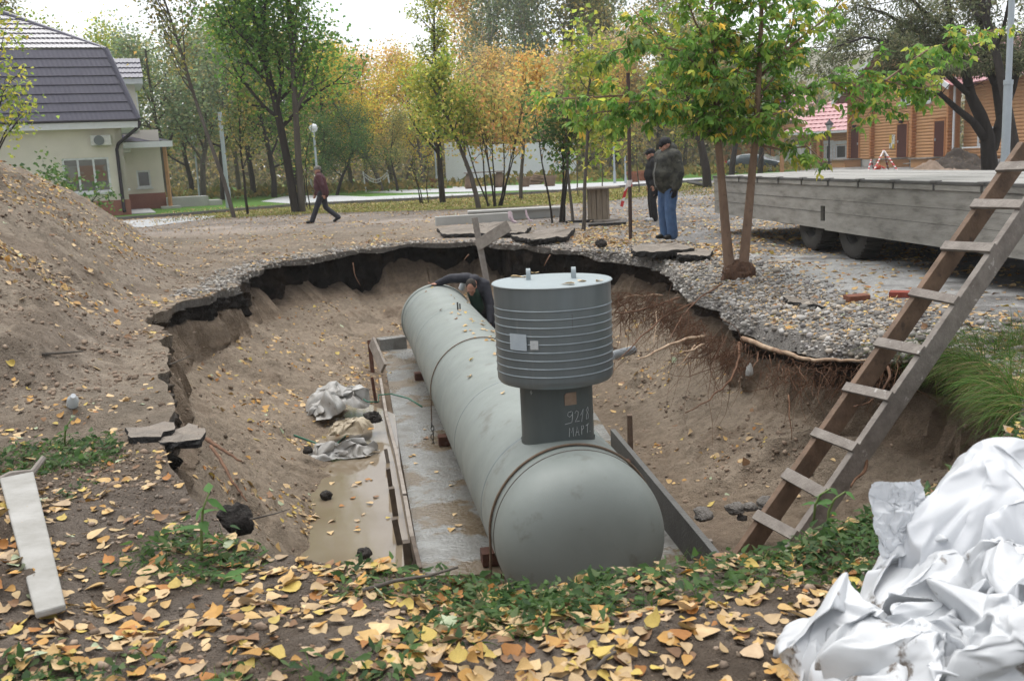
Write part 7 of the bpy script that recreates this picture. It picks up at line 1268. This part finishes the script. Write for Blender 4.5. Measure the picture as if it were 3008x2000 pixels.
for j in range(300):
    i = pick300[j]; ci = int(np.argmin(((LC / LC.sum(1, keepdims=True) - col[i] / col[i].sum()) ** 2).sum(1))); key = (ci, bool(cu[i]), j % 2)
    if key not in FL:
        T, F = LEAF['curl' if key[1] else 'poplar']; T = T * (1, 1, 1.5 if key[2] else .6); oo = raw('fallen_leaf', T, F, M_fall, None, False, col=np.tile(LC[ci] * (.85 if key[2] else 1.0), (len(T), 1))); FL[key] = oo.data; bpy.data.objects.remove(oo)
    o = bpy.data.objects.new('fallen_leaf', FL[key]); s = size[i]; a, b_, c, p = bx[j] * s, by[j] * s, bz[j] * s, pos[i] + (0, 0, .008)
    o.matrix_basis = Matrix(((a[0], b_[0], c[0], p[0]), (a[1], b_[1], c[1], p[1]), (a[2], b_[2], c[2], p[2]), (0, 0, 0, 1))); link(o); pq = proj(pos[i]); wh = ('near the white plank', 'right of the white plank', 'left before the tank', 'right before the tank', 'beside the white plastic')[int(np.digitize(pq[0], (450, 1000, 1500, 2000)))] + (', at the bottom edge' if pq[1] > 1900 else ', off the edge' if pq[1] > 1780 else ', nearer the pit'); ds = '%s %s fallen leaf %s' % (LNAME[ci], 'curled' if cu[i] else 'flat', wh); tag(o, ds, 'leaf', ds)
# leaves farther off: yard and verge
fd = np.where(out_ & (Yq >= 16) & (Yq < 50) & (X > -16) & (X < 14), 1.0, 0) * np.clip(.45 + fq * .9 + .9 * sm(34, 40, Yq) + .5 * (X > 1) * (Yq < 34), .06, 2) * (1 - .8 * sm(.1, .6, Zg(X, Yq))); N2 = 17000; pos, nr = scatter(fd, N2, rng); pos[:, 2] += .018
tag(leafmesh('leaf_litter', pos, nr + rng.normal(size=(N2, 3)) * .25, rng.normal(size=(N2, 3)), rng.uniform(.06, .115, N2), LC[rng.choice(9, N2, p=LWt / LWt.sum())] * rng.uniform(.65, 1.05, (N2, 1)), M_fall, None, 'tri2'), 'fallen leaves strewn over the yard and verge beyond the pit', 'leaf litter', kind='stuff')
hp_ = np.where(out_ & (Yq > 5) & (Yq < 30), 1.0, 0) * sm(.1, .5, Zg(X, Yq)) * np.clip(.4 + fq, .1, 2); pos, nr = scatter(hp_, 2300, rng); pos += nr * .012; tag(leafmesh('leaf_litter', pos, nr + rng.normal(size=(2300, 3)) * .3, rng.normal(size=(2300, 3)), rng.uniform(.035, .08, 2300), LC[rng.choice(9, 2300, p=LWt / LWt.sum())], M_fall, None, 'curl', .5, rng), 'pale leaves scattered on the spoil heap at the left', 'leaf litter', kind='stuff')
# leaves lying on the tank, the lid, the water
n = 46; s_ = rng.uniform(.5, TL - .2, n); s_[:16] = 5.2 + rng.normal(size=16) * .25; th = rng.normal(size=n) * .30 + .05; th[:16] += .25
for j in range(n):
    nrm = np.array(TX) * math.sin(th[j]) + np.array((0, 0, 1)) * math.cos(th[j]); p = np.array(TN + TA * float(s_[j])) + nrm * (TR + .006); o = leafmesh('fallen_leaf', np.array([p]), nrm[None] + rng.normal(size=(1, 3)) * .12, rng.normal(size=(1, 3)), np.array([rng.uniform(.035, .075)]), LC[rng.choice(9, 1, p=LWt / LWt.sum())], M_fall, None, 'curl')
    tag(o, 'small dry leaf lying on top of the grey tank', 'leaf', 'leaves on the tank')
for (x, y, s, rz) in ((1500, 812, .09, 0), (1532, 813, .055, 1), (1575, 801, .07, 2), (1688, 832, .085, 3), (1700, 825, .065, .5), (1765, 824, .06, 2)):
    p = G(x, y, CZ1 + .012); o = leafmesh('fallen_leaf', p[None], np.array([[.05, .1, 1.0]]), np.array([[math.cos(rz), math.sin(rz), 0]]), np.array([s]), LC[[2]], M_fall, None, 'poplar'); tag(o, 'pale yellow leaf lying on the lid of the ribbed cap', 'leaf', 'leaves on the cap lid')
n = 60; wy = rng.uniform(7.2, 11, n); wx_ = rng.uniform(-2.0, -1.0, n) - (wy - 7.2) * .14; wx_[:12] = rng.uniform(-.9, -.3, 12) - (wy[:12] - 7.2) * .16; zz = np.where(np.arange(n) < 12, SL + .008, -1.397); tag(leafmesh('leaf_litter', np.c_[wx_, wy, zz], np.tile((0, 0, 1.0), (n, 1)) + rng.normal(size=(n, 3)) * .1, rng.normal(size=(n, 3)), rng.uniform(.04, .08, n), LC[rng.integers(0, 8, n)], M_fall, None, 'poplar'), 'leaves floating on the muddy puddle and lying on the wet slab', 'leaf litter', kind='stuff')
# ------------------------------------------------------------------ white plastic pile in the near right corner
M_bag = mat('white_plastic_film', (.63, .65, .675), (.54, .555, .57), scale=3, rough=.33, spec=.45, trans=.2, bump=.12, bscale=14, spots=((.17, .145, .125), 9.0, .60, .07)); M_bagc = mat('clean_white_plastic', (.62, .64, .67), (.55, .57, .60), scale=2, rough=.32, spec=.45, trans=.22, bump=.10, bscale=12)
from mathutils.geometry import delaunay_2d_cdt
def facets(UV, n, rng, amp):
    """piecewise flat random displacement: the planes and sharp creases of crumpled film"""
    P_ = np.concatenate([rng.uniform(-.04, 1.04, (n, 2)), np.array([(-.1, -.1), (1.1, -.1), (1.1, 1.1), (-.1, 1.1)])]); A = rng.normal(size=(n + 4, 3)) * np.array(amp)
    vs, _, fs, ov_, _, _ = delaunay_2d_cdt([Vector(p) for p in P_], [], [], 0, 1e-7); A = np.array([A[o[0]] for o in ov_]); P_ = np.array([tuple(v) for v in vs]); out = np.zeros((len(UV), 3))
    for a, b, c in fs:
        lo, hi_ = P_[[a, b, c]].min(0), P_[[a, b, c]].max(0); k = np.nonzero((UV[:, 0] >= lo[0] - 1e-9) & (UV[:, 0] <= hi_[0] + 1e-9) & (UV[:, 1] >= lo[1] - 1e-9) & (UV[:, 1] <= hi_[1] + 1e-9))[0]
        if not len(k): continue
        p = UV[k]; d = (P_[b] - P_[a]); e = (P_[c] - P_[a]); det = d[0] * e[1] - d[1] * e[0]; q = p - P_[a]; s = (q[:, 0] * e[1] - q[:, 1] * e[0]) / det; t = (d[0] * q[:, 1] - d[1] * q[:, 0]) / det; m_ = (s >= -1e-6) & (t >= -1e-6) & (s + t <= 1 + 1e-6)
        out[k[m_]] = A[a] + s[m_, None] * (A[b] - A[a]) + t[m_, None] * (A[c] - A[a])
    return out
def film(seed, ax, ay, h, n1=34, n2=150, a1=.07, a2=.022, N=120, pw=2.2, stand=False, lobes=()):
    rng = np.random.default_rng(seed); u = np.linspace(0, 1, N); U, V = np.meshgrid(u, u, indexing='ij'); UV = np.stack([U, V], -1).reshape(-1, 2); x, y = UV[:, 0] * 2 - 1, UV[:, 1] * 2 - 1
    wv = .05 * np.stack([fbm(np.c_[UV * 5, x * 0 + seed], 3, seed), fbm(np.c_[UV * 5, x * 0 + seed + 9], 3, seed)], -1); UVw = np.clip(UV + wv, -.03, 1.03)
    if stand: p = np.stack([x * ax, .10 * ay * np.sin(x * 2.2 + seed) + y * ay * .25, (y * .5 + .5) * h], -1)
    else:
        th = np.arctan2(y, x); r = np.maximum(np.abs(x), np.abs(y)); rr = r * (1 + .16 * np.sin(3 * th + seed) + .10 * np.sin(5 * th + 2 * seed)); z = h * np.clip(1 - np.clip(r, 0, 1) ** pw, 0, 1) ** .62
        for (lx, ly, lh, lr) in lobes: z = np.maximum(z, lh * np.clip(1 - ((x - lx) ** 2 + (y - ly) ** 2) / lr ** 2, 0, 1) ** .6)
        k = np.sqrt(x * x + y * y) / np.maximum(r, 1e-6); p = np.stack([x / k * rr / np.maximum(r, 1e-6) * ax, y / k * rr / np.maximum(r, 1e-6) * ay, z], -1)
    f1 = facets(UVw, n1, rng, (a1, a1, a1)); f2 = facets(np.clip(UVw + .02, -.03, 1.03), n2, rng, (a2, a2, a2)); p = p + f1 + f2 + .004 * facets(UVw, 500, rng, (1, 1, 1))
    if not stand: p[:, 2] = np.where(p[:, 2] < .01, .01 + .25 * (p[:, 2] - .01), p[:, 2])
    k = np.arange(N - 1)[:, None] * N + np.arange(N - 1)[None]; return p, np.stack([k, k + N, k + N + 1, k + 1], -1).reshape(-1, 4)
def sheetobj(name, vf, m, loc, rz, lab, sc=(1, 1, 1), cat='plastic film', soft=3):
    o = raw(name, vf[0], vf[1], m, None, True, loc=tuple(loc)); o.rotation_euler = (0, 0, rz); o.scale = sc; sm_ = o.modifiers.new('s', 'SMOOTH'); sm_.iterations = soft; sm_.factor = .5; return tag(o, lab, cat)
def pile(px_, py_, Y, m, rz, lab, sc=(1, 1, 1), tilt=(0, 0), soft=4, **kw):
    c = at(px_, py_, Y); o = sheetobj('plastic_sheet', film(**kw), m, c, rz, lab, sc, soft=soft); o.rotation_euler = (tilt[0], tilt[1], rz); return o
pile(2905, 1690, 3.12, M_bagc, .5, 'big clean white plastic sheet bulging at the top of the pile', seed=7, ax=.36, ay=.30, h=.37, a1=.05, a2=.007, n1=18, n2=80, soft=7, lobes=((.2, .0, .40, .7),))
pile(2655, 1625, 3.06, M_bagc, .15, 'white plastic flap standing out at the left of the pile top', seed=11, ax=.10, ay=.1, h=.235, stand=True, a1=.016, a2=.006, n1=14, n2=40)
pile(2800, 1790, 2.95, M_bag, .2, 'dirty white plastic sheet crumpled in the middle of the pile', seed=9, ax=.27, ay=.24, h=.20, a1=.06, a2=.013, n1=30, n2=110)
pile(2570, 2010, 2.66, M_bag, 2.9, 'white plastic sheet lowest in the pile at its left end', seed=3, ax=.28, ay=.22, h=.20, a1=.05, a2=.011, n1=26, n2=110)
pile(2780, 2010, 2.58, M_bag, 1.9, 'dirty white plastic sheet low in the middle of the near corner', seed=5, ax=.24, ay=.26, h=.21, a1=.05, a2=.014); pile(2975, 1990, 2.52, M_bag, 2.6, 'dirty white plastic sheet in the bottom right corner', seed=13, ax=.26, ay=.24, h=.24, a1=.05, a2=.013); pile(3010, 1800, 2.78, M_bag, .9, 'white plastic sheet tucked under the big clean one at the right', seed=15, ax=.22, ay=.2, h=.16, a1=.045, a2=.012)
def pitfilm(x, y, Y, m, rz, lab, **kw):
    c = np.array(at(x, y, Y)); o = sheetobj('plastic_sheet', film(N=70, **kw), m, c, rz, lab); return o
pitfilm(985, 1200, 11.6, M_film, .5, 'crumpled whitish plastic film lying on the left slope by the boards', seed=21, ax=.40, ay=.34, h=.24, a1=.07, a2=.02, n1=40); pitfilm(1035, 1268, 10.6, M_beige, .1, 'crumpled beige plastic bag between the two white ones in the pit', seed=22, ax=.24, ay=.16, h=.12, a1=.04, a2=.015); pitfilm(1010, 1335, 9.9, M_film, .35, 'long twisted whitish plastic film at the head of the puddle', seed=23, ax=.36, ay=.13, h=.11, a1=.04, a2=.015, n1=40)

# ------------------------------------------------------------------ the autumn air
hz_ = MB(); hz_.box((0, 30, 33), (1640, 1640, 72)); hzo = hz_.build('haze', None); hzo['kind'] = 'stuff'; hzo['label'] = 'thin pale autumn haze over the whole place'; hzo['category'] = 'haze'
hm = bpy.data.materials.new('haze_air'); hm.use_nodes = True; t_ = hm.node_tree; t_.nodes.clear(); ho = t_.nodes.new('ShaderNodeOutputMaterial'); pv = t_.nodes.new('ShaderNodeVolumePrincipled')
pv.inputs['Density'].default_value = .0005; pv.inputs['Color'].default_value = (.97, .985, 1.0, 1); pv.inputs['Anisotropy'].default_value = .2; t_.links.new(pv.outputs[0], ho.inputs['Volume']); hzo.data.materials.append(hm); S.cycles.volume_bounces = 2
